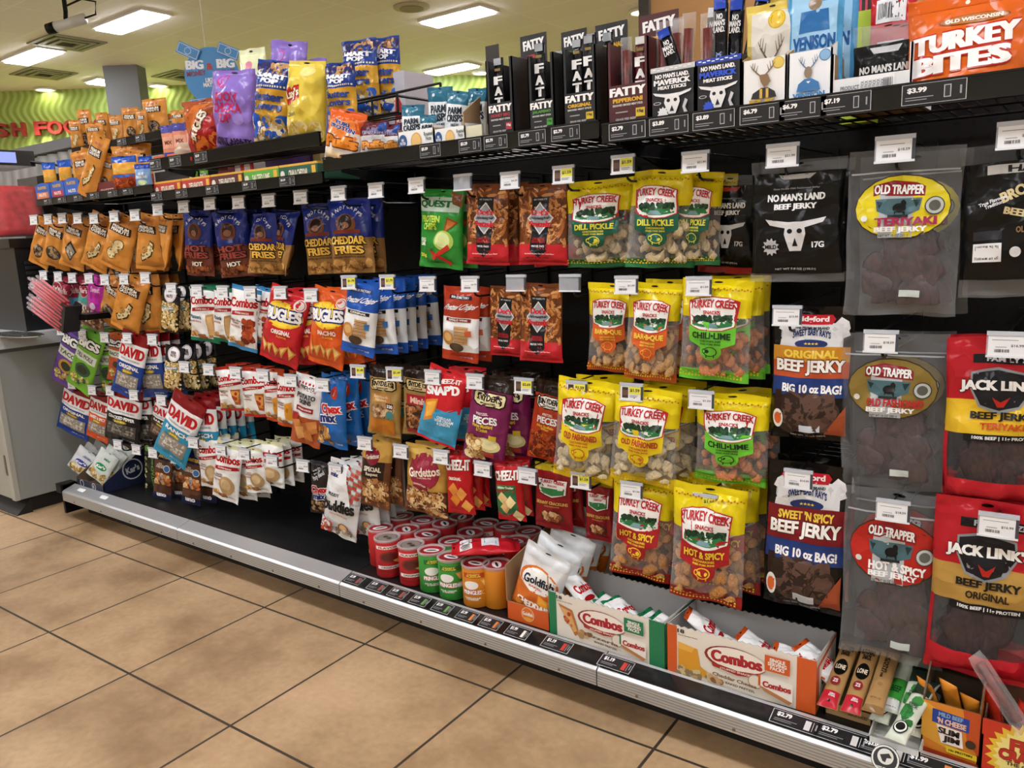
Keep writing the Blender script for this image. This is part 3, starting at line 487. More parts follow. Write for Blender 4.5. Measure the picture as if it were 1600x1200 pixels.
def chz(k, word, green, desc):
    D(k, [(.08, '8a1418'), (1, 'b8181f')], [T('CHEEZ-IT', .0, .22, .9, .16, 'f2eee9', 4, out=('5a0c10', .06), bold=.09), R(-.4, .38, .3, .46, '2f7a45') if green else T(word, -.1, .43, .5, .05, 'f4e4d4', bold=.06)] + ([T(word, -.05, .42, .6, .04, 'f0f2ea', bold=.05), G('2c6a40', (-.46, .5), (.3, .46), (.34, .8), (-.2, .94), (-.46, .84))] if green else []) + [G(c, (a-.2, b), (a, b-.11), (a+.2, b), (a, b+.11)) for a, b, c in ((-.16, .6, 'd98a3a'), (.14, .66, 'e09a4a'), (-.1, .76, 'd07f30'), (.28, .86, 'e3a454'))] if not green else [G(c, (a-.2, b), (a, b-.11), (a+.2, b), (a, b+.11)) for a, b, c in ((-.2, .6, 'e0c48a'), (.1, .66, 'ead29c'), (-.12, .76, 'd8b878'), (.28, .9, 'ead8aa'))], .045, .56, desc, 'cracker bag')
DES_tmp = None
chz('chz_orig', 'ORIGINAL', False, 'red cheese cracker bag with orange squares')
DES['chz_orig']['ops'] = [T('CHEEZ-IT', .0, .22, .9, .16, 'f2eee9', 4, out=('5a0c10', .06), bold=.09), T('ORIGINAL', -.1, .43, .5, .05, 'f4e4d4', bold=.06)]+DES['chz_orig']['ops'][-4:]
chz('chz_white', 'White Cheddar', True, 'red cheese cracker bag with green panel and pale squares')
DES['chz_white']['ops'] = [T('CHEEZ-IT', .0, .22, .9, .16, 'f2eee9', 4, out=('5a0c10', .06), bold=.09), R(-.4, .38, .3, .46, '2f7a45'), T('White Cheddar', -.05, .42, .6, .04, 'f0f2ea', bold=.05), G('2c6a40', (-.46, .5), (.3, .46), (.34, .8), (-.2, .94), (-.46, .84))]+DES['chz_white']['ops'][-4:]
MIXC = ['7a4a2a', 'a8703e', 'c99a5e', '5a321c', 'dcc090']
D('gard_special', [(.3, 'c49a4a'), (1, '6a3f26')], [R(-.4, .3, .34, .56, '2a1a14'), C(-.06, .24, .24, '8a2036'), T('Gardettos', -.06, .24, .42, .06, 'f0e3d4', 14, bold=.03), T('SPECIAL', -.03, .42, .56, .07, 'e9e0d0', 4, bold=.06), T('Request', -.03, .5, .4, .06, 'e9e0d0', 4), X(-.44, .58, .44, .95, 90, .11, MIXC, 6, .6)], .05, .6, 'gold and brown rye snack bag with dark panel', 'snack mix bag')
D('gard_orig', [(.12, 'c9a54e'), (.6, 'b98f3e'), (1, '6a4426')], [G('8a2036', (-.24, .3), (.12, .3), (.12, .62), (-.24, .62)), C(0, .34, .36, '7a1c30'), C(0, .34, .345, '94253c'), T('Gardettos', .0, .34, .74, .13, 'f4ead8', 12, bold=.03), T('Quality Since 1932', .04, .42, .34, .025, 'e3c9b4', 8), T('Original Recipe', -.06, .53, .32, .04, 'efd9c0', bold=.03), X(-.45, .64, .45, .95, 90, .11, MIXC+['e0c08a'], 6, .6)], .055, .74, 'gold snack mix bag with large maroon circle', 'snack mix bag')
D('planters', [(.22, '1c2350'), (.88, '5a3a2a'), (1, '22264a')], [T('PLANTERS', 0, .15, .8, .06, 'e3b93a', 0, .01, bold=.07), T('NUTS,\nCHOCOLATE\n& DRIED FRUIT', -.12, .33, .5, .1, 'e9ddd0', bold=.04), C(.24, .37, .17, 'dfe6ee'), C(.24, .37, .14, '3a6ea8'), X(-.4, .5, .4, .68, 40, .1, ['d9703a', 'c98a4a', 'e3c89a', '7a4a2a', 'c98a4a', 'e3c89a', 'a8683a', '6a9ab8', 'b8502c'], 6), R(-.45, .7, .45, .72, '4a2e20'), T('uno', 0, .91, .5, .07, 'eef0f6', bold=.09)], .022, .4, 'slim brown nut mix pack with navy ends', 'nut pack', 'nut_pack', ts=.04, bs=.03)
D('pistach', [(1, '1e241a')], [E(-.3, .08, .14, .06, '6a9a3a'), T('PISTACHIOS', .16, .52, .62, .05, '6f9a4a', 90, bold=.04) if False else T('PISTACHIOS', .1, .5, 1.9, .055, '6f9a4a', 90, bold=.04), X(-.46, .2, -.3, .9, 14, .08, ['b9a878', '8a8a5a', 'd3c8a0'], 4)], .03, .36, 'dark green pistachio pack with sideways green lettering', 'nut pack', 'nut_pack')
# shelf-top packs
D('boom', [(1, '8a72c4')], [C(-.12, .14, .13, 'c24a8a'), C(-.12, .14, .1, '9a82d0'), T('BOOM\nCHICKA\nPOP', -.02, .46, .66, .36, 'b52a5e', -4, bold=.06), C(.22, .34, .1, '8a72c4'), C(.24, .6, .1, '9a84d0'), T('SWEET & SALTY\nKETTLE CORN', .0, .86, .8, .09, '2c2050', -6, bold=.06)], .09, .62, 'lilac popcorn bag with raspberry lettering', 'popcorn bag')
D('boom_pale', [(1, 'dfe4b8')], [C(-.05, .16, .13, 'd98aa0'), T('BOOM', 0, .4, .6, .12, 'c9b86a', bold=.06)], .08, .6, 'pale yellow popcorn bag', 'popcorn bag')
D('butter', [(.34, '1f3f92'), (1, 'c9982c')], [R(-.5, .05, .5, .14, '2a2a5a'), X(-.44, .07, .44, .13, 12, .14, ['b58a5a', '6a4a2a', '2a2a5a'], 3), T('SMART\nPOP', .0, .22, .8, .12, 'f0f2f6', -4, out=('17285e', .08), bold=.09)] + [R(-.46+i*.06, .3, -.43+i*.06, .32, 'f0e6c0') for i in range(16)] + [T('Butter\nLovers', .0, .48, .76, .2, '1f3a82', 0, bold=.07), X(-.46, .66, .46, .96, 50, .13, ['e3d2a0', 'c9ac6a', '1f4fae', 'f0e6c8', 'a88a4a', '2a5cc0'], 5)], .09, .64, 'blue and gold popcorn bag with blue lettering', 'popcorn bag')
D('lays', [(1, 'd9c24a')], [G('b8281f', (-.46, .36), (-.02, .3), (.04, .46), (-.42, .56)), T("Lay's", -.2, .42, .42, .13, 'f4ecd0', 12, out=('7a1512', .06), bold=.06), T('Classic', -.24, .66, .34, .06, '8a7a2a', 8, bold=.03), E(.12, .14, .2, .07, 'e9d88a'), X(-.4, .8, .4, .95, 16, .16, ['e9d27a', 'dcc052', 'f0e0a0'], 5)], .09, .66, 'pale yellow potato chip bag with red ribbon', 'chip bag')
D('doritos', [(.3, 'a5502a'), (1, 'a8241f')], [G('c46a2a', (-.5, .1), (.2, .1), (-.1, .5), (-.5, .6)), T('BUGLES', -.02, .46, .6, .16, 'e9dcc0', 60, out=('1d1414', .1), bold=.08), X(-.3, .6, .4, .92, 16, .16, ['c9431f', 'd9752a', '8a1a14'], 5)], .09, .6, 'red and brown chip bag with cream name', 'chip bag')
D('puffs', [(.4, 'd05a22'), (1, 'e4dcd2')], [G('e9843a', (-.5, .24), (.3, .1), (.5, .5), (-.5, .7)), T('PURE\nPROTEIN', .0, .3, .7, .16, '2b4a94', -8, out=('f2f2f2', .07), bold=.07), T('Puffs', .0, .6, .84, .22, 'e38a2a', 0, out=('6a2a12', .1), bold=.1), E(-.2, .86, .2, .08, 'f0dcb4'), E(.16, .88, .18, .07, 'c98a4a')], .07, .68, 'orange and white protein puff bag with orange script', 'puff snack bag')
D('puffs_grey', [(.36, '5a1f28'), (1, 'c9c7c8')], [T('PURE\nPROTEIN', .0, .24, .7, .16, '8a8ab0', -4, bold=.07), T('Puffs', .0, .6, .7, .2, 'd9903a', 0, out=('6a2a12', .1), bold=.09), G('2b4a94', (.2, .05), (.45, .05), (.45, .3), (.2, .26))], .06, .8, 'grey and maroon protein puff bag', 'puff snack bag')
D('parm', [(.24, '2a6a84'), (1, 'e3e9ec')], [T('☾', -.22, .12, .1, .06, 'dfeaf0', bold=.02) if False else C(-.22, .13, .06, 'dfeaf0'), T('PARM\nCRISPS', .02, .42, .76, .26, '22303c', 4, bold=.07), T('SNACK MIX', .1, .6, .4, .05, '3a4a56', 4, bold=.04), E(0, .8, .34, .1, '9ac4dc')], .05, .68, 'white cheese crisp pouch with teal top', 'cheese crisp bag')
D('gogo', [(.18, '1f4fb0'), (.5, 'e0a23a'), (1, 'b0442a')], [T('PLANTERS', 0, .4, .7, .1, 'd9b04a', bold=.07), R(-.42, .52, .42, .6, '2a62c0'), X(-.36, .64, .36, .9, 20, .14, ['a5401f', 'c9602a', '8a2f18'], 5)], .05, .7, 'blue nut pouch with red picture', 'nut bag', 'nut_bag')
D('bluepouch', [(.2, '1c3a9a'), (1, '7aa0cc')], [T('BLUE\nDIAMOND', 0, .45, .7, .22, 'e6eef6', bold=.06), E(0, .72, .3, .1, 'c9d8a0')], .05, .8, 'pale blue almond pouch', 'nut bag', 'nut_bag')
D('turkey', [(1, 'd9641f')], [R(-.5, .02, .5, .14, 'cf5c1b'), C(0, .1, .02, 'f0e0d0'), E(.06, .28, .29, .05, '8a4a2a'), E(.06, .28, .275, .043, 'b5763e'), T('OLD WISCONSIN', .06, .28, .46, .04, 'f4efe6', bold=.06), T('TURKEY', 0, .47, .86, .19, 'f4f2f0', 3, out=('b82a1d', .08), bold=.1), T('TURKEY SAUSAGE', .2, .578, .36, .022, 'b82a1d'), T('BITES', -.02, .69, .78, .19, 'f4f2f0', 3, out=('b82a1d', .08), bold=.1)], .07, .98, 'big bright orange pouch with large white lettering', 'sausage pouch', 'sausage_pouch', pouch=True, ts=.04, bs=.03, cr=.35)
D('elk', [(.06, 'd9c05a'), (1, 'd9c76a')], [R(-.4, .08, .38, .97, 'd9d6cc'), C(.1, .16, .17, 'c9a82a'), C(.1, .16, .15, 'e0c04a'), *antlers(0, .52, .24, .22, '6a5a48'), E(0, .58, .09, .09, '7a6650'), G('22242a', (-.24, .72), (.24, .72), (.3, .94), (-.3, .94)), R(-.03, .72, .03, .94, 'd9b04a'), T('ELK', 0, .93, .5, .07, 'c9a02a', bold=.06)], .03, .6, 'yellow edged meat stick pouch with antlered head', 'meat stick pouch', 'meat_stick_pouch')
D('venison', [(1, '4a96c8')], [R(-.42, .02, .4, .97, '9ccaea'), E(0, .1, .12, .06, '8a7860'), G('2f6fae', (-.24, .16), (.24, .16), (.28, .34), (-.28, .34)), T('VENISON', 0, .43, .76, .12, '1f5a9a', bold=.07), T('SNACK STICKS', 0, .58, .6, .06, '22303c', bold=.03), G('3a86c0', (-.42, .97), (-.42, .8), (-.3, .7), (-.2, .8), (-.05, .72), (.1, .82), (.25, .7), (.4, .8), (.4, .97)), E(-.2, .74, .08, .04, '22303c')], .03, .6, 'light blue meat stick pouch with forest picture', 'meat stick pouch', 'meat_stick_pouch')
D('nml_small', [(.26, 'haze'), (1, '15161a')], [G('c4c8cc', (-.24, .3), (.24, .3), (.18, .38), (-.18, .38)), T("NO MAN'S LAND", 0, .58, .8, .1, 'e8e9ea', bold=.07), T('BEEF JERKY', 0, .7, .56, .1, 'e8e9ea', bold=.07), G('d5d6d8', (-.3, .86), (.3, .84), (.2, .97), (-.2, .97))], .03, 1.0, 'small black jerky bag with clear top', 'jerky bag', 'jerky_bag')
D('goldfish', [(.16, 'd3d7da'), (.5, 'e3e5e7'), (1, 'd9722a')], [E(0, .42, .44, .2, 'd9722a'), E(.02, .41, .38, .165, 'f2f2f0'), T('Goldfish', .03, .4, .66, .12, '1d2a3c', 4, bold=.05), T('BAKED', .0, .5, .3, .025, 'd05a22', bold=.04), T('CHEDDAR', .02, .76, .74, .09, 'f4f2ee', 4, bold=.09), G('e9a23a', (.1, .58), (.4, .62), (.34, .72), (.12, .7)), X(-.4, .84, .4, .95, 20, .1, ['e08a2a', 'c96a1a', 'f0a84a'], 4)], .05, .62, 'white and orange cracker bag with blue script', 'cracker bag')
D('combo_mini', [(.09, '1f7a4c'), (.92, 'eef0ef'), (1, '1f7a4c')], [T('Combos', 0, .5, .8, .26, 'b4161f', 5, out=('f8f8f6', .07), bold=.07), E(0, .78, .3, .06, 'a31a22')], .03, .55, 'small white snack pack with green seals', 'snack pack', 'snack_pack')
D('combo_mini_o', [(.09, 'c3501f'), (.92, 'eef0ef'), (1, 'c3501f')], [T('Combos', 0, .5, .8, .26, 'b4161f', 5, out=('f8f8f6', .07), bold=.07), E(0, .78, .3, .06, 'a31a22')], .03, .55, 'small white snack pack with orange seals', 'snack pack', 'snack_pack')
D('kars_w', [(1, 'c9ced0')], [E(.0, .52, .28, .11, '2b3f96'), T("Kar's", 0, .52, .44, .1, 'f0f0f4', 10, bold=.05), T('SALTED\nCASHEWS', .1, .24, .4, .09, '3a4a8a', bold=.04), X(-.4, .72, .4, .95, 24, .1, CASH, 3)], .03, .6, 'white nut bag with blue oval', 'nut bag', 'nut_bag')
D('kars_g', [(1, 'cdd6d2')], [E(.0, .52, .28, .11, '1f8a5a'), T("Kar's", 0, .52, .44, .1, 'f0f4f0', 10, bold=.05), T('MIX', .1, .24, .3, .07, '2a7a5a', bold=.04), X(-.4, .72, .4, .95, 24, .1, CASH, 5)], .03, .6, 'white nut bag with green oval', 'nut bag', 'nut_bag')
D('redbag', [(1, 'c01f2a')], [G('e9eaec', (-.36, .12), (.3, .12), (.3, .3), (-.36, .3)), BAR(-.03, .21, .56, .12, 16), G('e3e6ea', (-.3, .44), (.3, .44), (.34, .7), (-.3, .7)), BAR(.0, .57, .5, .18, 18)], .05, .5, 'red snack bag lying on its face across the cans', 'snack bag')
D('bars', [(.2, '4a4a9a'), (1, 'd98a6a')], [R(-.4, .3, .4, .6, 'e3a890'), T('MIX', 0, .45, .5, .1, '7a3a2a', bold=.05), R(-.4, .7, .4, .85, '3a4aa0')], .03, .4, 'salmon and blue snack pack', 'snack pack', 'snack_pack')
# ------------------------------------------------------------------ room shell
def slab(name, x0, y0, z0, x1, y1, z1, m):
    b = MB(); b.box(x0, y0, z0, x1, y1, z1, m); o = b.build(name); o['kind'] = 'structure'; return o
def floor_mat():
    m, nt, b = _bsdf('floor_tile'); N = nt.nodes.new; L = nt.links.new
    tc = N('ShaderNodeTexCoord'); mp = N('ShaderNodeMapping'); mp.vector_type = 'TEXTURE'
    mp.inputs['Location'].default_value = (-3.01331, 1.19765, 0); mp.inputs['Rotation'].default_value = (0, 0, .0251)
    L(tc.outputs['Object'], mp.inputs[0])
    br = N('ShaderNodeTexBrick'); br.offset = 0; br.inputs['Scale'].default_value = 1; br.inputs['Brick Width'].default_value = .395307
    br.inputs['Row Height'].default_value = .395307; br.inputs['Mortar Size'].default_value = .0034; br.inputs['Mortar Smooth'].default_value = .1
    br.inputs['Color1'].default_value = (0, 0, 0, 1); br.inputs['Color2'].default_value = (1, 1, 1, 1); br.inputs['Mortar'].default_value = (.5, .5, .5, 1)
    L(mp.outputs[0], br.inputs['Vector'])
    n1 = N('ShaderNodeTexNoise'); n1.inputs['Scale'].default_value = 3.2; n1.inputs['Detail'].default_value = 6; n1.inputs['Roughness'].default_value = .55; L(tc.outputs['Object'], n1.inputs['Vector'])
    n2 = N('ShaderNodeTexNoise'); n2.inputs['Scale'].default_value = 60; n2.inputs['Detail'].default_value = 4; L(tc.outputs['Object'], n2.inputs['Vector'])
    cr = N('ShaderNodeValToRGB'); e = cr.color_ramp.elements
    e[0].position = .36; e[0].color = sg('a3835f'); e[1].position = .66; e[1].color = sg('d9b78f'); k = e.new(.5); k.color = sg('c4a47d')
    L(n1.outputs[0], cr.inputs[0])
    t = N('ShaderNodeMix'); t.data_type = 'RGBA'; t.blend_type = 'MULTIPLY'; t.inputs[0].default_value = .35
    gr = N('ShaderNodeMapRange'); gr.inputs[3].default_value = .75; gr.inputs[4].default_value = 1.05; L(br.outputs['Color'], gr.inputs[0])
    cb = N('ShaderNodeCombineColor'); [L(gr.outputs[0], cb.inputs[i]) for i in range(3)]
    L(cr.outputs[0], t.inputs[6]); L(cb.outputs[0], t.inputs[7])
    t2 = N('ShaderNodeMix'); t2.data_type = 'RGBA'; t2.blend_type = 'MULTIPLY'; t2.inputs[0].default_value = .34
    L(t.outputs[2], t2.inputs[6]); L(n2.outputs[0], t2.inputs[7])
    mx = N('ShaderNodeMix'); mx.data_type = 'RGBA'; L(br.outputs['Fac'], mx.inputs[0]); L(t2.outputs[2], mx.inputs[6]); mx.inputs[7].default_value = sg('40372c')
    L(mx.outputs[2], b.inputs['Base Color']); b.inputs['Roughness'].default_value = .42
    iv = N('ShaderNodeMath'); iv.operation = 'MULTIPLY_ADD'; iv.inputs[1].default_value = -1; iv.inputs[2].default_value = 1; L(br.outputs['Fac'], iv.inputs[0])
    ad = N('ShaderNodeMath'); ad.operation = 'MULTIPLY_ADD'; ad.inputs[1].default_value = .25; L(n2.outputs[0], ad.inputs[0]); L(iv.outputs[0], ad.inputs[2])
    bp = N('ShaderNodeBump'); bp.inputs['Strength'].default_value = .35; bp.inputs['Distance'].default_value = .004; L(ad.outputs[0], bp.inputs['Height']); L(bp.outputs[0], b.inputs['Normal'])
    return m
def ceil_mat():
    m, nt, b = _bsdf('ceiling_tile'); N = nt.nodes.new; L = nt.links.new
    tc = N('ShaderNodeTexCoord'); br = N('ShaderNodeTexBrick'); br.offset = 0; br.inputs['Scale'].default_value = 1
    br.inputs['Brick Width'].default_value = .74; br.inputs['Row Height'].default_value = .37; br.inputs['Mortar Size'].default_value = .006
    c = sg('f3efe6'); br.inputs['Color1'].default_value = c; br.inputs['Color2'].default_value = sg('efeae0'); br.inputs['Mortar'].default_value = sg('faf8f0')
    L(tc.outputs['Object'], br.inputs['Vector']); L(br.outputs[0], b.inputs['Base Color']); b.inputs['Roughness'].default_value = .7
    return m
def green_mat():
    m, nt, b = _bsdf('green_wave_wall'); N = nt.nodes.new; L = nt.links.new
    tc = N('ShaderNodeTexCoord'); w = N('ShaderNodeTexWave'); w.wave_type = 'BANDS'; w.bands_direction = 'X'
    sx = N('ShaderNodeSeparateXYZ'); L(tc.outputs['Object'], sx.inputs[0])
    s = N('ShaderNodeMath'); s.operation = 'SINE'; k = N('ShaderNodeMath'); k.operation = 'MULTIPLY'; k.inputs[1].default_value = 19; L(sx.outputs[2], k.inputs[0]); L(k.outputs[0], s.inputs[0])
    q = N('ShaderNodeMath'); q.operation = 'MULTIPLY_ADD'; q.inputs[1].default_value = .035; L(s.outputs[0], q.inputs[0]); L(sx.outputs[0], q.inputs[2])
    cb = N('ShaderNodeCombineXYZ'); L(q.outputs[0], cb.inputs[0]); L(cb.outputs[0], w.inputs['Vector']); w.inputs['Scale'].default_value = 4.6
    cr = N('ShaderNodeValToRGB'); cr.color_ramp.elements[0].color = sg('96b04a'); cr.color_ramp.elements[1].color = sg('b7cf72'); L(w.outputs[0], cr.inputs[0]); L(cr.outputs[0], b.inputs['Base Color'])
    bp = N('ShaderNodeBump'); bp.inputs['Strength'].default_value = .35; bp.inputs['Distance'].default_value = .012; L(w.outputs[0], bp.inputs['Height']); L(bp.outputs[0], b.inputs['Normal'])
    b.inputs['Roughness'].default_value = .5
    return m
slab('floor', -9.8, -4, -.05, 3.5, 8.5, 0, floor_mat())
slab('ceiling', -9.8, -4, CEIL, 3.5, 8.5, CEIL+.05, ceil_mat())
WB0 = onz(0, 143, CEIL); WB1 = onz(720, 117.5, CEIL); WD = (WB1-WB0); WD.z = 0; WD.normalize(); WN = Vector((WD.y, -WD.x, 0))   # faces the camera
if WN.dot(CAM-WB0) < 0: WN = -WN
b = MB(); L0 = -1.6; L1 = (WB1-WB0).length+4.5
b.box(L0, 0, 0, L1, .06, CEIL, green_mat()); wall = b.build('wall_back'); wall['kind'] = 'structure'
wang = atan2(WD.y, WD.x); wall.location = (WB0.x, WB0.y, 0); wall.rotation_euler = (0, 0, wang)
cream = plain('e0dccd', .7)
slab('wall_left', -9.86, -4, 0, -9.8, 8.5, CEIL, cream); slab('wall_right', 3.5, -4, 0, 3.56, 8.5, CEIL, cream); slab('wall_front', -9.8, -4.06, 0, 3.5, -4, CEIL, cream)
def onwall(px, py, off=0):
    d = ray(px, py); o = WB0+WN*off; t = (o-CAM).dot(WN)/d.dot(WN); return CAM+d*t
# grey column
A, Bc, Cc = onz(160, 103, CEIL), onz(213, 100.5, CEIL), onz(227, 106.5, CEIL)
b = MB(); Dc = A+Cc-Bc; b.prism([Vector((p.x, p.y, 0)) for p in (A, Bc, Cc, Dc)], (0, 0, CEIL-.001), plain('77787a', .6)); tag(b.build('column'), kind='structure')
bpy.data.objects['column'].name = 'trim_1'
# ceiling lights ---------------------------------------------------
diff_m = emit('light_diffuser', 'f6f8ff', LAMP_E)
def ceil_light(x, y, lx, ly, label, grp='ceiling light panels'):
    t = tag(empty('ceiling_light', (x, y, CEIL)), label, 'ceiling light', grp)
    f = MB(); a = .02
    for q in ((-lx/2-a, -ly/2-a, lx/2+a, -ly/2), (-lx/2-a, ly/2, lx/2+a, ly/2+a), (-lx/2-a, -ly/2, -lx/2, ly/2), (lx/2, -ly/2, lx/2+a, ly/2)): f.box(q[0], q[1], -.018, q[2], q[3], -.001, plain('e9e7de', .5))
    f.build('light_frame', t)
    d = MB(); d.box(-lx/2, -ly/2, -.03, lx/2, ly/2, -.002, diff_m); d.build('diffuser', t)
for i, (q, s) in enumerate([(((150, 43), (183, 47), (263, 20), (228, 12)), 'bright ceiling light panel upper left near the security camera'), (((3, 93), (45, 98), (94, 76), (65, 71)), 'bright ceiling light panel at the far left edge by the air vents'),
                            (((654, 32), (682, 38), (778, 14), (752, 6)), 'bright ceiling light panel above the white cheese crisp pouches'), (((660, 110), (690, 115), (752, 100), (722, 94)), 'lower far ceiling light panel left of the black stick boxes'), (((142, 126), (158, 129), (176, 124), (165, 121)), 'small far ceiling light panel left of the grey column')]):
    P4 = [onz(a, c, CEIL) for a, c in q]; c = sum(P4, Vector())/4
    ceil_light(c.x, c.y, (max(p.x for p in P4)-min(p.x for p in P4))*.92, .19, s)
for i, (x, y) in enumerate(AISLE_AND_ADDED_LIGHTS):  # aisle rows first, the rest added out of view for more bounce light
    ceil_light(x, y, .95, .26, 'unseen white ceiling light panel, over the aisle or added to brighten the ceiling', 'aisle ceiling light panels')
# recessed downlights
DL = [(70, 138, 'glowing round downlight over the red wall letters'), (87, 145, 'smaller round downlight behind the one over the red letters'), (247, 132, 'glowing round downlight just right of the grey column'), (259, 141, 'smaller round downlight right of the grey column'), (1003, 16, 'round downlight above the maroon stick box'), (752, 112, 'round downlight near the green wall behind the cheese crisp pouches')]
for px, py, s in DL:
    p = onz(px, py, CEIL); t = tag(empty('downlight', p), s, 'downlight', 'round downlights')
    b = MB(); b.lathe([(.1, -.004), (.1, -.02), (.082, -.022), (.08, -.008)], plain('f0eee6', .4), 24); b.build('trim_ring', t, True)
    b = MB(); b.lathe([(.079, -.012), (.079, -.008)], emit('downlight_lens', 'fff6dc', 14), 24); b.build('lens', t)
for px, py in ((78, 141), (254, 136), (420, 128), (690, 117)):
    p = onz(px, py, CEIL); ld = bpy.data.lights.new('downlight_lamp', 'SPOT'); ld.energy = DOWN_W; ld.color = (1, .95, .78); ld.spot_size = 1.7; ld.spot_blend = .8; ld.shadow_soft_size = .07
    lo = bpy.data.objects.new('downlight_lamp', ld); COL.objects.link(lo); lo.location = p+WN*.35+Vector((0, 0, -.06)); lo.rotation_euler = (0, 0, 0)
# vents, speaker, camera
def vent(q, label):
    P4 = [onz(a, c, CEIL) for a, c in q]; c = sum(P4, Vector())/4; s = .21
    t = tag(empty('ceiling_vent', c), label, 'air vent', 'square ceiling vents')
    b = MB()
    for k in (1, .74, .48): r = s*k; [b.box(*v, plain('8e8a78', .5)) for v in ((-r, -r, -.016*(1.6-k), r, -r+.035, -.002), (-r, r-.035, -.016*(1.6-k), r, r, -.002), (-r, -r+.035, -.016*(1.6-k), -r+.035, r-.035, -.002), (r-.035, -r+.035, -.016*(1.6-k), r, r-.035, -.002))]
    b.build('vent_frame', t)
    b = MB(); b.box(-s+.03, -s+.03, -.004, s-.03, s-.03, -.001, plain('3a382f', .8)); b.build('duct_opening', t)
vent(((15, 121), (73, 103), (128, 109), (60, 124)), 'square dusty ceiling vent at the far left below the light panel')
vent(((65, 68), (105, 59), (150, 65), (100, 72)), 'square ceiling vent between the two left light panels')
vent(((268, 119), (285, 113), (305, 117), (290, 123)), 'square ceiling vent behind the round blue sign')
p = onz(643, 10, CEIL); b = MB(); b.lathe([(.13, -.001), (.13, -.01), (.11, -.016), (.0001, -.016)], plain('bdb69c', .6), 28); b.lathe([(.085, -.0165), (.085, -.019), (.0001, -.019)], plain('9c957d', .7), 24)
o = b.build('ceiling_speaker'); o.location = p; tag(o, 'round beige ceiling speaker left of the upper light panel', 'speaker')
p = onz(98, -14, CEIL); t = tag(empty('security_camera', p), 'small security camera on a black ceiling mount', 'security camera')
b = MB(); b.tube([(0, 0, 0), (0, 0, -.12), (.03, -.02, -.17)], .014, BLACK, 8); b.lathe([(.05, 0), (.05, -.012), (.02, -.02)], BLACK, 16); b.build('mount', t)
b = MB(); b.tube([(.11, .06, -.17), (-.06, -.05, -.21)], .032, plain('d9d9d4', .4), 14); b.build('camera_body', t, True)
b = MB(); b.tube([(-.055, -.047, -.209), (-.1, -.075, -.22)], .034, BLACK, 14); b.build('lens_hood', t, True)
b = MB(); b.tube([(.1, .055, -.17), (.17, .1, -.15), (.19, .1, -.08), (.12, .05, -.06), (.02, .0, -.09)], .006, BLACK, 6); b.build('cable', t)
# red letters on the green wall
def solid_letters(body, w, h, d, m, name, parent=None):
    vs, fs, _a, _b = letters(body, .03); b = MB(); n = len(vs)
    ed = {}
    for f in fs:
        for i in range(3): e = (f[i], f[(i+1) % 3]); ed[e] = 1
    V = [(a*w, 0, c*h) for a, c in vs]+[(a*w, -d, c*h) for a, c in vs]
    F = [tuple(n+i for i in f) for f in fs]+[f[::-1] for f in fs]+[(a, c, n+c, n+a) for (a, c) in ed if (c, a) not in ed]
    b.add(V, F, m); return b.build(name, parent)
t = tag(empty('wall_lettering', onwall(30, 204, .004), wang), 'raised red capital letters on the green wavy wall', 'wall sign')
red = plain('a8332c', .45)
for ch, px, wpx in (('F', -90, 19), ('R', -66, 21), ('E', -43, 19), ('S', 5, 21), ('E', -19, 19), ('H', 32, 20), ('F', 67, 20), ('O', 89, 23), ('O', 114, 23), ('D', 138, 21), ('S', 160, 20)):
    py = 203-.05*(px-30); P0 = onwall(px-wpx/2, py, .004); P1 = onwall(px+wpx/2, py, .004); H = (onwall(px, py-10.5, .004)-onwall(px, py+10.5, .004)).length
    o = solid_letters(ch, (P1-P0).length, H, .05, red, 'letter', t); o.location = Matrix.Rotation(-wang, 3, 'Z') @ ((P0+P1)/2-t.location)
    if WN.dot(Matrix.Rotation(wang, 3, 'Z') @ Vector((0, -1, 0))) < 0: o.rotation_euler = (0, 0, pi)
# hanging round sign
sx = 2.55; c = ony(331, 118, sx)
def spx(px, py): return ony(px, py, sx)
wS = (spx(371, 118)-spx(293, 118)).length
t = tag(empty('hanging_sign', c, .62), 'round blue hanging sign with white lettering and banknote drawings', 'hanging sign')
R0 = .5*(spx(331, 70)-spx(331, 160)).length
b = MB(); n = 40; b.prism([(R0*1.02*cos(2*pi*i/n), 0, R0*sin(2*pi*i/n)) for i in range(n)], (0, .004, 0), plain('3f8fd0', .45))
P = Plane((0, -.0005, 0), (1, 0, 0), (0, 0, -1), (0, -1, 0), 2*R0, 2*R0)
class PC:                                # centred plane for the round sign
    flat = True; w = h = 2*R0
    def P(s, u, v, off=0): return Vector((u*s.w, -.0005-off, (.5-v)*s.h))
draw(b, PC(), [T('BIG', -.3, .3, .32, .16, 'f2f6fa', bold=.09), T('&', -.02, .34, .12, .12, 'b3323a', bold=.07), T('BIG', .28, .3, .32, .16, 'f2f6fa', bold=.09), T('MONEY', -.28, .45, .36, .09, '8a3a5a', 3, bold=.05), T('BEVERAGE', .26, .45, .36, .09, '8a3a5a', 3, bold=.05), T('LIKE IT\nMATTERS', -.0, .62, .34, .16, 'f2f6fa', bold=.06)], card, .0006, .0004)
b.build('sign_disc', t)
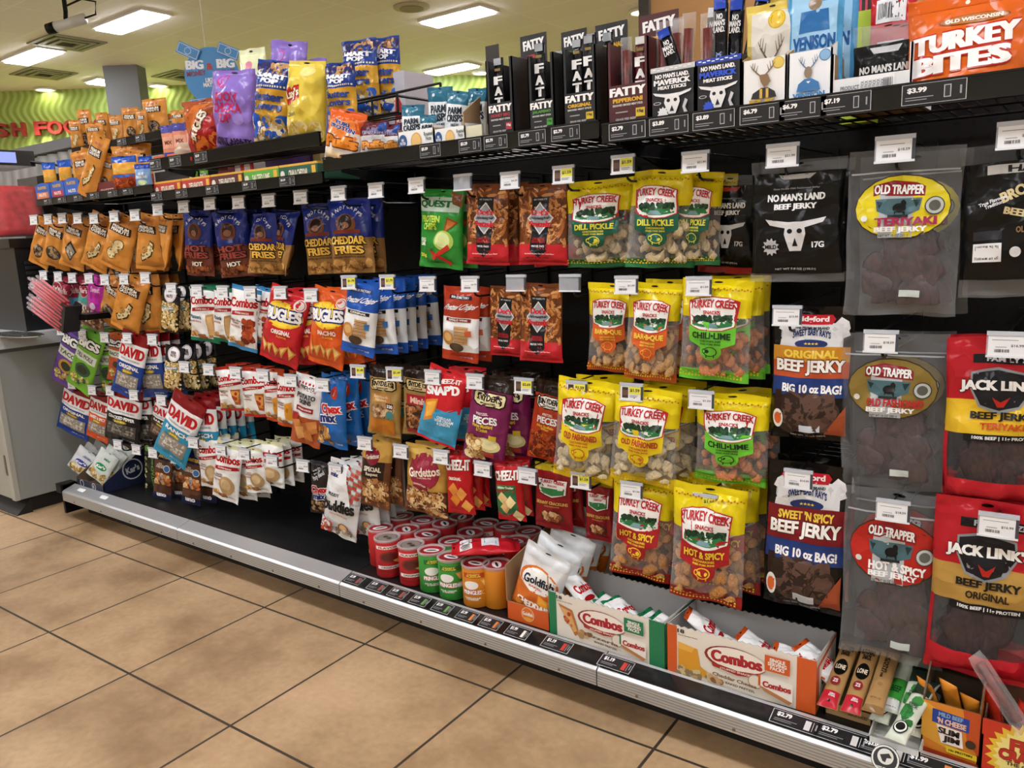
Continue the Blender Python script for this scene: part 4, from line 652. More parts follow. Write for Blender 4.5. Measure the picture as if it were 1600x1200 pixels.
def note(u, v, rot, s=.2):
    b = MB(); b.box(-s, -.004, -s*.5, s, .0, s*.5, plain('3f8fd0', .45))
    P = Plane((0, -.0045, s*.5), (1, 0, 0), (0, 0, -1), (0, -1, 0), 2*s, s)
    w_ = 'e6f1fa'
    draw(b, P, [R(-.46, .1, .46, .14, w_), R(-.46, .86, .46, .9, w_), R(-.46, .1, -.44, .9, w_), R(.44, .1, .46, .9, w_), C(0, .5, .15, w_), C(0, .5, .13, '3f8fd0')], card, .0006, .0004)
    o = b.build('banknote', t); o.location = (u*2*R0, -.006, (.5-v)*2*R0); o.rotation_euler = (0, radians(rot), 0)
note(-.38, .06, 26, R0*.42); note(.36, .1, 24, R0*.4); note(-.26, .98, -4, R0*.36)
b = MB(); b.tube([(-.02, 0, R0), (-.02, 0, CEIL-c.z)], .0025, plain('d9d6c8', .5), 5); b.build('hanging_wire', t)
# corrugated metal counter far left, in the back
q0, q1 = ony(0, 262, 2.3), ony(118, 246, 2.3)
t = tag(empty('corrugated_counter', (q0.x, 2.3, 0)), 'corrugated silver metal counter front with grey ledge at far left', 'counter')
b = MB(); V = []; F = []; n = 96; x0, x1 = -1.2, 1.9
for i in range(n+1):
    x = x0+(x1-x0)*i/n; d = .018*sin(i*pi/2)
    V += [(x, d, .02), (x, d, q0.z+.02)]
for i in range(n): F.append((2*i, 2*i+2, 2*i+3, 2*i+1))
b.add(V, F, plain('b9bec2', .3, .8)); b.build('metal_panel', t, True)
b = MB(); z0 = ony(60, 238, 2.27).z; b.box(x0, -.04, z0-.01, x1, .5, z0+.045, plain('74777b', .45)); b.box(x0, .03, .02, x1, .48, z0-.012, plain('5c5f63', .6)); b.build('counter_ledge', t)
# wooden panel at the top right, far behind
p0, p1 = ony(1017, 20, 3.4), ony(1420, -20, 3.4)
slab('trim_2', p0.x, 3.4, 0, p1.x+1.5, 3.5, CEIL, plain('b98a52', .55)); slab('trim_3', p0.x-.05, 3.38, 0, p0.x, 3.52, CEIL, plain('3a352e', .6))

# ------------------------------------------------------------------ the shelving run
XS = [-3.13, -2.345, -1.57, -.785, 0, .785]; YB = 1.68; DECK = .122
def peg_mat():
    m, nt, b = _bsdf('pegboard'); N = nt.nodes.new; L = nt.links.new
    tc = N('ShaderNodeTexCoord'); sc = N('ShaderNodeVectorMath'); sc.operation = 'SCALE'; sc.inputs['Scale'].default_value = 1/.0254
    fr = N('ShaderNodeVectorMath'); fr.operation = 'FRACTION'; su = N('ShaderNodeVectorMath'); su.operation = 'SUBTRACT'; su.inputs[1].default_value = (.5, .5, .5)
    mu = N('ShaderNodeVectorMath'); mu.operation = 'MULTIPLY'; mu.inputs[1].default_value = (1, 0, 1); ln = N('ShaderNodeVectorMath'); ln.operation = 'LENGTH'
    L(tc.outputs['Object'], sc.inputs[0]); L(sc.outputs[0], fr.inputs[0]); L(fr.outputs[0], su.inputs[0]); L(su.outputs[0], mu.inputs[0]); L(mu.outputs[0], ln.inputs[0])
    cr = N('ShaderNodeValToRGB'); cr.color_ramp.interpolation = 'CONSTANT'; cr.color_ramp.elements[0].color = (.001, .001, .001, 1); cr.color_ramp.elements[1].position = .15; cr.color_ramp.elements[1].color = sg('0e0f11')
    L(ln.outputs['Value'], cr.inputs[0]); L(cr.outputs[0], b.inputs['Base Color']); b.inputs['Roughness'].default_value = .45; b.inputs['Specular IOR Level'].default_value = .25
    bp = N('ShaderNodeBump'); bp.inputs['Strength'].default_value = .8; bp.inputs['Distance'].default_value = .004; L(cr.outputs[0], bp.inputs['Height']); L(bp.outputs[0], b.inputs['Normal'])
    return m
PEG = peg_mat()
gon = tag(empty('gondola_shelving', (0, YB, 0)), 'long black pegboard shelving run with silver base rail on the tiled floor', 'store shelving')
def gpart(name, b, par=None): o = b.build(name, par or gon); o.location = (0, -YB, 0) if par is None else (0, 0, 0); return o
BAY = ['far left bay', 'left centre bay', 'right centre bay', 'far right bay']
decktex = mixmat('deck_paint', '08090a', '131416', 9, .42, 5)
for i in range(5):
    x0, x1 = XS[i], XS[i+1]
    b = MB(); b.box(x0+.012, YB, .05, x1-.012, YB+.02, 1.235, PEG); gpart('pegboard_panel', b)
    b = MB(); b.box(x0+.001, 1.33, DECK-.02, x1-.001, YB-.002, DECK, decktex); gpart('base_deck', b)
    b = MB(); b.box(x0, 1.37, .0, x1, 1.385, DECK-.021, plain('0c0c0d', .6)); gpart('kick_plate', b)
    e = .0015
    b = MB(); zf0, zf1, zt = .074, .108, .124
    b.prism([(x0+e, 1.285, zf0), (x0+e, 1.285, zf1), (x0+e, 1.291, zf1+.005), (x0+e, 1.327, zt), (x0+e, 1.335, zt+.003), (x0+e, 1.335, zf0)], (x1-x0-2*e, 0, 0), plain('c4c7c9', .3, .6))
    for k in range(5): b.box(x0+e, 1.2842, zf0+.005+k*.006, x1-e, 1.285, zf0+.0065+k*.006, plain('8f9294', .4, .6))
    for k in range(4): b.lathe([(.0025, 0), (.0025, .002)], plain('5a5a58', .5), 8) if False else b.box(x0+.09+k*.2, 1.283, .079, x0+.095+k*.2, 1.2845, .084, plain('6a5a44', .5))
    rail = gpart('base_rail', b)
    if i >= 2:
        b = MB(); o = Vector((x0+.004, 1.2915, zf1+.0055)); d = Vector((0, 1.327-1.291, zt-zf1-.005)); L_ = d.length; d.normalize(); nr = Vector((0, -d.z, d.y))
        b.prism([o+nr*.001, o+d*L_+nr*.001, o+d*L_+nr*.002, o+nr*.002], (x1-x0-.008, 0, 0), plain('0c0d0f', .18)); sp = gpart('price_strip', b, rail)
        def rlabel(px, py, price, w=.075, dot='a5503a'):
            c = onz(px, py, .117); b = MB(); cen = Vector((c.x, 0, 0))+Vector((0, o.y, o.z))+d*(L_*.5)
            P = Plane(cen-d*(-L_*.42)+nr*.0026, (1, 0, 0), -d, nr, w, L_*.84)
            draw(b, P, [R(-.5, 0, .5, 1, 'd5d7da'), R(-.485, .03, .485, .97, '101114'), T(price, -.24, .3, .3, .34, 'f2f2f2', bold=.07), R(-.42, .62, .05, .66, '9a9ca0'), R(-.42, .74, -.05, .78, '9a9ca0'), R(.2, .2, .32, .85, dot), R(.36, .2, .37, .85, 'd5d7da'), R(.42, .3, .45, .7, '9a9ca0')], card, .0002, .0001)
            b.build('price_label', sp)
        if i == 2:
            for q in ((560, 905, '$1.99', .055, 'a5503a'), (593, 917, '$1.99', .055, 'a5503a'), (625, 928, '$1.99', .055, 'a5503a'), (661, 938, '$1.99', .055, '6aa04a'), (697, 949, '$1.99', .055, '6aa04a'), (736, 961, '$1.99', .055, 'd9803a'), (774, 972, '$1.99', .055, 'd9803a'), (817, 985, '$1.99', .06, 'e9e6e2'), (877, 1005, '$1.19', .07, 'c03a2a')): rlabel(*q)
        if i == 3:
            for q in ((968, 1035, '$1.19', .075, 'c03a2a'), (1248, 1122, '$2.79', .085, 'd9d9d9'), (1318, 1147, '$2.79', .085, 'd9d9d9'), (1385, 1168, '2/$3.00', .085, 'd9d9d9'), (1460, 1190, '$1.99', .085, 'd9803a')): rlabel(*q)
for x in XS:
    b = MB(); b.box(x-.011, YB-.012, .02, x+.011, YB+.03, 1.25, BLACK); gpart('upright', b)
b = MB(); b.box(-3.145, 1.29, .02, -3.1315, YB+.03, .13, BLACK); b.box(-3.17, 1.283, .1, -3.1315, 1.34, .135, BLACK); gpart('end_bumper', b)
# wire shelves -----------------------------------------------------
def wire_shelf(x0, x1, yf, yb, zb, zt, label, labels=(), zw=None, rail_h=None, m='060709'):
    t = tag(empty('wire_shelf', ((x0+x1)/2, yb, zb)), label, 'wire shelf', 'black wire shelves'); O = Vector(((x0+x1)/2, yb, zb))
    def pt(name, b, par=t, sm=False):
        o = b.build(name, par, sm); o.location = -O if par is t else (0, 0, 0); return o
    e = .003; zw = zw or zb+.012
    b = MB(); b.box(x0+e, yf, zb, x1-e, yf+.006, zt, plain(m, .12)); b.box(x0+e, yf-.002, zt-.003, x1-e, yf+.008, zt, plain('0d0e10', .2)); b.box(x0+e, yf-.002, zb, x1-e, yf+.008, zb+.003, plain('0d0e10', .2)); rail = pt('front_rail', b)
    b = MB()
    n = int((x1-x0)/.026)
    for i in range(n+1):
        x = x0+e+.004+(x1-x0-2*e-.008)*i/n; b.tube([(x, yf+.008, zb+.004), (x, yf+.02, zw), (x, yb, zw)], .0017, STEEL_BLACK, 4)
    for y in (yf+.02, (yf+yb)/2, yb-.01): b.tube([(x0+e, y, zw-.004), (x1-e, y, zw-.004)], .0028, STEEL_BLACK, 5)
    pt('wire_deck', b)
    for x in (x0+.012, x1-.012):
        b = MB(); b.prism([(x-.0015, yf+.05, zb), (x-.0015, yb, zb-.05), (x-.0015, yb, zb+.008), (x-.0015, yf+.05, zb+.008)], (.003, 0, 0), BLACK); pt('bracket', b)
    for px, py, price, w in labels:
        c = ony(px, py, yf); b = MB(); h = zt-zb-.007
        P = Plane((c.x, yf-.0012, zt-.0035), (1, 0, 0), (0, 0, -1), (0, -1, 0), w, h)
        draw(b, P, [R(-.5, 0, .5, 1, 'c9cbce'), R(-.488, .025, .488, .975, '0e0f12'), T(price, -.26, .32, .3, .28, 'f2f2f2', bold=.07), R(-.44, .64, .0, .68, '9a9ca0'), R(-.44, .76, -.1, .8, '9a9ca0'), R(.16, .2, .27, .8, 'b9bcc0'), R(.175, .24, .255, .76, '2a2c30'), R(.4, .3, .43, .7, '9a9ca0')], card, .0002, .00012)
        b.build('price_label', rail)
    return t
SH_R = wire_shelf(-.785, 0, 1.35, YB-.02, 1.155, 1.191, 'black wire top shelf under the meat stick boxes and orange pouch', [(980, 203, '$2.79', .075), (1045, 194, '$3.89', .075), (1115, 186, '$3.89', .075), (1191, 177, '$6.79', .075), (1254, 169, '$6.79', .075), (1321, 160, '$7.19', .075), (1459, 143, '$3.99', .085)])
wire_shelf(0, .785, 1.35, YB-.02, 1.155, 1.191, 'black wire top shelf right of the orange pouch')
wire_shelf(-1.57, -.785, 1.35, YB-.02, 1.166, 1.199, 'black wire top shelf under the white cheese crisp pouches', [(673, 242, '$5.59', .06), (735, 232, '$3.29', .06), (775, 227, '$2.79', .06), (832, 221, '$2.79', .065), (884, 213, '$2.79', .065)])
wire_shelf(-2.345, -1.57, 1.35, YB-.02, 1.139, 1.167, 'black wire shelf holding the flat candy cartons', [(245, 307, '$2.29', .06), (284, 302, '$2.29', .06), (332, 297, '$2.29', .06), (390, 289, '$2.29', .06), (449, 281, '$2.29', .06)])
wire_shelf(-2.345, -1.57, 1.35, YB-.02, 1.228, 1.262, 'black wire top shelf under the lilac and yellow popcorn bags', [(243, 256, '$2.29', .06), (274, 251, '$2.29', .06), (314, 244, '$2.29', .06)])
wire_shelf(-3.13, -2.345, 1.35, YB-.02, 1.166, 1.19, 'black wire shelf at the far left under the small blue boxes', [(75, 314, '$1.99', .06), (97, 311, '$1.99', .06), (122, 307, '$1.99', .06), (148, 304, '$1.99', .06), (176, 300, '$1.99', .06), (200, 297, '$1.99', .06)])
wire_shelf(-3.13, -2.345, 1.5, YB+.1, 1.35, 1.377, 'upper back wire shelf at the far left heaped with orange nut bags', [(190, 217, '$1.99', .06), (219, 211, '$1.99', .06)])
# ------------------------------------------------------------------ peg hooks and price tags
ORD = ['first', 'second', 'third', 'fourth', 'fifth', 'sixth', 'seventh', 'eighth', 'ninth', 'tenth', 'eleventh', 'twelfth', 'thirteenth', 'fourteenth']
ROWN = ['top row', 'second row', 'third row', 'fourth row', 'bottom row']
def bay(x): return 0 if x < -2.345 else 1 if x < -1.57 else 2 if x < -.785 else 3
pap = lambda c: plain(c, .5)
HOLD = clear('label_plastic', .3, 'dfe6f2', .15)
_hm = {}
def hook_meshes(L):
    k = round(L, 2)
    if k not in _hm:
        a = MB(); a.box(-.012, -.003, -.04, .012, .002, .025, BLACK); a.box(-.004, -.001, .01, .004, .007, .02, BLACK)
        r = MB(); r.tube([(0, 0, -.03), (0, -L+.03, -.03), (0, -L+.018, -.026), (0, -L+.014, -.019)], .0026, STEEL_BLACK, 6)
        s = MB(); s.tube([(0, 0, .017), (0, -L+.004, .017)], .0018, STEEL_BLACK, 5); s.tube([(-.02, -L+.004, .017), (.02, -L+.004, .017)], .0018, STEEL_BLACK, 5)
        _hm[k] = (a.mesh('back_plate'), r.mesh('peg_rod'), s.mesh('scan_arm'))
    return _hm[k]
_lm = {}
def label_meshes(kind, price):
    k = (kind, price)
    if k not in _lm:
        w, h = .05, .036
        a = MB(); a.box(-w/2, -.0015, -h/2, w/2, -.0005, h/2, HOLD); a.box(-w/2, -.003, h/2-.006, w/2, .002, h/2, plain('b9c0ca', .25)); a.box(w/2-.004, -.0025, -h/2, w/2, .0005, h/2-.006, plain('3a3f4a', .3)); a.box(-w/2, -.003, -h/2, w/2, .0005, -h/2+.003, plain('dfe3e8', .25))
        p = None
        if kind != 'e':
            p = MB(); P = Plane((-.001, -.0018, h/2-.006), (1, 0, 0), (0, 0, -1), (0, -1, 0), w-.006, h-.009)
            ops = [R(-.5, 0, .5, 1, 'e6e9ec')]
            if kind == 'w': ops += [R(-.4, .2, .3, .235, '8a8e94'), T(price, .28, .5, .34, .15, '6a6e75'), R(-.3, .56, .0, .59, '8a8e94'), BAR(-.12, .76, .4, .16, 22)]
            else: ops += [R(-.42, .1, -.12, .9, '3a2a28'), R(-.4, .3, -.14, .7, '6a4a3a'), R(-.08, .04, .5, .6, 'e3e04a'), T(price, .21, .32, .46, .26, '2a2c1a', bold=.04), R(-.04, .68, .36, .72, '8a8e94'), R(-.04, .78, .3, .82, '8a8e94')]
            draw(p, P, ops, pap, .0002, .0001); p = p.mesh('price_label')
        _lm[k] = (a.mesh('label_holder'), p)
    return _lm[k]
HOOKS = []
def hook(row, px, py, kind='w', price='$2.29', yt=1.385, s=1.0, ry=0):
    p = ony(px, py, yt); L = YB-yt
    HOOKS.append((row, p.x, p, kind, price, L, s, ry))
def finish_hooks():
    HOOKS.sort(key=lambda h: (bay(h[1]), h[0], h[1])); cnt = {}
    kd = {'w': 'white price tag', 'y': 'yellow and white price tag', 'e': 'empty clear tag holder'}
    for row, x, p, kind, price, L, s, ry in HOOKS:
        k = (bay(x), row); cnt[k] = cnt.get(k, 0)+1
        t = tag(empty('peg_hook', (p.x, YB-.0035, p.z)), 'black peg hook with %s, %s in %s, %s' % (kd[kind], ORD[cnt[k]-1], ROWN[row], BAY[k[0]]), 'peg hook', 'peg hooks with price tags')
        for n, me in zip(('back_plate', 'peg_rod', 'scan_arm'), hook_meshes(L)): link(n, me, t)
        a, q = label_meshes(kind, price); o = link('label_holder', a, t); o.location = (0, -L, 0); o.scale = (s, 1, s); o.rotation_euler = (radians(-4), 0, radians(8 if x < -1.5 else 3)+ry)
        if q: link('price_label', q, o)
for x, y in ((55, 343.5), (77.5, 342.5), (99.4, 341), (123.5, 341), (149, 341), (180.6, 338), (213, 336), (249, 327.5)): hook(0, x, y)
for x, y in ((70, 430), (93, 432), (115, 434), (141, 435), (166, 437), (196, 436), (229, 434)): hook(1, x, y)
for x, y in ((97, 516), (131, 522), (165.5, 527), (201, 528), (240, 530)): hook(2, x, y)
for x, y in ((114, 600), (146, 609), (174, 610), (211, 617), (254, 625)): hook(3, x, y)
for x, y in ((186, 694), (215, 702), (241, 707)): hook(4, x, y)
for x, y in ((289, 323), (330, 318), (375, 316), (422, 313), (472, 308), (531, 302), (589.5, 297.5)): hook(0, x, y)
for x, y in ((270, 451), (310, 454), (350, 455.5), (393, 457), (440, 457), (488, 461)): hook(1, x, y)
hook(1, 547, 441, 'y', '$1.79'); hook(1, 607, 440.5, 'y', '$1.79')
for x, y in ((290, 573), (328, 577), (370, 582), (413, 586), (456.5, 594), (506, 601)): hook(2, x, y)
hook(2, 561, 580, 'y', '$1.49'); hook(2, 618, 584, 'y', '$1.49', ry=.15)
for x, y in ((304, 691), (347, 702), (384, 709), (427, 719), (475, 727), (526, 734)): hook(3, x, y)
hook(4, 276, 716)
hook(0, 653, 290, 'w', '$2.49'); hook(0, 725, 285, 'e', ''); hook(0, 799, 282, 'w', '$4.29'); hook(0, 882, 273, 'y', '$1.59'); hook(0, 975, 257, 'y', '$1.59')
hook(1, 670, 443.6, 'w', '$4.79'); hook(1, 736, 443.6, 'w', '$4.79'); hook(1, 808, 442, 'e', ''); hook(1, 892, 442, 'e', ''); hook(1, 980, 445, 'w', '$1.59')
hook(2, 678, 589); hook(2, 744, 595.5); hook(2, 820, 602.5, 'y', '$2.69'); hook(2, 902.5, 607.5, 'y', '$1.59'); hook(2, 988, 612, 'y', '$1.59')
hook(3, 572, 692); hook(3, 628, 704.5); hook(3, 691, 713); hook(3, 756, 732); hook(3, 826, 743, 'w', '$1.59'); hook(3, 909, 750, 'y', '$1.59'); hook(3, 988, 765, 'w', '$1.59')
hook(0, 1088, 253, 'w', '$21.99', s=1.05); hook(0, 1224, 243, 'w', '$21.99', s=1.1); hook(0, 1399, 233, 'w', '$18.59', s=1.15); hook(0, 1592, 211, 'w', '$16.99', s=1.1)
hook(1, 1093, 447, 'w', '$1.59'); hook(1, 1231, 493, 'w', '$13.99'); hook(1, 1377, 533, 'w', '$18.59', s=1.05); hook(1, 1575, 538, 'w', '$16.99', s=1.1)
hook(2, 1097, 624, 'w', '$1.59'); hook(3, 1103, 785, 'y', '$1.59'); hook(3, 1248, 748, 'w', '$14.99'); hook(3, 1396, 797, 'w', '$18.59', s=1.05); hook(3, 1560, 820, 'w', '$16.99', s=1.1)
finish_hooks()
# the wire basket arm between the two dark jerky rows
t = tag(empty('wire_rack', (0, YB, 0)), 'small black wire rack between the two dark jerky bags with blue stripes', 'wire rack')
b = MB(); q0, q1 = ony(1212, 722, 1.46), ony(1312, 726, 1.46); z = q0.z
for k in range(7): y = 1.46+k*.03-YB; b.tube([(q0.x, y, z), (q1.x, y, z)], .0018, STEEL_BLACK, 5)
for x in (q0.x, q1.x): b.tube([(x, 1.46-YB, z), (x, -.002, z)], .0024, STEEL_BLACK, 5)
b.build('wire_grid', t)

# ------------------------------------------------------------------ bag contents
def blob(rd, sx, sy, sz, curl, sub=2):
    bm = bmesh.new(); bmesh.ops.create_icosphere(bm, subdivisions=sub, radius=1); s = rd.uniform(0, 99); vs = []
    rot = Matrix.Rotation(rd.uniform(0, 6.3), 3, 'Y') @ Matrix.Rotation(rd.uniform(-.6, .6), 3, 'X') @ Matrix.Rotation(rd.uniform(-.5, .5), 3, 'Z')
    for v in bm.verts:
        p = v.co.copy(); q = 1+.45*noise.noise(p*1.9+Vector((s, s, s)))+.16*noise.noise(p*5+Vector((s, 0, 0))); p *= q
        p = Vector((p.x*sx, p.y*sy, p.z*sz)); a = p.x/sx*curl
        p = Vector((p.x*cos(a*.5), p.y, p.z+sx*.5*curl*(p.x/sx)**2)); vs.append(rot @ p)
    fs = [tuple(v.index for v in f.verts) for f in bm.faces]; bm.free(); return vs, fs
RC = {'pale': ('a8926a', 'd6c49c'), 'tan': ('b08350', 'd9b078'), 'rust': ('a85f38', 'd08a58'), 'cream': ('b8a67e', 'e0d3b0'), 'brown': ('9a6430', 'cf9450')}
CM = {}
def contents_mesh(kind):
    """filling for a bag 1 wide, 1 high, 1 thick (scaled on the object)"""
    if kind not in CM:
        rd = random.Random(hash(kind) % 97 if False else len(kind)*7); b = MB()
        if kind in RC:
            m = mixmat('rind_'+kind, RC[kind][0], RC[kind][1], 55, .6, 5, bmp=.5)
            for i in range(46):
                v = .5+.46*rd.random()**.9; r = rd.uniform(.055, .1)
                vs, fs = blob(rd, r*1.25, r*.9, r*.75, rd.uniform(.4, 1.3)); c = Vector((rd.uniform(-.4, .4), rd.uniform(-.3, .3), -v+.03))
                b.add([(max(-.45, min(.45, c.x+p.x)), max(-.42, min(.4, c.y+p.y*3.2))*max(.1, 1-(2.05*(c.x+p.x))**2)**.5 if abs(c.x+p.x) < .48 else 0, max(-.9, c.z+p.z*.8)) for p in vs], fs, m)
        else:
            m = mixmat('jerky_meat', '1c0d0b', '452320', 26, .5, 5, bmp=.6)
            lo, hi = (.5, .9) if kind == 'jerky' else (.6, .84)
            for i in range(22):
                v = rd.uniform(lo, hi); vs, fs = blob(rd, rd.uniform(.12, .2), .05, rd.uniform(.06, .13), .2); c = Vector((rd.uniform(-.28, .28), rd.uniform(-.22, .2), -v+.03))
                b.add([(max(-.42, min(.42, c.x+p.x)), max(-.36, min(.34, c.y+p.y*3))*min(1, max(.1, -(c.z+p.z)))**.9*max(.1, 1-(2*(c.x+p.x))**2)**.5, max(-.9, c.z+p.z)) for p in vs], fs, m)
        CM[kind] = b.mesh('filling', True)
    return CM[kind]

# ------------------------------------------------------------------ hanging bags
BAGS = []; SEED = [0]
def bag(row, key, tx, ty, bx, by, w, y=1.425, n=0, dy=.036, tw=0, yaw=None, g=None, note=''):
    BAGS.append(dict(row=row, key=key, tx=tx, ty=ty, bx=bx, by=by, w=w, y=y, n=n, dy=dy, tw=tw, yaw=yaw, note=note))
def place_bag(q):
    d = DES[q['key']]; SEED[0] += 1; T0 = ony(q['tx'], q['ty'], q['y']); B0 = ony(q['bx'], q['by'], q['y'])
    h = (T0-B0).length*1.01; mid = (T0+B0)/2; dep = (mid-CAM).dot(FW); th = atan2(-mid.x, mid.y); wp = q['w']*dep/FOC
    w = h*d['asp']
    if q['yaw'] is None:
        r = wp/w; yaw = th-acos(min(1, max(.2, r)))
        yaw = max(-.15, min(.45, yaw))
    else: yaw = q['yaw']
    if not q['tw']:
        w2 = wp/max(.35, cos(th-yaw)); w = max(w*.78, min(w*1.22, w2))
    rot_a = asin(max(-.5, min(.5, -(B0.x-T0.x)/h)))
    a, tp, bt, s = bag_meshes(d, w, h, d['t']*min(1.25, max(.75, w/.13)), SEED[0], q['tw'])
    o = link(d['kind'], a); link('top_seal', tp, o); link('bottom_seal', bt, o)
    if d.get('rind'): c = link('pork_rinds', contents_mesh(d['rind']), o); c.scale = (w, s.t*.82, h); tag(c, kind='stuff')
    if d.get('jerky'): c = link('beef_jerky', contents_mesh('jerky' if d['bands'][0][1] == 'haze' else 'jerky_low'), o); c.scale = (w, s.t*.8, h); tag(c, kind='stuff')
    o.location = T0 + Vector((0, 0, -.0)); o.rotation_euler = Matrix.Rotation(yaw, 3, 'Z').to_4x4().to_euler() if False else (Matrix.Rotation(yaw, 4, 'Z') @ Matrix.Rotation(rot_a, 4, 'Y')).to_euler()
    q['o'] = o; q['x'] = T0.x; q['yaw_'] = yaw; return o
def finish_bags():
    for q in BAGS: place_bag(q)
    BAGS.sort(key=lambda q: (bay(q['x']), q['row'], q['x'])); cnt = {}; rd = random.Random(5)
    for q in BAGS:
        k = (bay(q['x']), q['row']); cnt[k] = cnt.get(k, 0)+1; d = DES[q['key']]
        where = '%s in %s, %s' % (ORD[cnt[k]-1], ROWN[q['row']], BAY[k[0]])
        grp = d['desc'].replace(' bag', ' bags').replace(' pouch', ' pouches').replace(' pack ', ' packs ')
        words = d['desc'].split()
        tag(q['o'], ' '.join(words[:9])+', '+where, d['cat'], grp)
        sh = ' '.join(words[:5])
        while words[min(len(sh.split()), len(words))-1] in ('with', 'and', 'a'): sh = ' '.join(sh.split()[:-1]); words = words
        for i in range(q['n']):
            c = dup(q['o']); yy = q['dy']*(i+1)
            c.location = q['o'].location+Vector((rd.uniform(-.004, .004), yy, rd.uniform(-.004, .003)))
            c.rotation_euler = (0, rd.uniform(-.04, .04), max(0, q['yaw_']*.6+rd.uniform(-.06, .06)))
            tag(c, '%s behind the %s, %s' % (['next bag', 'second bag', 'third bag', 'fourth bag', 'fifth bag', 'sixth bag', 'seventh bag'][i], d['kind'].replace('_', ' ')+' '+ORD[cnt[k]-1]+' from left', ROWN[q['row']]+', '+BAY[k[0]]), d['cat'], grp)
# far left bay
bag(0, 'nut_round', 75, 345, 70, 415, 27, n=1, yaw=.35); bag(0, 'nut_mix', 93, 345, 89, 419, 24, 1.43, tw=.5); bag(0, 'nut_diamond', 122, 342, 120, 419, 33, n=2, yaw=.35)
bag(0, 'nut_cashew', 165, 340, 157, 421, 36, 1.425, yaw=.35); bag(0, 'nut_peanut', 198, 339, 190, 421, 42, 1.415, n=2, yaw=.4); bag(0, 'nut_cashew', 234, 337, 238, 423, 27, 1.425, tw=.6); bag(0, 'nut_mix', 258, 336, 263, 423, 25, 1.43, n=2, tw=-.7)
bag(1, 'kars_pink', 98, 434, 97, 500, 24, n=2, yaw=.4); bag(1, 'kars_white', 138, 439, 136, 512, 20, 1.44, yaw=.2); bag(1, 'magenta', 154, 433, 153, 515, 26, 1.425, yaw=.3)
bag(1, 'nut_round', 184, 436, 172, 510, 24, 1.43, tw=.3); bag(1, 'nut_cashew', 212, 434, 204, 516, 42, 1.42, n=3, yaw=.35)
bag(2, 'bigs_purple', 121, 517, 101, 588, 33, 1.41, yaw=.3); bag(2, 'bigs_green', 148, 520, 130, 600, 33, 1.41, n=3, yaw=.3); bag(2, 'bigs_orange', 186, 522, 187, 596, 26, 1.43, yaw=.3); bag(2, 'david_blue', 214, 524, 207, 617, 34, 1.405, n=3, yaw=.4)
bag(3, 'david_blue', 126, 605, 122, 677, 43, 1.415, yaw=.35); bag(3, 'david_orange', 160, 615, 158, 686, 30, 1.43, yaw=.3); bag(3, 'david_pepper', 197, 609, 197, 691, 49, 1.41, n=2, yaw=.35)
bag(3, 'david_bbq', 262, 628, 255, 688, 34, 1.45, yaw=.3); 
bag(4, 'pistach', 237, 697, 243, 771, 20, 1.45, tw=.3); bag(4, 'planters', 257, 704, 258, 779, 26, 1.42, n=1, yaw=.35); 
# left centre bay
bag(4, 'planters', 303, 709, 303, 787, 27, 1.42, n=1, yaw=.35)
bag(3, 'david_ranch', 297, 625, 270, 706, 48, 1.40, n=5, dy=.034, yaw=.3)
bag(0, 'andy_hot', 308, 331, 316, 433, 42, 1.45, n=1, yaw=.25); bag(0, 'andy_hot', 358, 331, 373, 434, 52, 1.45, n=2, yaw=.25); bag(0, 'andy_ched', 413, 335, 418, 430, 28, 1.45, tw=.7); bag(0, 'andy_ched', 446, 331, 449, 430, 40, 1.47, tw=-.8)
bag(0, 'andy_ched', 497, 321, 508, 430, 52, 1.47, yaw=.2); bag(0, 'andy_ched', 545, 314, 554, 429, 66, 1.45, n=1, yaw=.2, dy=.05)
bag(1, 'beernuts', 268, 450, 269, 520, 26, 1.43, n=2, yaw=.3); bag(1, 'combo_green', 320, 450, 324, 535, 43, 1.425, n=1, yaw=.25); bag(1, 'combo_green', 352, 452, 354, 536, 32, 1.435, yaw=.2); bag(1, 'combo_blue', 386, 452, 383, 547, 42, 1.41, yaw=.25); bag(1, 'combo_blue', 418, 452, 414, 540, 34, 1.44, yaw=.2)
bag(1, 'bugle_red', 455, 456, 441, 567, 60, 1.41, n=2, yaw=.25); bag(1, 'bugle_orange', 520, 455, 512, 572, 56, 1.405, n=2, yaw=.2); bag(1, 'crisp_blue', 570, 441, 562, 554, 52, 1.41, n=5, dy=.042, yaw=.25)
bag(2, 'beernuts', 274, 543, 274, 613, 27, 1.42, n=3, dy=.04, yaw=.35); bag(2, 'combo_pizza', 357, 575, 366, 643, 38, 1.42, n=2, yaw=.25); bag(2, 'combo_pizza', 395, 577, 403, 653, 38, 1.42, n=1, yaw=.25); bag(2, 'combo_ched', 428, 578, 434, 660, 30, 1.435, yaw=.2); bag(2, 'combo_ched', 450, 586, 452, 668, 30, 1.42, n=1, yaw=.2)
bag(2, 'skins', 486, 591, 480, 695, 44, 1.41, yaw=.2); bag(2, 'chex_blue', 522, 592, 518, 700, 34, 1.415, n=3, dy=.04, tw=.25); bag(2, 'sny_tan', 603, 575, 602, 682, 50, 1.42, n=1, yaw=.2)
bag(3, 'combo_cream', 326, 684, 334, 763, 34, 1.43, n=2, yaw=.25); bag(3, 'combo_cream', 360, 697, 356, 781, 38, 1.41, n=2, dy=.04, yaw=.25); bag(3, 'combo_cream', 396, 702, 406, 771, 24, 1.43, tw=.4); bag(3, 'combo_cream', 420, 692, 424, 760, 44, 1.45, n=2, yaw=.2)
bag(3, 'chex_brown', 503, 724, 504, 804, 32, 1.44, yaw=.2); bag(3, 'muddy', 545, 727, 533, 836, 52, 1.40, n=4, yaw=.2)
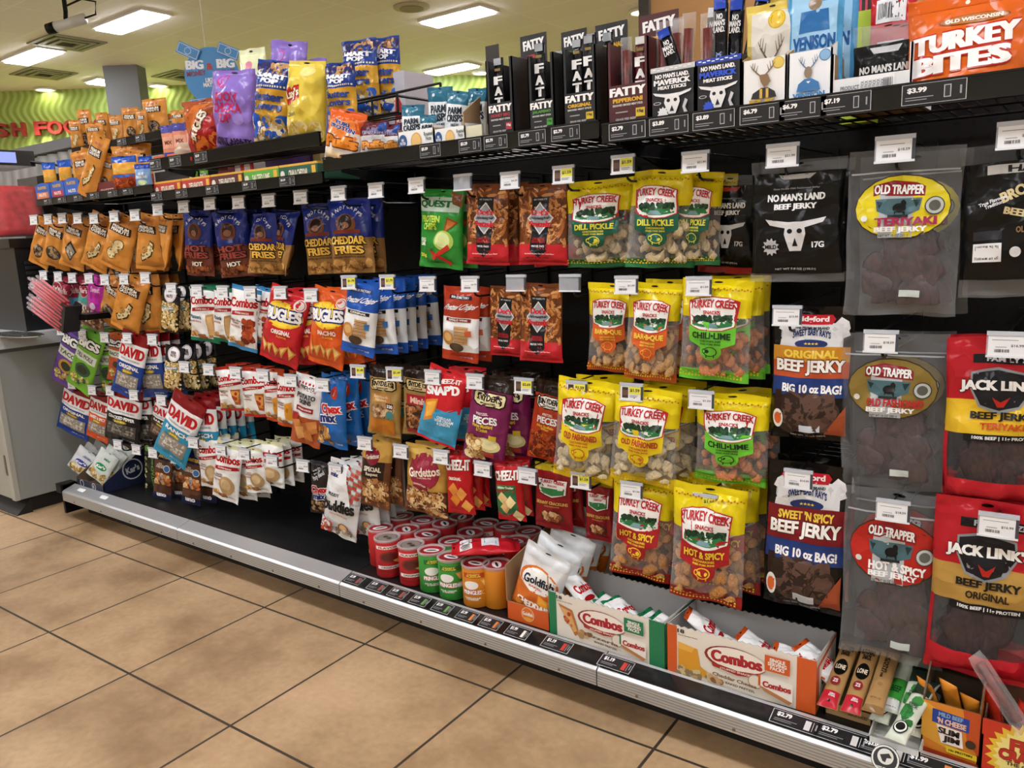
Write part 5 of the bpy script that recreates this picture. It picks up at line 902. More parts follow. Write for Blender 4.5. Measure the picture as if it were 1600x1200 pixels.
# right centre bay
bag(2, 'sny_mini', 657, 577, 657, 682, 52, 1.43, n=1, yaw=.2); bag(2, 'snapd', 703, 581, 684, 691, 62, 1.40, n=1, dy=.06, yaw=.2); bag(2, 'sny_purple', 773, 592, 757, 723, 66, 1.41, n=2, dy=.06, yaw=.2); bag(2, 'sny_hot', 866, 600, 852, 720, 56, 1.44, n=1, yaw=.2)
bag(0, 'quest', 692, 300, 690, 421, 68, 1.43, n=1, yaw=.1); bag(0, 'dots', 762, 291, 763, 416, 66, 1.43, n=2, yaw=.15); bag(0, 'dots', 848, 291, 849, 416, 76, 1.43, n=1, yaw=.12)
bag(0, 'tc_dill', 936, 285, 940, 420, 108, 1.45, n=1, yaw=.12); bag(0, 'tc_dill', 1035, 270, 1030, 421, 56, 1.435, tw=.6)
bag(1, 'crisp_red', 722, 452, 720, 566, 58, 1.43, n=1, yaw=.15); bag(1, 'dots', 793, 451, 793, 558, 54, 1.45, yaw=.12); bag(1, 'dots', 845, 446, 846, 567, 66, 1.42, yaw=.12)
bag(1, 'tc_bbq', 958, 447, 956, 583, 76, 1.44, n=0, yaw=.12); bag(1, 'tc_bbq', 1024, 447, 1016, 597, 82, 1.41, n=2, dy=.06, yaw=.15)
bag(2, 'tc_old', 920, 598, 911, 751, 96, 1.395, n=1, yaw=.15, dy=.06); bag(2, 'tc_old', 1012, 611, 1004, 758, 104, 1.395, n=2, yaw=.12, dy=.06)
bag(3, 'gard_special', 590, 689, 588, 793, 46, 1.42, n=1, yaw=.2); bag(3, 'gard_orig', 669, 700, 668, 805, 66, 1.41, n=1, yaw=.15); bag(3, 'chz_orig', 716, 706, 722, 804, 42, 1.41, n=2, yaw=.2); bag(3, 'chz_white', 793, 723, 801, 815, 44, 1.41, n=1, yaw=.15); bag(3, 'tc_crack', 866, 729, 866, 827, 60, 1.44, n=1, yaw=.12); bag(3, 'tc_crack', 937, 752, 937, 846, 40, 1.46, yaw=.1)
bag(3, 'tc_hot', 1008, 750, 1000, 904, 96, 1.41, n=1, dy=.07, yaw=.12)
# far right bay
bag(0, 'tc_dill', 1092, 274, 1086, 417, 62, 1.46, n=1, dy=.06, yaw=.1); bag(0, 'nml_red', 1142, 279, 1134, 430, 84, 1.5, yaw=0); bag(0, 'nml_white', 1247, 255, 1244, 444, 140, 1.42, n=1, dy=.05, yaw=.1); bag(0, 'ot_yellow', 1416, 240, 1402, 498, 160, 1.41, n=1, dy=.06, yaw=.08); bag(0, 'bronco', 1592, 228, 1586, 468, 160, 1.42, n=1, yaw=0)
bag(1, 'tc_lime', 1122, 441, 1114, 597, 108, 1.41, n=2, dy=.05, yaw=.12); bag(1, 'bf_orig', 1270, 485, 1264, 690, 118, 1.43, yaw=.08); bag(1, 'ot_gold', 1398, 528, 1390, 768, 148, 1.43, n=1, dy=.06, yaw=.05); bag(1, 'jl_yellow', 1562, 535, 1552, 794, 142, 1.42, n=1, dy=.05, yaw=.05)
bag(2, 'tc_lime', 1146, 619, 1140, 757, 112, 1.42, n=1, dy=.06, yaw=.12); bag(3, 'tc_hot', 1110, 765, 1102, 942, 112, 1.39, n=2, dy=.07, yaw=.15)
bag(3, 'bf_spicy', 1264, 730, 1254, 953, 122, 1.42, n=1, dy=.05, yaw=.08); bag(3, 'ot_red', 1405, 775, 1388, 1034, 150, 1.41, n=1, dy=.06, yaw=.05); bag(3, 'jl_tan', 1545, 790, 1520, 1060, 140, 1.40, n=1, dy=.05, yaw=.05)
finish_bags()
# ------------------------------------------------------------------ packs that stand or lie
def stand(key, cx, ty, by, w, y, label, bx=None, yaw=.15, tw=0, group=None, pitch=0, z0=None, seed=None, asp=None):
    d = DES[key]; SEED[0] += 1
    T0 = ony(cx, ty, y); B0 = ony(cx if bx is None else bx, by, y)
    if z0 is not None: B0.z = z0
    if bx is None: B0.x = T0.x
    h = (T0-B0).length; dep = ((T0+B0)/2-CAM).dot(FW); th = atan2(-T0.x, T0.y); wid = w*dep/FOC/max(.4, cos(th-yaw))
    if asp: wid = h*asp
    a, tp, bt, s = bag_meshes(d, wid, h, d['t']*min(1.2, max(.5, wid/.13)), SEED[0], tw)
    o = link(d['kind'], a); link('top_seal', tp, o); link('bottom_seal', bt, o)
    ra = asin(max(-.6, min(.6, -(B0.x-T0.x)/h)))
    o.location = T0+Vector((0, 0, -.03*h)); o.rotation_euler = (Matrix.Rotation(yaw, 4, 'Z') @ Matrix.Rotation(ra, 4, 'Y') @ Matrix.Rotation(pitch, 4, 'X')).to_euler()
    return tag(o, label, d['cat'], group)
def copies(o, labels, off, rz=.1):
    rd = random.Random(len(labels)+3)
    for i, l in enumerate(labels):
        c = dup(o); c.location = o.location+Vector(off)*(i+1)+Vector((rd.uniform(-.004, .004), 0, rd.uniform(-.004, .004))); e = o.rotation_euler; c.rotation_euler = (e[0], e[1]+rd.uniform(-.05, .05), e[2]+rd.uniform(-rz, rz)); c['label'] = l
def face(b, x0, x1, y, zt, zb, ops, off=0):
    draw(b, Plane(((x0+x1)/2, y-off, zt), (1, 0, 0), (0, 0, -1), (0, -1, 0), x1-x0, zt-zb), ops, card, .0004, .0002)
def sideface(b, x, y0, y1, zt, zb, ops):       # a face looking towards +x
    draw(b, Plane((x, (y0+y1)/2, zt), (0, 1, 0), (0, 0, -1), (1, 0, 0), y1-y0, zt-zb), ops, card, .0004, .0002)
TH = .0025
def tray(name, label, cat, x0, x1, yf, yb, z0, hf, hb, outer, inner, front_ops, side_ops=(), hs=None, jag=False, back_ops=(), notch=0, group=None, rz=0, colF=None):
    """open display carton: low front, sides climbing to a high back"""
    cx, cy = (x0+x1)/2, yf; t = tag(empty(name, (cx, cy, z0), rz), label, cat, group); X0, X1, D_ = x0-cx, x1-cx, yb-yf; hs = hs if hs is not None else hf
    mo, mi = card(outer), card(inner)
    def panel(nm, pts, d, art=None):
        b = MB(); n = len(pts); v = [Vector(p) for p in pts]; d = Vector(d)
        b.add(v, [tuple(range(n))], mo); b.add([p+d for p in v], [tuple(range(n))[::-1]], mi)
        for i in range(n): b.add([v[i], v[(i+1) % n], v[(i+1) % n]+d, v[i]+d], [(0, 3, 2, 1)], mi)
        if art: art(b)
        return b.build(nm, t)
    def edge(a, c, n=40):
        o = []
        for i in range(n+1): p = Vector(a).lerp(Vector(c), i/n); o.append(p+Vector((0, 0, (.0018 if i % 2 else -.0018) if jag else 0)))
        return o
    fr = [(X0, 0, 0), (X1, 0, 0)] + (edge((X1, 0, hf), (X0, 0, hf)) if not notch else [(X1, 0, hs), (X1-notch, 0, hs), (X1-notch, 0, hf), (X0+notch, 0, hf), (X0+notch, 0, hs), (X0, 0, hs)])
    panel('front_panel', fr, (0, TH, 0), lambda b: face(b, X0, X1, 0, hf, 0, front_ops))
    bk = [(X1, D_, 0), (X0, D_, 0)]+edge((X0, D_, hb), (X1, D_, hb)); panel('back_panel', bk, (0, -TH, 0), (lambda b: face(b, X0, X1, D_-TH, hb, hs, back_ops)) if back_ops else None)
    for sx, nx in ((X0, 1), (X1, -1)):
        pts = [(sx, 0, 0), (sx, D_, 0), (sx, D_, hb if not notch else hs), (sx, 0, hs)] if nx < 0 else [(sx, D_, 0), (sx, 0, 0), (sx, 0, hs), (sx, D_, hb if not notch else hs)]
        panel('side_panel', pts, (nx*TH, 0, 0), (lambda b: sideface(b, X1, 0, D_, hb if not notch else hs, 0, side_ops)) if (nx < 0 and side_ops) else None)
    b = MB(); b.box(X0+TH, TH, 0, X1-TH, D_-TH, TH, mi); b.build('bottom_panel', t); return t
ZR, ZM = 1.1695, 1.181                       # decks of the right and right-centre top shelves
# ---- meat stick boxes with tall backs
STK = {}
def stick_meshes(kind):
    if kind not in STK:
        w, h = .026, .2; f = MB(); m_ = MB()
        V = []; F = []; n = 10
        for j in range(9):
            q = j/8; th = .006*min(1, (1-abs(2*q-1))*6)+.0008
            for k in range(n): a = 2*pi*k/n; V.append((w/2*cos(a), th*sin(a), h*q))
        for j in range(8):
            for k in range(n): F.append((j*n+k, j*n+(k+1) % n, (j+1)*n+(k+1) % n, (j+1)*n+k))
        F.append(tuple(range(n))[::-1]); F.append(tuple(8*n+k for k in range(n)))
        P = Plane((0, -.0072, h), (1, 0, 0), (0, 0, -1), (0, -1, 0), w, h)
        if kind == 'clear': f.add(V, F, clear()); m_.tube([(0, 0, .004), (0, 0, h*.86)], .0085, mixmat('stick_meat', '4a1612', '7a2a20', 60, .45), 10)
        else:
            col, cap, word, wc = {'fatty': ('15161a', '9aa0a4', 'F\nA\nT\nT\nY', 'e9eaea'), 'fattyp': ('5a1c22', 'c9c9c6', 'F\nA\nT\nT\nY', 'e9eaea'), 'nmlb': ('12131a', '2444b0', "NO MAN'S LAND", 'e9eaea'), 'nmlk': ('141519', 'd5d7da', "NO MAN'S LAND", 'e9eaea')}[kind]
            f.add(V, F, film(col)); ops = [R(-.4, 0.01, .4, .09, cap)]
            if kind[0] == 'f': ops += [T(c_, 0, .27+.125*i_, .8, .1, wc, bold=.09) for i_, c_ in enumerate('FATTY')]+[R(-.3, .13, .3, .16, '8a7a4a')]
            else: ops += [T("NO\nMAN'S\nLAND.", 0, .2, .74, .15, wc, bold=.06), T('MEAT STICK', 0, .55, 1.9, .05, '7f93c9' if kind == 'nmlb' else 'b9bcc0', 90, bold=.05), R(-.4, .88, .4, .97, cap)]
            draw(f, P, ops, film, .0004, .0002)
        STK[kind] = (f.mesh('wrapper', True), m_.mesh('meat', True) if kind == 'clear' else None)
    return STK[kind]
def stick(kind, x, y, z, h, label, lean=0, pitch=0, yaw=.1, group=None, ws=1.0):
    a, m_ = stick_meshes(kind); o = link('meat_stick', a); tag(o, label, 'meat stick', group)
    if m_: link('meat', m_, o)
    o.location = (x, y, z); o.scale = (ws, ws, h/.2); o.rotation_euler = (Matrix.Rotation(yaw, 4, 'Z') @ Matrix.Rotation(lean, 4, 'Y') @ Matrix.Rotation(pitch, 4, 'X')).to_euler(); return o
def stick_box(xl, xr, plow, pcol, hx, phdr, col, ops, hdr_ops, label, z0, sticks, yf=1.374, dp=.13):
    xm = (xl+xr)/2; x0, x1 = ony(xl, plow, yf).x, ony(xr, plow, yf).x; hf = ony(xm, plow, yf).z-z0; hs = ony(xl, pcol, yf).z-z0; hb = ony(hx, phdr, yf+dp).z-z0
    t = tray('stick_display_box', label, 'display box', x0, x1, yf, yf+dp, z0, hf, hb, col, col, squash(ops, .86), hs=hs, back_ops=hdr_ops, notch=.007, group='meat stick display boxes')
    n = len(sticks)
    for i, (k, f, dy, sh, lean) in enumerate(sticks):
        stick(k, x0+(x1-x0)*f, yf+dy, z0+.006, hs*sh, '%s meat stick in the %s' % (['front left', 'front right', 'middle', 'rear'][i % 4], ' '.join(label.split()[:7])), lean, group='meat sticks in boxes', ws=.85)
    return t
def fatty(word, wc, yc, extra='SMOKED MEAT STICK'):
    return [T('FATTY', .0, .16, .86, .2, 'f2f2f0', bold=.1), T(word, 0, .36, .72, .1, wc, bold=.07), T(extra, 0, .47, .74, .05, 'd9d9d6', bold=.03), R(-.3, .62, .0, .65, '9a9a98'), T('GRASS FED BEEF', -.05, .8, .5, .05, 'b9b9b6'), R(.2, .58, .42, .78, yc), T('15g', .31, .66, .15, .08, '1a1a1a' if yc != 'a8303a' else 'f2f2f2', bold=.05), T('RAISED WITHOUT ANTIBIOTICS', 0, .92, .8, .04, 'b9b9b6')]
def fh(word, wc): return [T('FATTY', .02, .3, .8, .3, 'f2f2f0', 3, bold=.1), T(word, .05, .68, .6, .16, wc, 3, bold=.07)]
stick_box(761, 802, 160, 95, 824, 56, '1b1c1f', fatty('HONEY BBQ', 'a8303a', 'a8303a'), fh('HONEY', 'b03038'), 'leftmost black stick box with red lettering and red square', ZM, [('fatty', .3, .02, 1.0, 0), ('clear', .75, .03, .95, .03), ('fatty', .45, .06, 1.02, .03), ('clear', .7, .09, 1.0, 0)])
b = MB(); q0, q1 = ony(759, 73, 1.37), ony(779, 73, 1.37); zz = ony(768, 95, 1.37).z
q0, q1 = ony(759, 73, 1.512), ony(779, 73, 1.512); b.box(q0.x, 1.51, ZM, q1.x, 1.513, q0.z, plain('2a2522', .5)); o = b.build('divider_card'); tag(o, 'narrow dark upright card left of the leftmost black stick box', 'card')
stick_box(826, 866, 156, 88, 885, 50, '16181a', fatty('JALAPENO', '4a9a3a', '4a9a3a'), fh('JALAPENO', '4a9a3a'), 'black stick box with green lettering and green square', ZM, [('fatty', .3, .02, 1.12, .0), ('clear', .75, .03, 1.0, .02), ('fatty', .6, .06, 1.05, .05), ('clear', .3, .09, 1.0, 0)])
stick_box(880, 931, 144, 78, 945, 38, '16181a', fatty('ORIGINAL', 'd9a82a', 'd9b82a'), fh('ORIGINAL', 'd9a82a'), 'black stick box with yellow lettering and yellow square', ZM, [('fatty', .32, .02, 1.08, 0), ('fatty', .68, .02, 1.1, 0), ('fatty', .35, .07, 1.2, 0), ('fatty', .7, .09, 1.2, 0)])
stick_box(949, 1013, 131, 68, 1012, 24, '4a161c', fatty('PEPPERONI', 'd9a82a', 'd9b82a', 'SEASONED SMOKED MEAT STICK'), fh('PEPPERONI', 'd9a82a'), 'maroon stick box with yellow lettering', ZR, [('clear', .36, .02, 1.02, 0), ('fattyp', .72, .02, 1.0, 0), ('clear', .55, .07, 1.05, .02), ('fattyp', .3, .1, 1.0, 0)])
SK = [G('e9eaea', (-.44, .5), (-.16, .55), (.16, .55), (.44, .5), (.4, .55), (.14, .62), (-.14, .62), (-.38, .56)), G('e9eaea', (-.14, .55), (.14, .55), (.18, .72), (.08, .95), (-.08, .95), (-.18, .72)), E(-.08, .68, .04, .035, '15161a'), E(.08, .68, .04, .035, '15161a'), G('15161a', (0, .78), (.05, .9), (-.05, .9)), E(-.33, .72, .09, .03, 'c9cacc'), E(-.33, .72, .07, .02, '14151a'), G('c9cacc', (.3, .68), (.36, .72), (.3, .86), (.36, .95), (.28, .95), (.24, .84)), S(-.2, .92, .13, 10, 'e9eaea')]
for xl, xr, pt, acc, lab in ((1017, 1086, 100, 'c9cbcd', 'black stick box with grey top edge and white cattle skull'), (1088, 1158, 87, '2444b0', 'black stick box with blue top edge and white cattle skull')):
    yf = 1.374; x0, x1 = ony(xl, 140, yf).x, ony(xr, 130, yf).x; hf = ony((xl+xr)/2, pt+2, yf).z-ZR
    blue = acc == '2444b0'
    tray('stick_display_box', lab, 'display box', x0, x1, yf, yf+.1, ZR, hf, hf*1.02, '14151a', 'a5835a', squash([R(-.5, 0, .5, .1, acc)]+[R(-.45+i*.1, .03+.02*(i % 2), -.38+i*.1, .05+.02*(i % 2), 'f0f0f0') for i in range(9)]+[T("NO MAN'S LAND.", 0, .19, .76, .09, 'f0f0f0', bold=.08), T('MAVERICK', 0, .31, .82, .11, '2a52d0' if blue else 'f0f0f0', bold=.09), T('MEAT STICKS', 0, .42, .64, .07, 'f0f0f0', bold=.08)]+[(o if o[0] != 's' else S(-.2, .92, .13, 10, '2a52d0' if blue else 'e9eaea')) for o in SK], .8), hs=hf, group='meat stick display boxes')
    for i, (f, dy, hh, lean, k) in enumerate(((.12, .03, 1.72, .0, 'clear'), (.33, .05, 1.78, 0, 'clear'), (.55, .04, 1.8, .05, 'clear'), (.78, .03, 1.66, -.3, 'nmlb'), (.9, .06, 1.86, .1, 'nmlk'), (.22, .07, 1.8, 0, 'clear')) if not blue else ((.1, .03, 1.7, 0, 'clear'), (.3, .04, 1.9, .02, 'nmlb'), (.52, .05, 1.86, .06, 'nmlb'), (.72, .04, 1.94, .22, 'nmlb'), (.4, .08, 2.0, .05, 'nmlk'))):
        stick(k, x0+(x1-x0)*f, yf+dy, ZR+.006, hf*hh, '%s meat stick, %s in the box with %s top edge' % ({'clear': 'clear wrapped dark red', 'nmlb': 'black and blue', 'nmlk': 'black and white'}[k], ORD[i], 'blue' if blue else 'grey'), lean, group='tall meat sticks', ws=1.0)
# elk, venison cartons and their pouches
for xl, xr, pt, c, art, lab, key, pl in ((1160, 1229, 91, 'eeeeec', [C(.32, .13, .13, 'c9a82a'), C(.32, .13, .11, 'e3c860'), *antlers(-.03, .36, .27, .3, '7a6248'), G('8a6c4a', (-.1, .34), (.1, .34), (.16, .5), (.02, .62), (-.06, .5)), G('22242a', (-.24, .72), (-.05, .62), (.1, .62), (.26, .72), (.3, .84), (-.28, .84)), R(-.08, .64, -.02, .84, 'd9b04a'), R(.06, .64, .12, .84, 'd9b04a'), T('ELK', 0, .92, .6, .13, 'c9a02a', bold=.07)], 'white display carton with antlered elk and gold lettering', 'elk', [(1208, 4, 100, 58, .03), (1222, -2, 96, 58, .06)]),
                                      (1231, 1300, 79, 'eef2f6', [C(.34, .13, .13, '4a8ac0'), C(.34, .13, .11, '8ab8de'), *antlers(-.02, .36, .22, .27, '5a7a9a'), E(-.02, .44, .09, .12, '8a7a64'), G('3a78b4', (-.24, .66), (-.1, .57), (.06, .57), (.22, .66), (.26, .82), (-.28, .82)), G('e9eef2', (-.06, .62), (.04, .62), (-.01, .67)), T('VENISON', 0, .91, .72, .13, '3a86c0', bold=.07)], 'white display carton with deer in a blue waistcoat', 'venison', [(1276, -12, 82, 62, .03), (1296, -18, 80, 58, .07)])):
    yf = 1.374; x0, x1 = ony(xl, 120, yf).x, ony(xr, 110, yf).x; hf = ony((xl+xr)/2, pt, yf).z-ZR
    tray('pouch_display_carton', lab, 'display carton', x0, x1, yf, yf+.12, ZR, hf, hf*1.5, c, 'b08f62', squash(art, .8), hs=hf*1.02, group='white pouch display cartons')
    for i, (cx, ty, by, w, dy) in enumerate(pl):
        stand(key, cx, ty, by+70, w, yf+dy, '%s %s' % (['front', 'rear'][i], DES[key]['desc']), yaw=.05, z0=ZR+.008, group='meat stick pouches', asp=.5)
yf = 1.376; x0, x1 = ony(1299, 140, yf).x, ony(1424, 130, yf).x; hf = ony(1362, 117, yf).z-ZR
tray('jerky_display_carton', 'low white and kraft carton of small black jerky bags', 'display carton', x0, x1, yf, yf+.17, ZR, hf, hf*1.1, 'e9ebec', 'a08050', [R(-.5, .72, -.1, 1, '17181a'), R(.3, .72, .5, 1, '17181a'), T('PRODUCT\nMAR 20', -.26, .42, .24, .3, '7a7c80'), R(-.14, .0, .3, 1.0, 'f4f5f6')]+[T('SNACK STICK', -.1+i*.05, .5, .02 if False else .26, .1, '8a8c90', 90) for i in range(6)]+[BAR(.22, .45, .12, .6, 16)], hs=hf*1.9, notch=.004)
nb = stand('nml_small', 1388, 36, 150, 100, yf+.03, 'frontmost small black jerky bag in the low carton', yaw=.05, z0=ZR+.006, group='small black jerky bags')
copies(nb, ['second small black jerky bag in the low carton', 'third small black jerky bag in the low carton'], (0, .05, .006), .03)
stand('turkey', 1514, -12, 136, 168, 1.405, 'big bright orange sausage pouch with large white lettering on top shelf', yaw=.02, z0=ZR+.003)
stand('redbag', 1398, -28, 60, 66, 1.58, 'pink red pack standing behind the black jerky bags on the top shelf', yaw=0, z0=ZR+.003)
b = MB(); q0, q1 = ony(1320, 24, 1.62), ony(1372, 24, 1.62); b.box(q0.x, 1.61, ZR, q1.x, 1.65, q0.z, card('b4d23a')); face(b, q0.x, q1.x, 1.61, q0.z, ZR, [R(-.5, .62, .5, .8, 'e9ead0')]); o = b.build('lime_carton'); tag(o, 'lime green carton behind the black jerky bags on top shelf', 'carton')
b = MB(); q0, q1 = ony(1326, -10, 1.655), ony(1420, -10, 1.655); b.box(q0.x, 1.652, ZR, q1.x, 1.658, q0.z+.05, card('1a1a1c')); face(b, q0.x, q1.x, 1.652, q0.z+.05, ZR, [R(-.42, .0, -.36, .5, 'd9602a'), R(-.3, .0, -.26, .5, 'c93a5a'), R(-.2, .0, -.16, .5, 'c93a5a')]); o = b.build('backing_card'); tag(o, 'dark backing card with coloured stripes behind the lime carton', 'card')

# ---- right-centre top shelf: pouches, cartons, basket
stand('puffs', 545, 173, 248, 58, 1.37, 'orange and white protein puff bag leaning at the shelf end', bx=537, yaw=.3, z0=ZM)
stand('puffs_grey', 584, 190, 246, 46, 1.385, 'grey and maroon protein puff bag beside the orange one', yaw=.25, z0=ZM, tw=.2)
stand('puffs_grey', 609, 194, 240, 40, 1.40, 'grey protein puff bag next to the white cartons', yaw=.2, z0=ZM)
def pcarton(xl, xr, pt, lab):
    yf = 1.372; x0, x1 = ony(xl, 220, yf).x, ony(xr, 215, yf).x; hf = ony((xl+xr)/2, pt, yf).z-ZM
    return tray('crisp_carton', lab, 'display carton', x0, x1, yf, yf+.14, ZM, hf, hf*1.25, 'eceeef', '9a7c56', [E(-.36, .42, .12, .3, '24508a'), T('MIN\nPROTEIN', -.36, .42, .15, .26, 'f0f2f4', bold=.04), E(.02, .46, .15, .36, 'd9a85a'), E(.02, .46, .12, .3, 'e6bf78'), T('Roasted\nNuts', .36, .3, .24, .34, '4a5a4a', bold=.02), E(.3, .85, .08, .12, '7a9a4a')], hs=hf*1.1, group='white cheese crisp cartons')
pcarton(622, 678, 203, 'left white cheese crisp carton with cracker picture'); pcarton(679, 727, 199, 'right white cheese crisp carton with cracker picture')
for i, (cx, ty, by, w, y, l) in enumerate(((645, 164, 222, 36, 1.40, 'leftmost white cheese crisp pouch in the left carton'), (687, 136, 215, 38, 1.42, 'tall white cheese crisp pouch with teal top above the cartons'), (669, 180, 222, 26, 1.39, 'short white cheese crisp pouch between the two cartons'), (716, 142, 212, 34, 1.41, 'tilted white cheese crisp pouch in the right carton'), (746, 138, 205, 30, 1.44, 'rearmost white cheese crisp pouch beside the kraft carton side'))):
    stand('parm', cx, ty, by, w, y, l, bx=cx-(8 if i == 3 else 0), yaw=.2, z0=ZM+.01, group='white cheese crisp pouches')
b = MB(); q = [ony(725, 222, 1.375), ony(741, 146, 1.375), ony(757, 140, 1.375), ony(752, 180, 1.375), ony(744, 190, 1.375), ony(750, 222, 1.375)]
x0 = q[0].x; b.prism([(x0, 1.375, ZM), (x0, 1.375, ZM+.075), (x0, 1.43, ZM+.11), (x0, 1.5, ZM+.13), (x0, 1.5, ZM)], (.003, 0, 0), KRAFT); b.box(x0+.003, 1.375, ZM, x0+.05, 1.378, ZM+.045, card('d9d6b8')); b.box(x0+.003, 1.497, ZM, x0+.05, 1.5, ZM+.13, KRAFT)
o = b.build('kraft_carton'); tag(o, 'open kraft carton beside the leftmost black stick box', 'carton')
b = MB(); q0, q1 = ony(606, 118, 1.6), ony(652, 118, 1.6); z1 = ony(630, 118, 1.6).z; b.box(q0.x, 1.55, ZM, q1.x, 1.66, z1, card('b9bac6')); face(b, q0.x, q1.x, 1.55, z1, ZM, [G('b8262c', (.2, .2), (.5, .45), (.5, .62), (.1, .56)), T('PURE', .32, .52, .3, .06, 'f2f2f2', bold=.06)]); o = b.build('carton'); tag(o, 'tall pale grey carton behind the wire basket', 'carton')
# wire basket with popcorn bags
yb0 = 1.46; q0, q1 = ony(545, 180, yb0), ony(622, 170, yb0); zb = ony(585, 182, yb0).z; zt = ony(620, 117, yb0).z
t = tag(empty('wire_basket', ((q0.x+q1.x)/2, yb0, zb)), 'black wire basket holding two blue and gold popcorn bags', 'wire basket'); O = t.location.copy()
b = MB()
def rel(*a): return tuple(Vector(a)-O)
for z in (zb, zb+(zt-zb)*.45, zt): b.tube([rel(q0.x, yb0+.16, z), rel(q0.x, yb0+.0, z if z < zt else z-.04), rel(q1.x, yb0, z if z < zt else z-.04), rel(q1.x, yb0+.16, z)], .0035, BLACK, 6)
for x in (q0.x, (q0.x+q1.x)/2, q1.x): b.tube([rel(x, yb0, zb), rel(x, yb0, zt-.04)], .003, BLACK, 6)
for k in range(7): y = yb0+.16*k/6; b.tube([rel(q0.x, y, zb), rel(q1.x, y, zb)], .002, BLACK, 5)
for x in (q0.x, q1.x): b.tube([rel(x, yb0+.16, zb), rel(x, yb0+.16, zt)], .0035, BLACK, 6)
b.build('basket_wires', t)
b = MB()
for x in (q0.x+.01, q1.x-.01): b.box(*rel(x-.004, yb0+.15, ZM), *rel(x+.004, yb0+.158, zb), BLACK)
b.build('stand_post', t)
stand('butter', 560, 62, 178, 54, yb0+.05, 'left popcorn bag in the wire basket', yaw=.25, z0=zb+.003, group='popcorn bags in the basket')
stand('butter', 600, 58, 174, 46, yb0+.1, 'right popcorn bag in the wire basket', yaw=.3, z0=zb+.003, group='popcorn bags in the basket')

# ---- left-centre racks
ZU, ZL = 1.243, 1.154
stand('doritos', 318, 155, 238, 62, 1.375, 'red and brown chip bag leaning at the left end of the top rack', bx=330, yaw=.35, z0=ZU)
bb = stand('bars', 262, 196, 246, 22, 1.375, 'left salmon and blue snack pack beside the red chip bag', yaw=.4, z0=ZU, group='salmon and blue snack packs'); copies(bb, ['right salmon and blue snack pack beside the red chip bag', 'third salmon and blue snack pack against the red chip bag'], (.045, .01, 0))
b = MB(); q0, q1 = ony(240, 238, 1.368), ony(288, 231, 1.368); b.box(q0.x, 1.366, ZU, q1.x, 1.43, ZU+.028, card('d9683a')); o = b.build('low_carton'); tag(o, 'low orange carton under the salmon and blue snack packs', 'carton')
b = MB(); b.lathe([(.02, 0), (.04, .008), (.045, .03), (.03, .05), (.008, .054)], clear('bag_haze', .4, 'd9d2b8', .2), 16); o = b.build('nut_bundle', None, True); o.location = ony(296, 228, 1.39); o.location.z = ZU+.002; tag(o, 'small clear bundle of pale nuts beside the red chip bag', 'nut bundle')
stand('boom_pale', 393, 76, 210, 40, 1.5, 'pale yellow popcorn bag behind the lilac popcorn bag', yaw=.3, z0=ZU)
stand('boom_pale', 348, 172, 236, 30, 1.42, 'pale bag squeezed between red chip bag and lilac popcorn bag', yaw=.3, z0=ZU)
stand('boom', 365, 110, 230, 66, 1.385, 'front lilac popcorn bag with raspberry lettering', bx=374, yaw=.3, z0=ZU)
stand('boom', 452, 64, 190, 54, 1.53, 'lilac popcorn bag behind the blue and gold ones', bx=446, yaw=.3, z0=ZU, tw=.2); stand('boom', 488, 92, 190, 40, 1.56, 'lilac popcorn bag poking up behind the pale yellow chip bag', yaw=.3, z0=ZU, tw=-.2); stand('boom', 402, 118, 226, 40, 1.44, 'lilac popcorn bag half hidden left of the blue and gold bag', yaw=.3, z0=ZU)
stand('butter', 431, 94, 216, 56, 1.385, 'blue and gold popcorn bag left of the pale yellow chip bag', bx=428, yaw=.3, z0=ZU)
stand('lays', 480, 95, 208, 60, 1.38, 'pale yellow potato chip bag with red ribbon on top rack', bx=480, yaw=.25, z0=ZU)
stand('butter', 530, 98, 206, 46, 1.40, 'blue and gold popcorn bag right of the pale yellow chip bag', yaw=.3, z0=ZU); stand('butter', 449, 100, 214, 36, 1.46, 'blue and gold popcorn bag tucked behind the pale yellow one', yaw=.3, z0=ZU)
# flat candy cartons on the lower rack
CC = ['b8382c', 'b8382c', '5a2420', '5aa83a', '1f5a44']
xx = [ony(a, 290, 1.364).x for a in (243, 286, 332, 384, 440, 501)]
for i, nm in enumerate(('first red', 'second red', 'maroon', 'bright green', 'dark green')):
    b = MB(); b.box(xx[i]+.002, 1.36, ZL, xx[i+1]-.002, 1.5, ZL+.036, card(CC[i])); b.box(xx[i]+.002, 1.36, ZL+.036, xx[i+1]-.002, 1.5, ZL+.0415, card('d9a83a'))
    face(b, xx[i]+.002, xx[i+1]-.002, 1.36, ZL+.036, ZL, [C(-.42, .5, .06, 'e9ddd0'), T(['PIZZA PIE & PRETZEL', 'TOFFEE & PEANUT BUTTER', 'TOFFEE & PEANUT BUTTER', 'SALTED LIME', 'CUB & CHEDDAR'][i] if i < 4 else 'CRAN & CHEDDAR', .0, .5, .5, .5, 'f0e6d2', bold=.05), R(.36, .1, .46, .95, 'e3b03a')])
    o = b.build('candy_carton'); tag(o, '%s flat candy carton with yellow rim on the lower rack' % nm, 'candy carton', 'flat candy cartons')
def loose(xl, xr, pt, col, y, lab, ops=(), nm='carton', cat='carton', dp=.1):
    q0, q1 = ony(xl, pt, y), ony(xr, pt, y); z1 = ony((xl+xr)/2, pt, y).z; b = MB(); b.box(q0.x, y, ZL+.001, q1.x, y+dp, z1, card(col))
    face(b, q0.x, q1.x, y, z1, ZL, list(ops)); o = b.build(nm); tag(o, lab, cat)
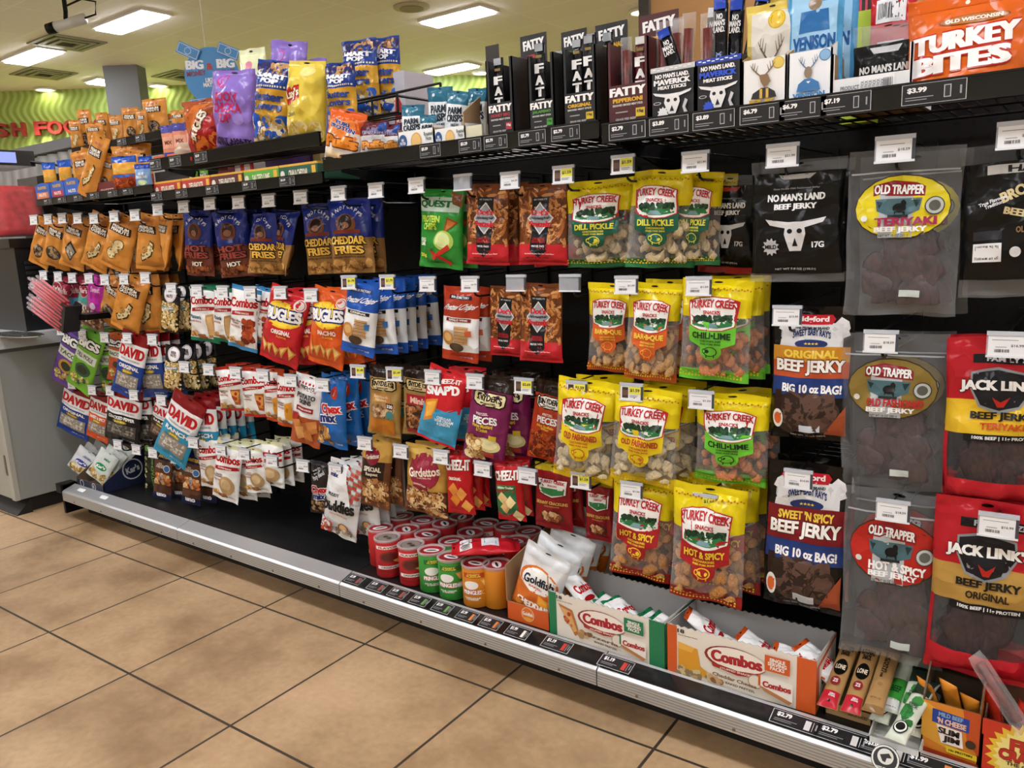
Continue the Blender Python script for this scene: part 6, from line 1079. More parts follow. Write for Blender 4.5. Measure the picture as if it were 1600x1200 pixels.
loose(241, 296, 266, '15161a', 1.51, 'black carton with faint oval at the left of the lower rack', [E(.1, .4, .36, .22, '2a2a2c'), T('NATIONAL', .1, .4, .5, .1, '5a564a')])
loose(413, 484, 240, '4a2a7a', 1.52, 'deep purple carton at the right of the lower rack')
loose(366, 396, 254, 'e3e3e6', 1.51, 'white and red striped carton in the middle of the lower rack', [R(-.2, 0, .0, 1, 'c4262c'), R(.3, 0, .5, 1, 'c4262c')])
loose(340, 356, 262, '6a1c22', 1.51, 'dark red carton in the middle of the lower rack'); loose(487, 500, 240, 'b9ad82', 1.53, 'narrow tan carton at the right end of the lower rack')
stand('bigs_green', 302, 268, 292, 12, 1.49, 'left small green pack on the lower rack', yaw=.3, z0=ZL+.001); stand('bigs_green', 318, 265, 290, 12, 1.50, 'right small green pack on the lower rack', yaw=.3, z0=ZL+.001)
# ---- far left racks
ZF, ZB = 1.18, 1.364
NUTS = ['nut_peanut', 'nut_mix', 'nut_cashew', 'nut_round']
for i, (cx, ty, by, w, y, yw, tw) in enumerate(((116, 188, 228, 16, 1.52, .5, .3), (130, 171, 224, 20, 1.56, .5, 0), (147, 192, 222, 26, 1.53, .4, 0), (162, 178, 218, 18, 1.6, .5, .5), (180, 180, 215, 20, 1.54, .5, -.3), (202, 168, 212, 24, 1.55, .5, .2), (220, 172, 206, 16, 1.53, .5, 0), (240, 154, 206, 36, 1.57, .3, 0), (262, 178, 205, 26, 1.6, .4, .4), (278, 172, 212, 22, 1.55, .4, 0), (158, 176, 216, 16, 1.58, .4, .6), (214, 180, 208, 20, 1.65, .4, -.5))):
    stand(NUTS[i % 4], cx, ty, by, w, y, 'orange nut bag heaped on the upper back rack, %s from its left' % ORD[i], yaw=yw, tw=tw, z0=ZB, group='orange nut bags on the racks')
for i, (cx, ty, by, w, y, yw, tw, bx) in enumerate(((122, 236, 290, 24, 1.40, .5, .2, 136), (158, 212, 290, 26, 1.385, .4, 0, 146), (172, 240, 292, 20, 1.41, .4, 0, 168), (140, 232, 285, 24, 1.46, .5, .5, 140), (190, 228, 285, 30, 1.5, .4, 0, 196), (216, 222, 275, 34, 1.52, .3, .4, 216), (205, 236, 284, 24, 1.47, .4, -.4, 205))):
    stand(NUTS[(i+1) % 4], cx, ty, by, w, y, 'orange nut bag on the lower left rack, %s in the heap' % ORD[i], bx=bx, yaw=yw, tw=tw, z0=ZF, group='orange nut bags on the racks')
stand('gogo', 192, 244, 292, 36, 1.385, 'blue nut pouch with red picture on the lower left rack', yaw=.35, z0=ZF); stand('bluepouch', 222, 256, 288, 24, 1.385, 'pale blue almond pouch at the end of the lower left rack', yaw=.35, z0=ZF); stand('gogo', 226, 244, 284, 20, 1.44, 'dark blue nut pouch behind the pale blue almond pouch', yaw=.3, z0=ZF)
for i, (xl, xr, pt, c2, nm) in enumerate(((55, 77, 286, 'd97a4a', 'orange'), (79, 100, 282, 'b8283a', 'red'), (101, 124, 277, '2a62c0', 'blue'))):
    y = 1.372; x0, x1 = ony(xl, 295, y).x, ony(xr, 295, y).x; z1 = ony((xl+xr)/2, pt, y).z; h = z1-ZF; n = 10
    b = MB(); w2 = (x1-x0)/2; xm = (x0+x1)/2; b.prism([(x0, y, ZF), (x1, y, ZF), (x1, y, z1-.25*h)]+[(xm+w2*cos(pi*k/n), y, z1-.25*h+.25*h*sin(pi*k/n)) for k in range(1, n)]+[(x0, y, z1-.25*h)], (0, .004, 0), card('2a5cb8'))
    b.box(x0, y+.004, ZF, x1, y+.1, ZF+h*.7, card('6a5442')); face(b, x0, x1, y, z1, ZF, [T('PLANTERS', 0, .25, .6, .16, 'd9b04a', bold=.06), R(-.4, .48, .4, .8, c2), T('NUTS', 0, .62, .5, .16, 'f0e6e0', bold=.05), R(-.5, .86, .5, 1, 'd9a83a')])
    o = b.build('nut_dispenser_box'); tag(o, 'small rounded blue box with %s panel at the far left rack' % nm, 'snack box', 'small blue snack boxes')
    stand('gogo', xl+20, pt-32, pt+12, 18, y+.05, 'blue nut pouch standing in the box with %s panel' % nm, yaw=.4, z0=ZF+.004, group='pouches in the blue boxes')
for i, (xl, xr, nm) in enumerate(((126, 151, 'left'), (153, 182, 'right'))):
    y = 1.37; x0, x1 = ony(xl, 294, y).x, ony(xr, 290, y).x; b = MB(); b.box(x0, y, ZF, x1, y+.07, ZF+.04, card('6a1f24')); face(b, x0, x1, y, ZF+.04, ZF, [T('SWEETZ', 0, .7, .7, .3, 'd9a89a', bold=.05)]); o = b.build('maroon_carton'); tag(o, '%s low maroon carton under the orange nut bags' % nm, 'carton', 'low maroon cartons')
# ------------------------------------------------------------------ things on the base deck
ZD = DECK+.0006
CANM = {}
def can_meshes(kind):
    if kind not in CANM:
        r, h = .034, .098; col = {'red': 'c4242a', 'red2': 'c4242a', 'green': '3a9a3c', 'orange': 'd98a22'}[kind]
        b = MB(); b.lathe([(r-.002, 0), (r, .002), (r, h-.004), (r-.001, h)], card(col), 32); sf = Cyl(r, .004, h-.004, radians(32))
        ops = [R(-.3, .0, .3, .0+.001, col)]
        if kind == 'red2': ops = [R(-.34, .06, .34, .16, 'e9e6e2'), T('FLAVOR', 0, .11, .5, .06, '9a3a2a', bold=.05), E(0, .4, .24, .17, '7a2a22'), E(0, .4, .18, .12, '5a1f1a'), G('e3b45a', (.1, .5), (.34, .46), (.26, .62)), R(-.3, .66, .3, .76, 'e9e6e2'), T('ORIGINAL', 0, .71, .4, .06, '5a4a40', bold=.04), R(-.24, .84, .24, .9, '8a1a1c')]
        else:
            ops += [R(-.3, .06, .2, .2, {'red': 'e9e6e2', 'green': '2a6a2c', 'orange': 'b8401f'}[kind]), T('CRISPY\nFLAVOR', -.05, .13, .34, .1, {'red': '9a3a2a'}.get(kind, 'e9d94a'), bold=.04), E(-.12, .4, .17, .12, 'f2f1ee'), T('PRINGLES', -.1, .6, .44, .12, 'f4f2ee', 0, out=('a8222a', .1), bold=.08), T({'red': 'ORIGINAL', 'green': 'SOUR CREAM\n& ONION', 'orange': 'CHEDDAR\nCHEESE'}[kind], -.1, .78, .4, .08, 'f2efe6', bold=.03), G('e3b45a', (.1, .26), (.34, .22), (.38, .4), (.2, .46)), G('f0cc7a', (.14, .29), (.32, .25), (.34, .36), (.2, .42)), E(.26, .6, .18, .08, 'b8c8d0' if kind == 'green' else 'e9a83a'), E(.26, .6, .13, .05, 'e9eef0' if kind == 'green' else 'c9741f')]
        draw(b, sf, ops, card, .0004, .0001)
        rim = MB(); rim.lathe([(r-.001, h), (r+.0015, h), (r+.0015, h+.006), (r-.002, h+.0065), (r-.004, h+.002)], clear('lid_plastic', .35, 'e6d4d4', .2), 32)
        lid = MB(); P = type('P', (), dict(flat=True, w=2*r, h=2*r, P=lambda s, u, v, off=0: Vector((u*2*r, (.5-v)*2*r, h+.002+off))))()
        lid.lathe([(r-.004, h-.001), (r-.004, h+.002)], card('c8303a' if kind != 'red2' else 'a9a9ac'), 28)
        draw(lid, P, ([E(0, .5, .3, .17, 'f0ecea'), E(0, .5, .2, .05, '2a2626')] if kind != 'red2' else [C(0, .5, .4, '6a5a50'), C(0, .5, .36, '8a8078'), C(-.1, .45, .1, '3a2a22'), C(.12, .56, .1, '4a3a2a')]), card, .0004, .0002)
        CANM[kind] = (b.mesh('can_body', True), rim.mesh('plastic_lid', True), lid.mesh('lid_seal'))
        me = CANM[kind][0]
    return CANM[kind]
CN = {'red': 'red chip can', 'red2': 'red chip can with grey lid', 'green': 'green chip can', 'orange': 'orange chip can'}
for k, px, py, lab in (('red', 594, 825, 'red chip can at the left end of the can group'), ('red2', 605, 840, 'red chip can with grey lid, front left of the group'), ('red2', 642, 851, 'second red chip can with grey lid, beside the green cans'), ('red', 635, 827, 'red chip can behind the two with grey lids'), ('red', 668, 835, 'red chip can behind the first green can'),
                        ('green', 674, 860, 'front left green chip can'), ('green', 705, 870, 'front right green chip can beside the orange one'), ('green', 706, 846, 'green chip can under the left end of the red bag'), ('orange', 743, 880, 'front orange chip can under the red bag'), ('orange', 776, 882, 'orange chip can half behind the front orange one'),
                        ('red', 627, 807, 'rear red chip can in the shade, first from left'), ('red', 661, 813, 'rear red chip can in the shade, second from left'), ('red', 695, 818, 'rear red chip can in the shade, third from left'), ('red', 735, 832, 'rear red chip can in the shade just left of the red bag'), ('red', 760, 818, 'rear red chip can in the shade behind the red bag'), ('red', 793, 823, 'rear red chip can in the shade right of the red bag'), ('red', 826, 830, 'rear red chip can in the shade, rightmost'), ('red', 808, 845, 'red chip can behind the orange ones, right of the red bag'), ('red', 722, 808, 'rearmost red chip can in the middle of the group')):
    p = onz(px, py, ZD+.1); o = tag(link('chip_can', can_meshes(k)[0]), lab, 'chip can', 'chip cans'); o.location = (p.x, min(p.y, 1.632), ZD); link('plastic_lid', can_meshes(k)[1], o); link('lid_seal', can_meshes(k)[2], o)
    o.rotation_euler = (0, 0, {605: .25, 642: .1, 674: .5, 705: .1, 743: .1, 776: 2.4}.get(px, (px*7 % 10)*.5))
# red bag lying across the cans
d = DES['redbag']; a, tp, bt, s = bag_meshes(d, .085, .165, .035, 77)
o = link('snack_bag', a); link('top_seal', tp, o); link('bottom_seal', bt, o); p = onz(709, 859, ZD+.128); q = onz(799, 852, ZD+.13)
dr = (q-p); dr.z = 0; ang = atan2(dr.y, dr.x)
o.matrix_world = Matrix.Translation((p.x, p.y, ZD+.13)) @ Matrix.Rotation(ang+pi/2, 4, 'Z') @ Matrix.Rotation(-pi/2+.0, 4, 'X'); tag(o, d['desc'], 'snack bag')
# cracker carton
def X_(px, py, z=ZD): return onz(px, py, z)
yf = X_(824, 975).y; x0, x1 = X_(793, 965).x, X_(857, 988).x; hf = ony(825, 948, yf).z-ZD
t = tray('cracker_carton', 'orange and kraft carton of white and orange cracker bags', 'display carton', x0, x1, yf, 1.63, ZD, hf, .19, 'cf5a22', '9a8060', [C(-.0, .45, .15, 'e9b48a'), C(0, .45, .13, 'd9722a'), T('Goldfish', 0, .42, .24, .2, 'f2eee6', bold=.05), E(.0, .7, .1, .1, 'e9a23a')], [G('e9e2d6', (.0, .0), (.5, .0), (.5, .9), (.1, .9)), E(.2, .5, .26, .34, 'e08a3a'), E(.22, .5, .22, .28, 'e9e2d6'), T('Goldfish', .2, .45, .44, .16, '22304a', 8, bold=.05), T('Try me', -.26, .3, .2, .1, 'f0e2d0', 10, bold=.03)], hs=.13)
g = stand('goldfish', 858, 862, 975, 58, yf+.02, 'front white and orange cracker bag in the kraft carton', bx=831, yaw=.05, z0=ZD+.012, group='cracker bags in the carton', asp=.68)
copies(g, ['second cracker bag in the kraft carton', 'third cracker bag in the kraft carton', 'fourth cracker bag in the kraft carton', 'rearmost cracker bag in the kraft carton'], (.004, .045, .008), .04)
# the two pretzel snack cartons
def combo_art(flav, c, pic):
    return [R(-.5, 0, -.43, 1, c), R(.38, 0, .5, 1, c), T('18', -.4, .08, .05, .08, '2a2522', bold=.04), T('Single Serving Packs', -.35, .16, .14, .03, '5a5248')]+pic+[E(-.02, .38, .21, .24, '8a2a22'), E(-.01, .37, .2, .215, 'efe9dd'), T('Combos', -.01, .36, .34, .23, 'a8222a', 2, out=('f4efe6', .06), bold=.09), G('a02a22', (-.18, .52), (0, .57), (.16, .52), (.15, .6), (0, .66), (-.17, .6)), T('STUFFED SNACKS', -.01, .595, .22, .04, 'e9d9c9', bold=.03), C(.12, .68, .05, 'a59a8a'), C(.12, .68, .043, 'e3dccd'), T(flav, -.02, .76, .3, .07, '7a5a3a', -3, bold=.04), T('BAKED PRETZEL', .02, .87, .2, .045, '5a4a3a', -3, bold=.03), R(.18, .1, .34, .4, c), T('SINGLE\nSERVING\nPACKS', .26, .25, .12, .22, 'f2eee6', bold=.05), G('eeeae2', (.14, .5), (.36, .54), (.36, .9), (.14, .72)), G(c, (.14, .5), (.155, .5), (.155, .73), (.14, .72)), T('Combos', .26, .66, .18, .12, 'a8222a', 0, out=('f4efe6', .06), bold=.08), G('b5794a', (.14, .7), (.36, .88), (.34, .94), (.18, .8))]
PZ = [G('b5713a', (-.41, .22), (-.28, .3), (-.22, .8), (-.26, .88)), G('d9a86a', (-.4, .28), (-.3, .34), (-.24, .76), (-.27, .8)), X(-.36, .36, -.28, .66, 8, .016, ['a83a22', 'c4703a'], 3), X(-.22, .72, -.1, .82, 7, .03, ['b58a5a', '8a6038', 'c9a274'], 4, .8)]
CZ = [G('d99a2a', (-.42, .3), (-.28, .36), (-.26, .7), (-.2, .78), (-.18, .9), (-.42, .88)), G('e6b04a', (-.42, .3), (-.3, .35), (-.32, .46), (-.42, .44)), X(-.42, .8, -.18, .96, 22, .022, ['b59a6a', '8a7a58', 'cfb98a'], 5), X(-.2, .8, -.1, .9, 6, .03, ['b58a5a', '8a6038', 'c9a274'], 6, .8)]
for (l, r_, top, back, flav, c, pic, lab, mini, cn) in (((860, 988), (1038, 1046), (946, 948), (982, 905), 'Pizzeria', '1f7a50', PZ, 'white pretzel snack carton with green ends and pizza slice', 'combo_mini', 'green'), ((1042, 1051), (1275, 1115), (1160, 1004), (1195, 962), 'Cheddar Cheese', 'cf5a22', CZ, 'white pretzel snack carton with orange ends and cheddar block', 'combo_mini_o', 'orange')):
    A_, B_ = X_(*l), X_(*r_); yf = (A_.y+B_.y)/2; x0, x1 = A_.x, B_.x; hf = ony(top[0], top[1], yf).z-ZD; yb = yf+.15; hb = ony(back[0], back[1], yb).z-ZD; rz = atan2(B_.y-A_.y, B_.x-A_.x)*.6
    t = tray('snack_pack_carton', lab, 'display carton', x0, x1, yf, yb, ZD, hf, hb, 'e6e0d4', 'b9b9b8', combo_art(flav, c, pic), [R(-.5, .0, -.36, 1, c), R(-.5, 0, .5, .08, c), T('Combos', .05, .5, .6, .2, 'a8222a', 0, out=('efe9dd', .06), bold=.08)], hs=hf*1.02, jag=True, group='white pretzel snack cartons', rz=rz)
    rd = random.Random(len(flav)); w_ = x1-x0
    a, tp, bt, s = bag_meshes(DES[mini], .055, .1, .03, 31+len(flav))
    for i in range(7):
        f = .1+.8*i/6 if cn == 'green' else (.13, .36, .5, .62, .76, .88, .25)[i]
        o = link('snack_pack', a); link('top_seal', tp, o); link('bottom_seal', bt, o)
        o.matrix_world = Matrix.Translation((x0+w_*f+.02, yf+.055+rd.uniform(-.012, .04), ZD+hf*(.42+.3*rd.random())+(.02 if i == 0 else 0))) @ Matrix.Rotation(rd.uniform(1.2, 2.1), 4, 'Z') @ Matrix.Rotation(-1.15+rd.uniform(-.15, .25), 4, 'X') @ Matrix.Translation((0, 0, .045))
        tag(o, 'small white snack pack, %s along the carton with %s ends' % (ORD[i], cn), 'snack pack', 'small packs in the %s ended carton' % cn)
# kraft meat snack sticks in a low carton
def flat_stick(name, col, p0, p1, w, th, ops, lab, cat, group, clearw=False, child=None):
    p0, p1 = Vector(p0), Vector(p1); L_ = (p1-p0).length; b = MB(); n = 12; m_ = clear() if clearw else film(col); V = []; F = []
    for j in range(13):
        q = j/12; e = min(1, min(q, 1-q)*9)
        for k in range(n): a = 2*pi*k/n; V.append((w/2*cos(a)*(1-.12*e), L_*q, (th/2*e+.0006)*sin(a)))
    for j in range(12):
        for k in range(n): F.append((j*n+k, (j+1)*n+k, (j+1)*n+(k+1) % n, j*n+(k+1) % n))
    F.append(tuple(range(n))); F.append(tuple(12*n+k for k in range(n))[::-1]); b.add(V, F, m_)
    class SF:
        flat = False; h = L_
        def __init__(s): s.w = w
        def P(s, u, v, off=0):
            q = 1-v; e = min(1, min(q, 1-q)*9); x = max(-.49, min(.49, u*.88)); return Vector((x*w*(1-.12*e), L_*q, (th/2*e+.0006)*sqrt(max(0, 1-(2*x)**2))+off+.0004))
    draw(b, SF(), ops, film, .0006, .0003); o = b.build(name, None, True)
    if child: c = MB(); c.tube([(0, L_*.12, 0), (0, L_*.88, 0)], th*.36, mixmat('stick_meat', '4a1612', '7a2a20', 60, .45), 10); c.build('meat', o, True)
    y = (p1-p0).normalized(); x = y.cross(Vector((0, 0, 1))).normalized(); z = x.cross(y); M_ = Matrix((x, y, z)).transposed().to_4x4(); M_.translation = p0; o.matrix_world = M_
    return tag(o, lab, cat, group)
A_, B_ = X_(1290, 1118), X_(1352, 1134); yf = A_.y+.01
tray('stick_tray', 'low kraft tray of meat sticks with red ends', 'display tray', A_.x-.005, B_.x+.01, yf, yf+.15, ZD, .022, .05, 'b59468', '8a7050', [T('SNACK STICKS', .2, .5, .4, .3, '5a4a34')], hs=.024)
KO = [R(-.5, .8, .5, 1, 'b82434'), C(0, .93, .07, '1a0c0c'), T('ZERO\nSUGAR', .1, .86, .4, .05, 'f2e6e6', bold=.05), E(0, .45, .4, .12, '15130f'), T('LONE', 0, .45, .6, .07, 'e9dcc4', bold=.05), C(0, .66, .3, '8a2a2a'), T('ZS', 0, .66, .3, .05, 'f0e0e0', bold=.05), T('BUTCHER\'S\nSNACK', 0, .2, .26 if False else .8, .16, '17130e', bold=.06)]
for i, (px, nm) in enumerate(((1305, 'left'), (1339, 'middle'), (1371, 'right'))):
    f0 = X_(px-8, 1098+i*8, ZD+.035); f1 = Vector((f0.x+.0, f0.y+.14, ZD+.085))
    flat_stick('stick_pack', 'b08a58', (f0.x+i*.002, f0.y-.02, ZD+.036+(.012 if i == 2 else 0)), f1, .036, .016, KO if i < 2 else [T("BUTCHER'S", .12, .3, .3, .34, '2a2218', 0, bold=.05) if False else T("BUTCHER'S\nSNACK", 0, .3, 1.9, .07, '2a2218', 90, bold=.05), C(0, .62, .14, '9a7a4a'), R(-.5, .93, .5, 1, '8a6a40'), T('NET WT 1 OZ', 0, .84, .6, .02, '5a4a30')], '%s kraft meat stick pack in the low kraft tray' % nm, 'meat stick pack', 'kraft meat stick packs')
# green and white stick packs
GO = [R(-.5, .0, .5, .3, '2a3a2c'), X(-.4, .35, .4, .75, 8, .3, ['3f8a44', '2f7038'], 3), C(0, .84, .4, '1c1f1d'), C(0, .84, .34, 'e9ebe6'), C(0, .84, .26, '1c1f1d'), T('BEEF\nSTICK', 0, .5, .7, .08, '4a6a4c', bold=.04)]
A_ = X_(1375, 1172); 
tray('stick_tray', 'low white tray under the green and white stick packs', 'display tray', X_(1360, 1150).x, X_(1440, 1178).x, A_.y+.012, A_.y+.16, ZD, .012, .05, 'dfe1de', 'b9bab6', [], hs=.012)
for i, (px, py, dx, hz, top) in enumerate(((1372, 1128, .0, .02, 0), (1428, 1150, .0, .018, 0), (1388, 1112, -.004, .036, 1), (1412, 1140, -.012, .045, 0), (1398, 1158, .012, .06, 0))):
    f0 = X_(px, py, ZD+hz); f1 = Vector((f0.x+.012+dx, min(f0.y+.15, 1.62), ZD+hz+.035))
    flat_stick('stick_pack', 'd3dccd', f0, f1, .034, .016, GO if not top else [R(-.5, .5, .5, .85, '3f9a3c'), R(-.46, .84, .46, .98, 'e9ebe6'), BAR(0, .9, .7, .1, 16), T('BEEF', 0, .68, .6, .1, '1f4a22', bold=.04)], '%s green and white stick pack in the low white tray' % ['far left', 'far right', 'barcoded', 'middle', 'topmost'][i], 'meat stick pack', 'green and white stick packs')
p = onz(1393, 1158, ZD+.004); b = MB(); n = 28; rr = .022
b.prism([(rr*cos(2*pi*i/n), 0, rr*sin(2*pi*i/n)) for i in range(n)], (0, .0015, 0), card('1d1f1e'))
class PC2:
    flat = True; w = h = 2*rr
    def P(s, u, v, off=0): return Vector((u*s.w, -off, (.5-v)*s.h))
draw(b, PC2(), [C(0, .5, .48, 'e3e5e0'), C(0, .5, .42, '1d1f1e'), T('BEEF STICKS', 0, .85, .5, .1, 'e3e5e0', bold=.04), C(0, .42, .28, 'e3e5e0'), G('1d1f1e', (-.2, .4), (.1, .28), (.22, .42), (.05, .46), (.02, .62), (-.08, .6))], card, .0004, .0002)
o = b.build('round_emblem_card'); o.location = (p.x, 1.288, .121); o.rotation_euler = (radians(-36), 0, 0); tag(o, 'round black and white emblem card hanging over the base rail', 'card')
# two bright cartons of sticks at the right end
A_, B_ = X_(1437, 1172), X_(1528, 1196); yf = A_.y+.004; x0, x1 = A_.x, B_.x; hf = ony(1480, 1102, yf).z-ZD
tray('stick_display_box', 'yellow and orange stick carton with blue panel and white lettering', 'display box', x0, x1, yf, yf+.11, ZD, hf, hf*1.9, 'd9862a', '5a4a36', [G('e3a83a', (-.5, 0), (-.1, .2), (.2, .9), (-.5, .7)), G('c4501f', (.2, 0), (.5, 0), (.5, .8), (.3, .6)), G('1f3f9a', (-.32, .12), (.32, .16), (.32, .42), (-.32, .38)), T('MILD BEEF', 0, .2, .42, .08, '8ab0d9', -2, bold=.05), T("'N CHEESE", .02, .32, .5, .11, 'f0c9b0', -2, bold=.06), G('f2eeea', (-.24, .4), (.2, .43), (.24, .74), (-.14, .74)), T('SLIM', -.02, .5, .36, .12, '2a1a16', -2, out=('f2eeea', .06), bold=.08), T('JIM', .03, .65, .28, .14, '2a1a16', -2, out=('f2eeea', .06), bold=.08), C(.36, .62, .09, '3a2a1a'), G('e3c92a', (-.06, .76), (.48, .8), (.48, .9), (-.04, .88)), T('10g PROTEIN', .2, .835, .4, .055, '2a2210', bold=.05), G('a83a1a', (-.5, .9), (.5, .95), (.5, 1), (-.5, 1))], hs=hf*1.1)
for i, (px, py, ex, ez, nm, yw) in enumerate(((1440, 1072, .05, .02, 'left', 0), (1478, 1075, .03, -.035, 'middle', 0), (1512, 1098, .01, -.03, 'right', 0))):
    f0 = ony(px, py, yf+.01); flat_stick('stick_pack', 'd98a2a', (x0+.02+i*.028, yf+.06, ZD+.02), (f0.x, f0.y+.02, f0.z), .034, .014, [R(-.5, .0, .5, .5, '1f4fb0'), G('e3b03a', (-.3, .2), (.3, .2), (.3, .34), (-.3, .34)), T('MILD BEEF', 0, .42, .7, .06, 'f0e2c0', bold=.04), R(-.5, .5, .5, .58, 'd9703a')], '%s blue and orange stick pack poking out of the yellow carton' % nm, 'meat stick pack', 'blue and orange stick packs')
yf2 = yf-.006; x2, x3 = ony(1531, 1190, yf2).x, ony(1531, 1190, yf2).x+.13; hf2 = ony(1570, 1131, yf2).z-ZD
tray('stick_display_box', 'red stick carton with yellow starburst and red lettering', 'display box', x2, x3, yf2, yf2+.11, ZD, hf2, hf2*1.7, 'c9371f', '5a3a2a', [S(.02, .58, .48, 26, 'e9c23a', .84), S(.02, .58, .4, 26, 'f0e08a', .86), T('FIRE', 0, .34, .4, .2, 'b8301f', out=('7a1a10', .06), bold=.09), T('CRACKER', .02, .55, .66, .2, 'b8301f', out=('7a1a10', .06), bold=.09), T('THE ORIGINAL', .02, .7, .5, .07, '4a2a1a', bold=.04), T('GIANT RED', .02, .8, .4, .07, '4a2a1a', bold=.04)], hs=hf2*.7)
for i, (dx, h_, nm) in enumerate(((.02, .1, 'left'), (.07, .085, 'right'))):
    flat_stick('stick_pack', 'b8301f', (x2+dx, yf2+.06, ZD+.02), (x2+dx-.02, yf2+.05, ZD+.02+h_), .04, .02, [R(-.5, .0, .5, .2, 'c4262a'), X(-.4, .25, .4, .7, 12, .2, ['e9a84a', 'f0d9a0', 'c9502a'], 4)], '%s red and gold stick pack in the red carton' % nm, 'meat stick pack', 'red and gold stick packs')
P0, P1 = ony(1600, 1142, yf2-.012), ony(1522, 1022, yf2+.01)
flat_stick('wrapped_meat_stick', 'ffffff', P0, P1, .042, .02, [], 'long red meat stick in clear wrapper leaning over the red carton', 'meat stick', None, True, True)
# nut box at the left end
A_ = X_(121, 757); B_ = X_(162, 777); yf = 1.337; x0 = ony(121, 757, yf).x; x1 = ony(163, 772, yf).x; hs_ = .03
t = tray('nut_display_box', 'navy display box with white round badge at the left deck end', 'display box', x0, x1, yf, yf+.2, ZD, .028, .15, '1a2340', '6a5a46', [C(-.3, .5, .07, 'd9dce2'), C(-.3, .5, .055, '1a2340'), C(.15, .5, .07, 'd9dce2'), C(.15, .5, .055, '1a2340'), T("K", .15, .5, .05, .4, 'd9dce2', bold=.05)], [C(.08, .58, .2, 'cfd4dc'), C(.08, .58, .175, '1a2340'), T("Kar's", .08, .58, .26, .17, 'cfd4dc', 10, bold=.05)], hs=.034)
kb = stand('kars_w', 140, 706, 760, 28, yf+.085, 'front white nut bag with blue oval in the navy box', bx=138, yaw=.3, z0=ZD+.02, group='nut bags in the navy box', pitch=-.3)
kg = stand('kars_g', 172, 708, 764, 26, yf+.085, 'front white nut bag with green oval in the navy box', bx=168, yaw=.3, z0=ZD+.02, group='nut bags in the navy box', pitch=-.3)
copies(kb, ['second white nut bag behind the blue oval bag', 'third white nut bag behind the blue oval bag'], (.004, .03, .004)); copies(kg, ['second white nut bag behind the green oval bag', 'third white nut bag behind the green oval bag'], (.006, .028, .004))
for px, py, l in ((119, 768, 'white paper scrap on the left end of the base rail'), (152, 780, 'small white paper scrap below the navy display box')):
    p = onz(px, py, .1215); b = MB(); b.add([(-.024, -.012, -.0052), (.024, -.012, -.0052), (.022, .011, .0048), (-.026, .011, .0048)], [(0, 1, 2, 3)], PAPER); o = b.build('paper_scrap'); o.location = (p.x, 1.311, .1195); tag(o, l, 'paper scrap', 'paper scraps on the rail')

# ------------------------------------------------------------------ drink counter at the far left
XC = -3.34; yC = onx(27, 784, XC).y; zc0, zc1 = .06, .635
cab = tag(empty('drink_counter_cabinet', (XC, yC, 0)), 'grey laminate cabinet with white counter top left of the shelving', 'cabinet'); CO = Vector((XC, yC, 0)); grey = plain('8f9390', .5)
b = MB(); b.box(-1.3, .012, zc0, -.0, .62, zc1, grey); b.build('cabinet_body', cab)
b = MB(); b.box(-.62, -.004, zc0+.004, -.03, .0115, zc1-.02, plain('a3a49a', .5)); d = b.build('cabinet_door', cab)
b = MB(); b.box(-.04, -.008, .16, -.026, -.0045, .24, plain('6a6a64', .4, .6)); b.box(-.04, -.008, .48, -.026, -.0045, .56, plain('6a6a64', .4, .6)); b.build('hinge', d)
b = MB(); b.box(-.026, -.006, zc0, .004, .0115, zc1, plain('a9aaa2', .5)); b.build('corner_strip', cab)
b = MB(); b.box(-1.3, .05, 0, -.02, .62, zc0-.001, plain('121213', .5)); b.prism([(-1.3, -.01, 0), (-1.3, .05, 0), (-1.3, .05, .05), (-1.3, .045, .05)], (1.3, 0, 0), plain('121213', .5)); b.build('toe_kick', cab)
b = MB(); b.box(-1.32, -.03, .652, .03, .66, .7, plain('b9bdc0', .35)); b.box(-1.3, -.0, zc1, .0, .64, .652, plain('5a5c5e', .5)); b.build('counter_top', cab)
cc = onz(28, 523, .702); b = MB(); n = 32
for rx, ry, z, m in ((.17, .06, .004, plain('c9ccce', .2, .9)), (.155, .05, .0055, plain('2a2b2d', .3, .7))):
    b.prism([(rx*cos(2*pi*i/n), ry*sin(2*pi*i/n), 0) for i in range(n)], (0, 0, z), m)
for k in range(9): b.box(-.12+k*.03, -.035, .0055, -.11+k*.03, .035, .0075, plain('c9ccce', .2, .9))
o = b.build('drip_tray'); o.location = (cc.x, cc.y, .7005); tag(o, 'oval steel drip tray on the white counter', 'drip tray')
# slush machine
XM = -3.40; yM0, yM1 = 1.36, 1.74; zb0 = 1.045
sl = tag(empty('slush_machine', (XM, yM0, .7005)), 'black slush machine with red slush bowl on the counter', 'slush machine'); SO = Vector((XM, yM0, .7005))
def sb(*a): return (a[0]-SO.x, a[1]-SO.y, a[2]-SO.z, a[3]-SO.x, a[4]-SO.y, a[5]-SO.z)
b = MB(); b.box(*sb(XM-.42, yM0, .7005, XM, yM1, zb0-.02), plain('17181a', .35)); b.box(*sb(XM-.44, yM0-.02, zb0-.02, XM+.015, yM1+.02, zb0+.015), plain('0f1011', .3)); b.build('machine_base', sl)
b = MB()
for k in range(11):
    for (ya, yb_) in ((yM0+.03, yM0+.17), (yM0+.19, yM0+.34)): b.box(*sb(XM, ya, .76+k*.02, XM+.006, yb_, .772+k*.02), plain('2c2e31', .3))
b.build('side_louvers', sl)
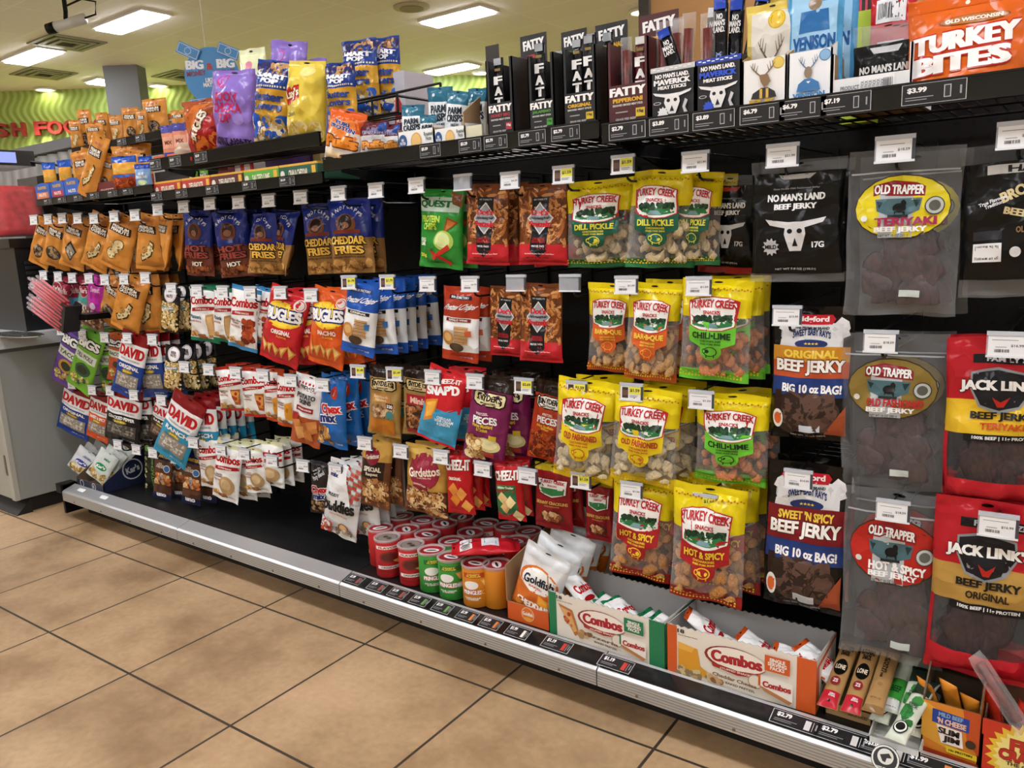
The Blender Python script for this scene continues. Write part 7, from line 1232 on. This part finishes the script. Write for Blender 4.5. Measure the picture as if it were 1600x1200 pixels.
def rbowl(z0, z1, m, nm, x0=XM-.34, x1=XM-.03, ya=yM0-.06, yb_=yM1-.2, bulge=.05, g=0):
    b = MB(); n = 32; prof = []
    for j in range(9):
        q = j/8; z = z0+(z1-z0)*q; Q = (z-zb0)/(1.34-zb0); s = 1-.12*Q-.55*max(0, .12-Q)+(-.3*max(0, Q-.9)); prof.append((z, s-g))
    V = []; F = []
    for z, s in prof:
        for k in range(n):
            a = 2*pi*k/n; c_, s_ = cos(a), sin(a); sc = (abs(c_)**4+abs(s_)**4)**-.25
            V.append(((x0+x1)/2+(x1-x0)/2*s*c_*sc-SO.x, (ya+yb_)/2+(yb_-ya)/2*s*s_*sc-SO.y, z-SO.z))
    for j in range(8):
        for k in range(n): F.append((j*n+k, j*n+(k+1) % n, (j+1)*n+(k+1) % n, (j+1)*n+k))
    F.append(tuple(range(n))[::-1]); F.append(tuple(8*n+k for k in range(n))); b.add(V, F, m); return b.build(nm, sl, True)
rbowl(zb0+.02, 1.34, clear('bowl_plastic', .05, 'e9f1f5', .1), 'slush_bowl'); rbowl(zb0+.028, 1.262, mixmat('red_slush', 'b3141f', 'd8323a', 40, .35, 4, bmp=.2), 'red_slush', g=.03)
b = MB(); b.box(*sb(XM-.34, yM0-.05, 1.342, XM-.08, yM1-.22, 1.4), plain('15161a', .3)); b.box(*sb(XM-.0795, yM0+.0, 1.352, XM-.076, yM0+.09, 1.392), emit('badge_screen', '8a9ae0', .8)); b.build('lid_housing', sl)
b = MB(); b.box(*sb(XM-.34, yM1-.19, zb0+.016, XM-.01, yM1, 1.31), plain('101113', .35)); b.build('rear_housing', sl)
b = MB(); b.tube([tuple(Vector(p)-SO) for p in ((XM-.09, 1.5, 1.36), (XM+.06, 1.6, 1.33), (XM+.1, 1.62, 1.22), (XM+.12, 1.63, 1.12), (XM+.1, 1.66, 1.02))], .006, BLACK, 6); b.build('power_cable', sl)
# straws in their holder on the end of the shelving
pb, pt = ony(102, 492, 1.30), ony(34, 440, 1.27)
t = tag(empty('straw_holder', pb), 'black wedge straw holder fixed to the left end of the shelving', 'straw holder')
dr = (pt-pb).normalized(); sd = dr.cross(Vector((0, -1, 0))).normalized(); dep = Vector((0, 1, 0))
b = MB(); w2 = .052
Q = [dr*(-.03)-sd*w2, dr*(-.03)+sd*w2, dr*.0+sd*w2, dr*.05-sd*w2]; b.prism([p-dep*.024 for p in Q], dep*.004, plain('26282b', .4)); b.prism([p+dep*.03 for p in Q], dep*.004, plain('26282b', .4)); b.prism([-dr*.03-sd*w2-dep*.024, -dr*.03+sd*w2-dep*.024, -dr*.03+sd*w2+dep*.034, -dr*.03-sd*w2+dep*.034], -dr*.004, plain('26282b', .4)); b.build('holder_shell', t)
b = MB(); b.box(-.005, .03, -.02, .09, .2, .0, BLACK); b.build('mounting_arm', t)
rd = random.Random(3); sr = MB(); sr.tube([(0, 0, 0), (0, 0, .165)], .0045, plain('c4303f', .35), 7); srm = sr.mesh('straw', True); sw = MB(); sw.tube([(0, 0, .002), (0, 0, .19)], .006, clear('straw_wrap', .06, 'f2dfe2', .25), 7); swm = sw.mesh('paper_wrapper', True)
for i in range(34):
    o = link('straw', srm); link('clear_wrapper', swm, o); a = -.055+.11*(i % 9)/8; c = -.022+.014*(i//9)
    z = (dr+sd*rd.uniform(-.05, .05)).normalized(); x = z.orthogonal().normalized(); y = z.cross(x); M_ = Matrix((x, y, z)).transposed().to_4x4(); M_.translation = pb-dr*.025+sd*a*.95+dep*c+dr*rd.uniform(0, .02); o.matrix_world = M_
    tag(o, 'red straw in a clear wrapper, in the bundle held by the black holder', 'straw', 'red straws in the holder')

bpy.data.objects.remove(_to)
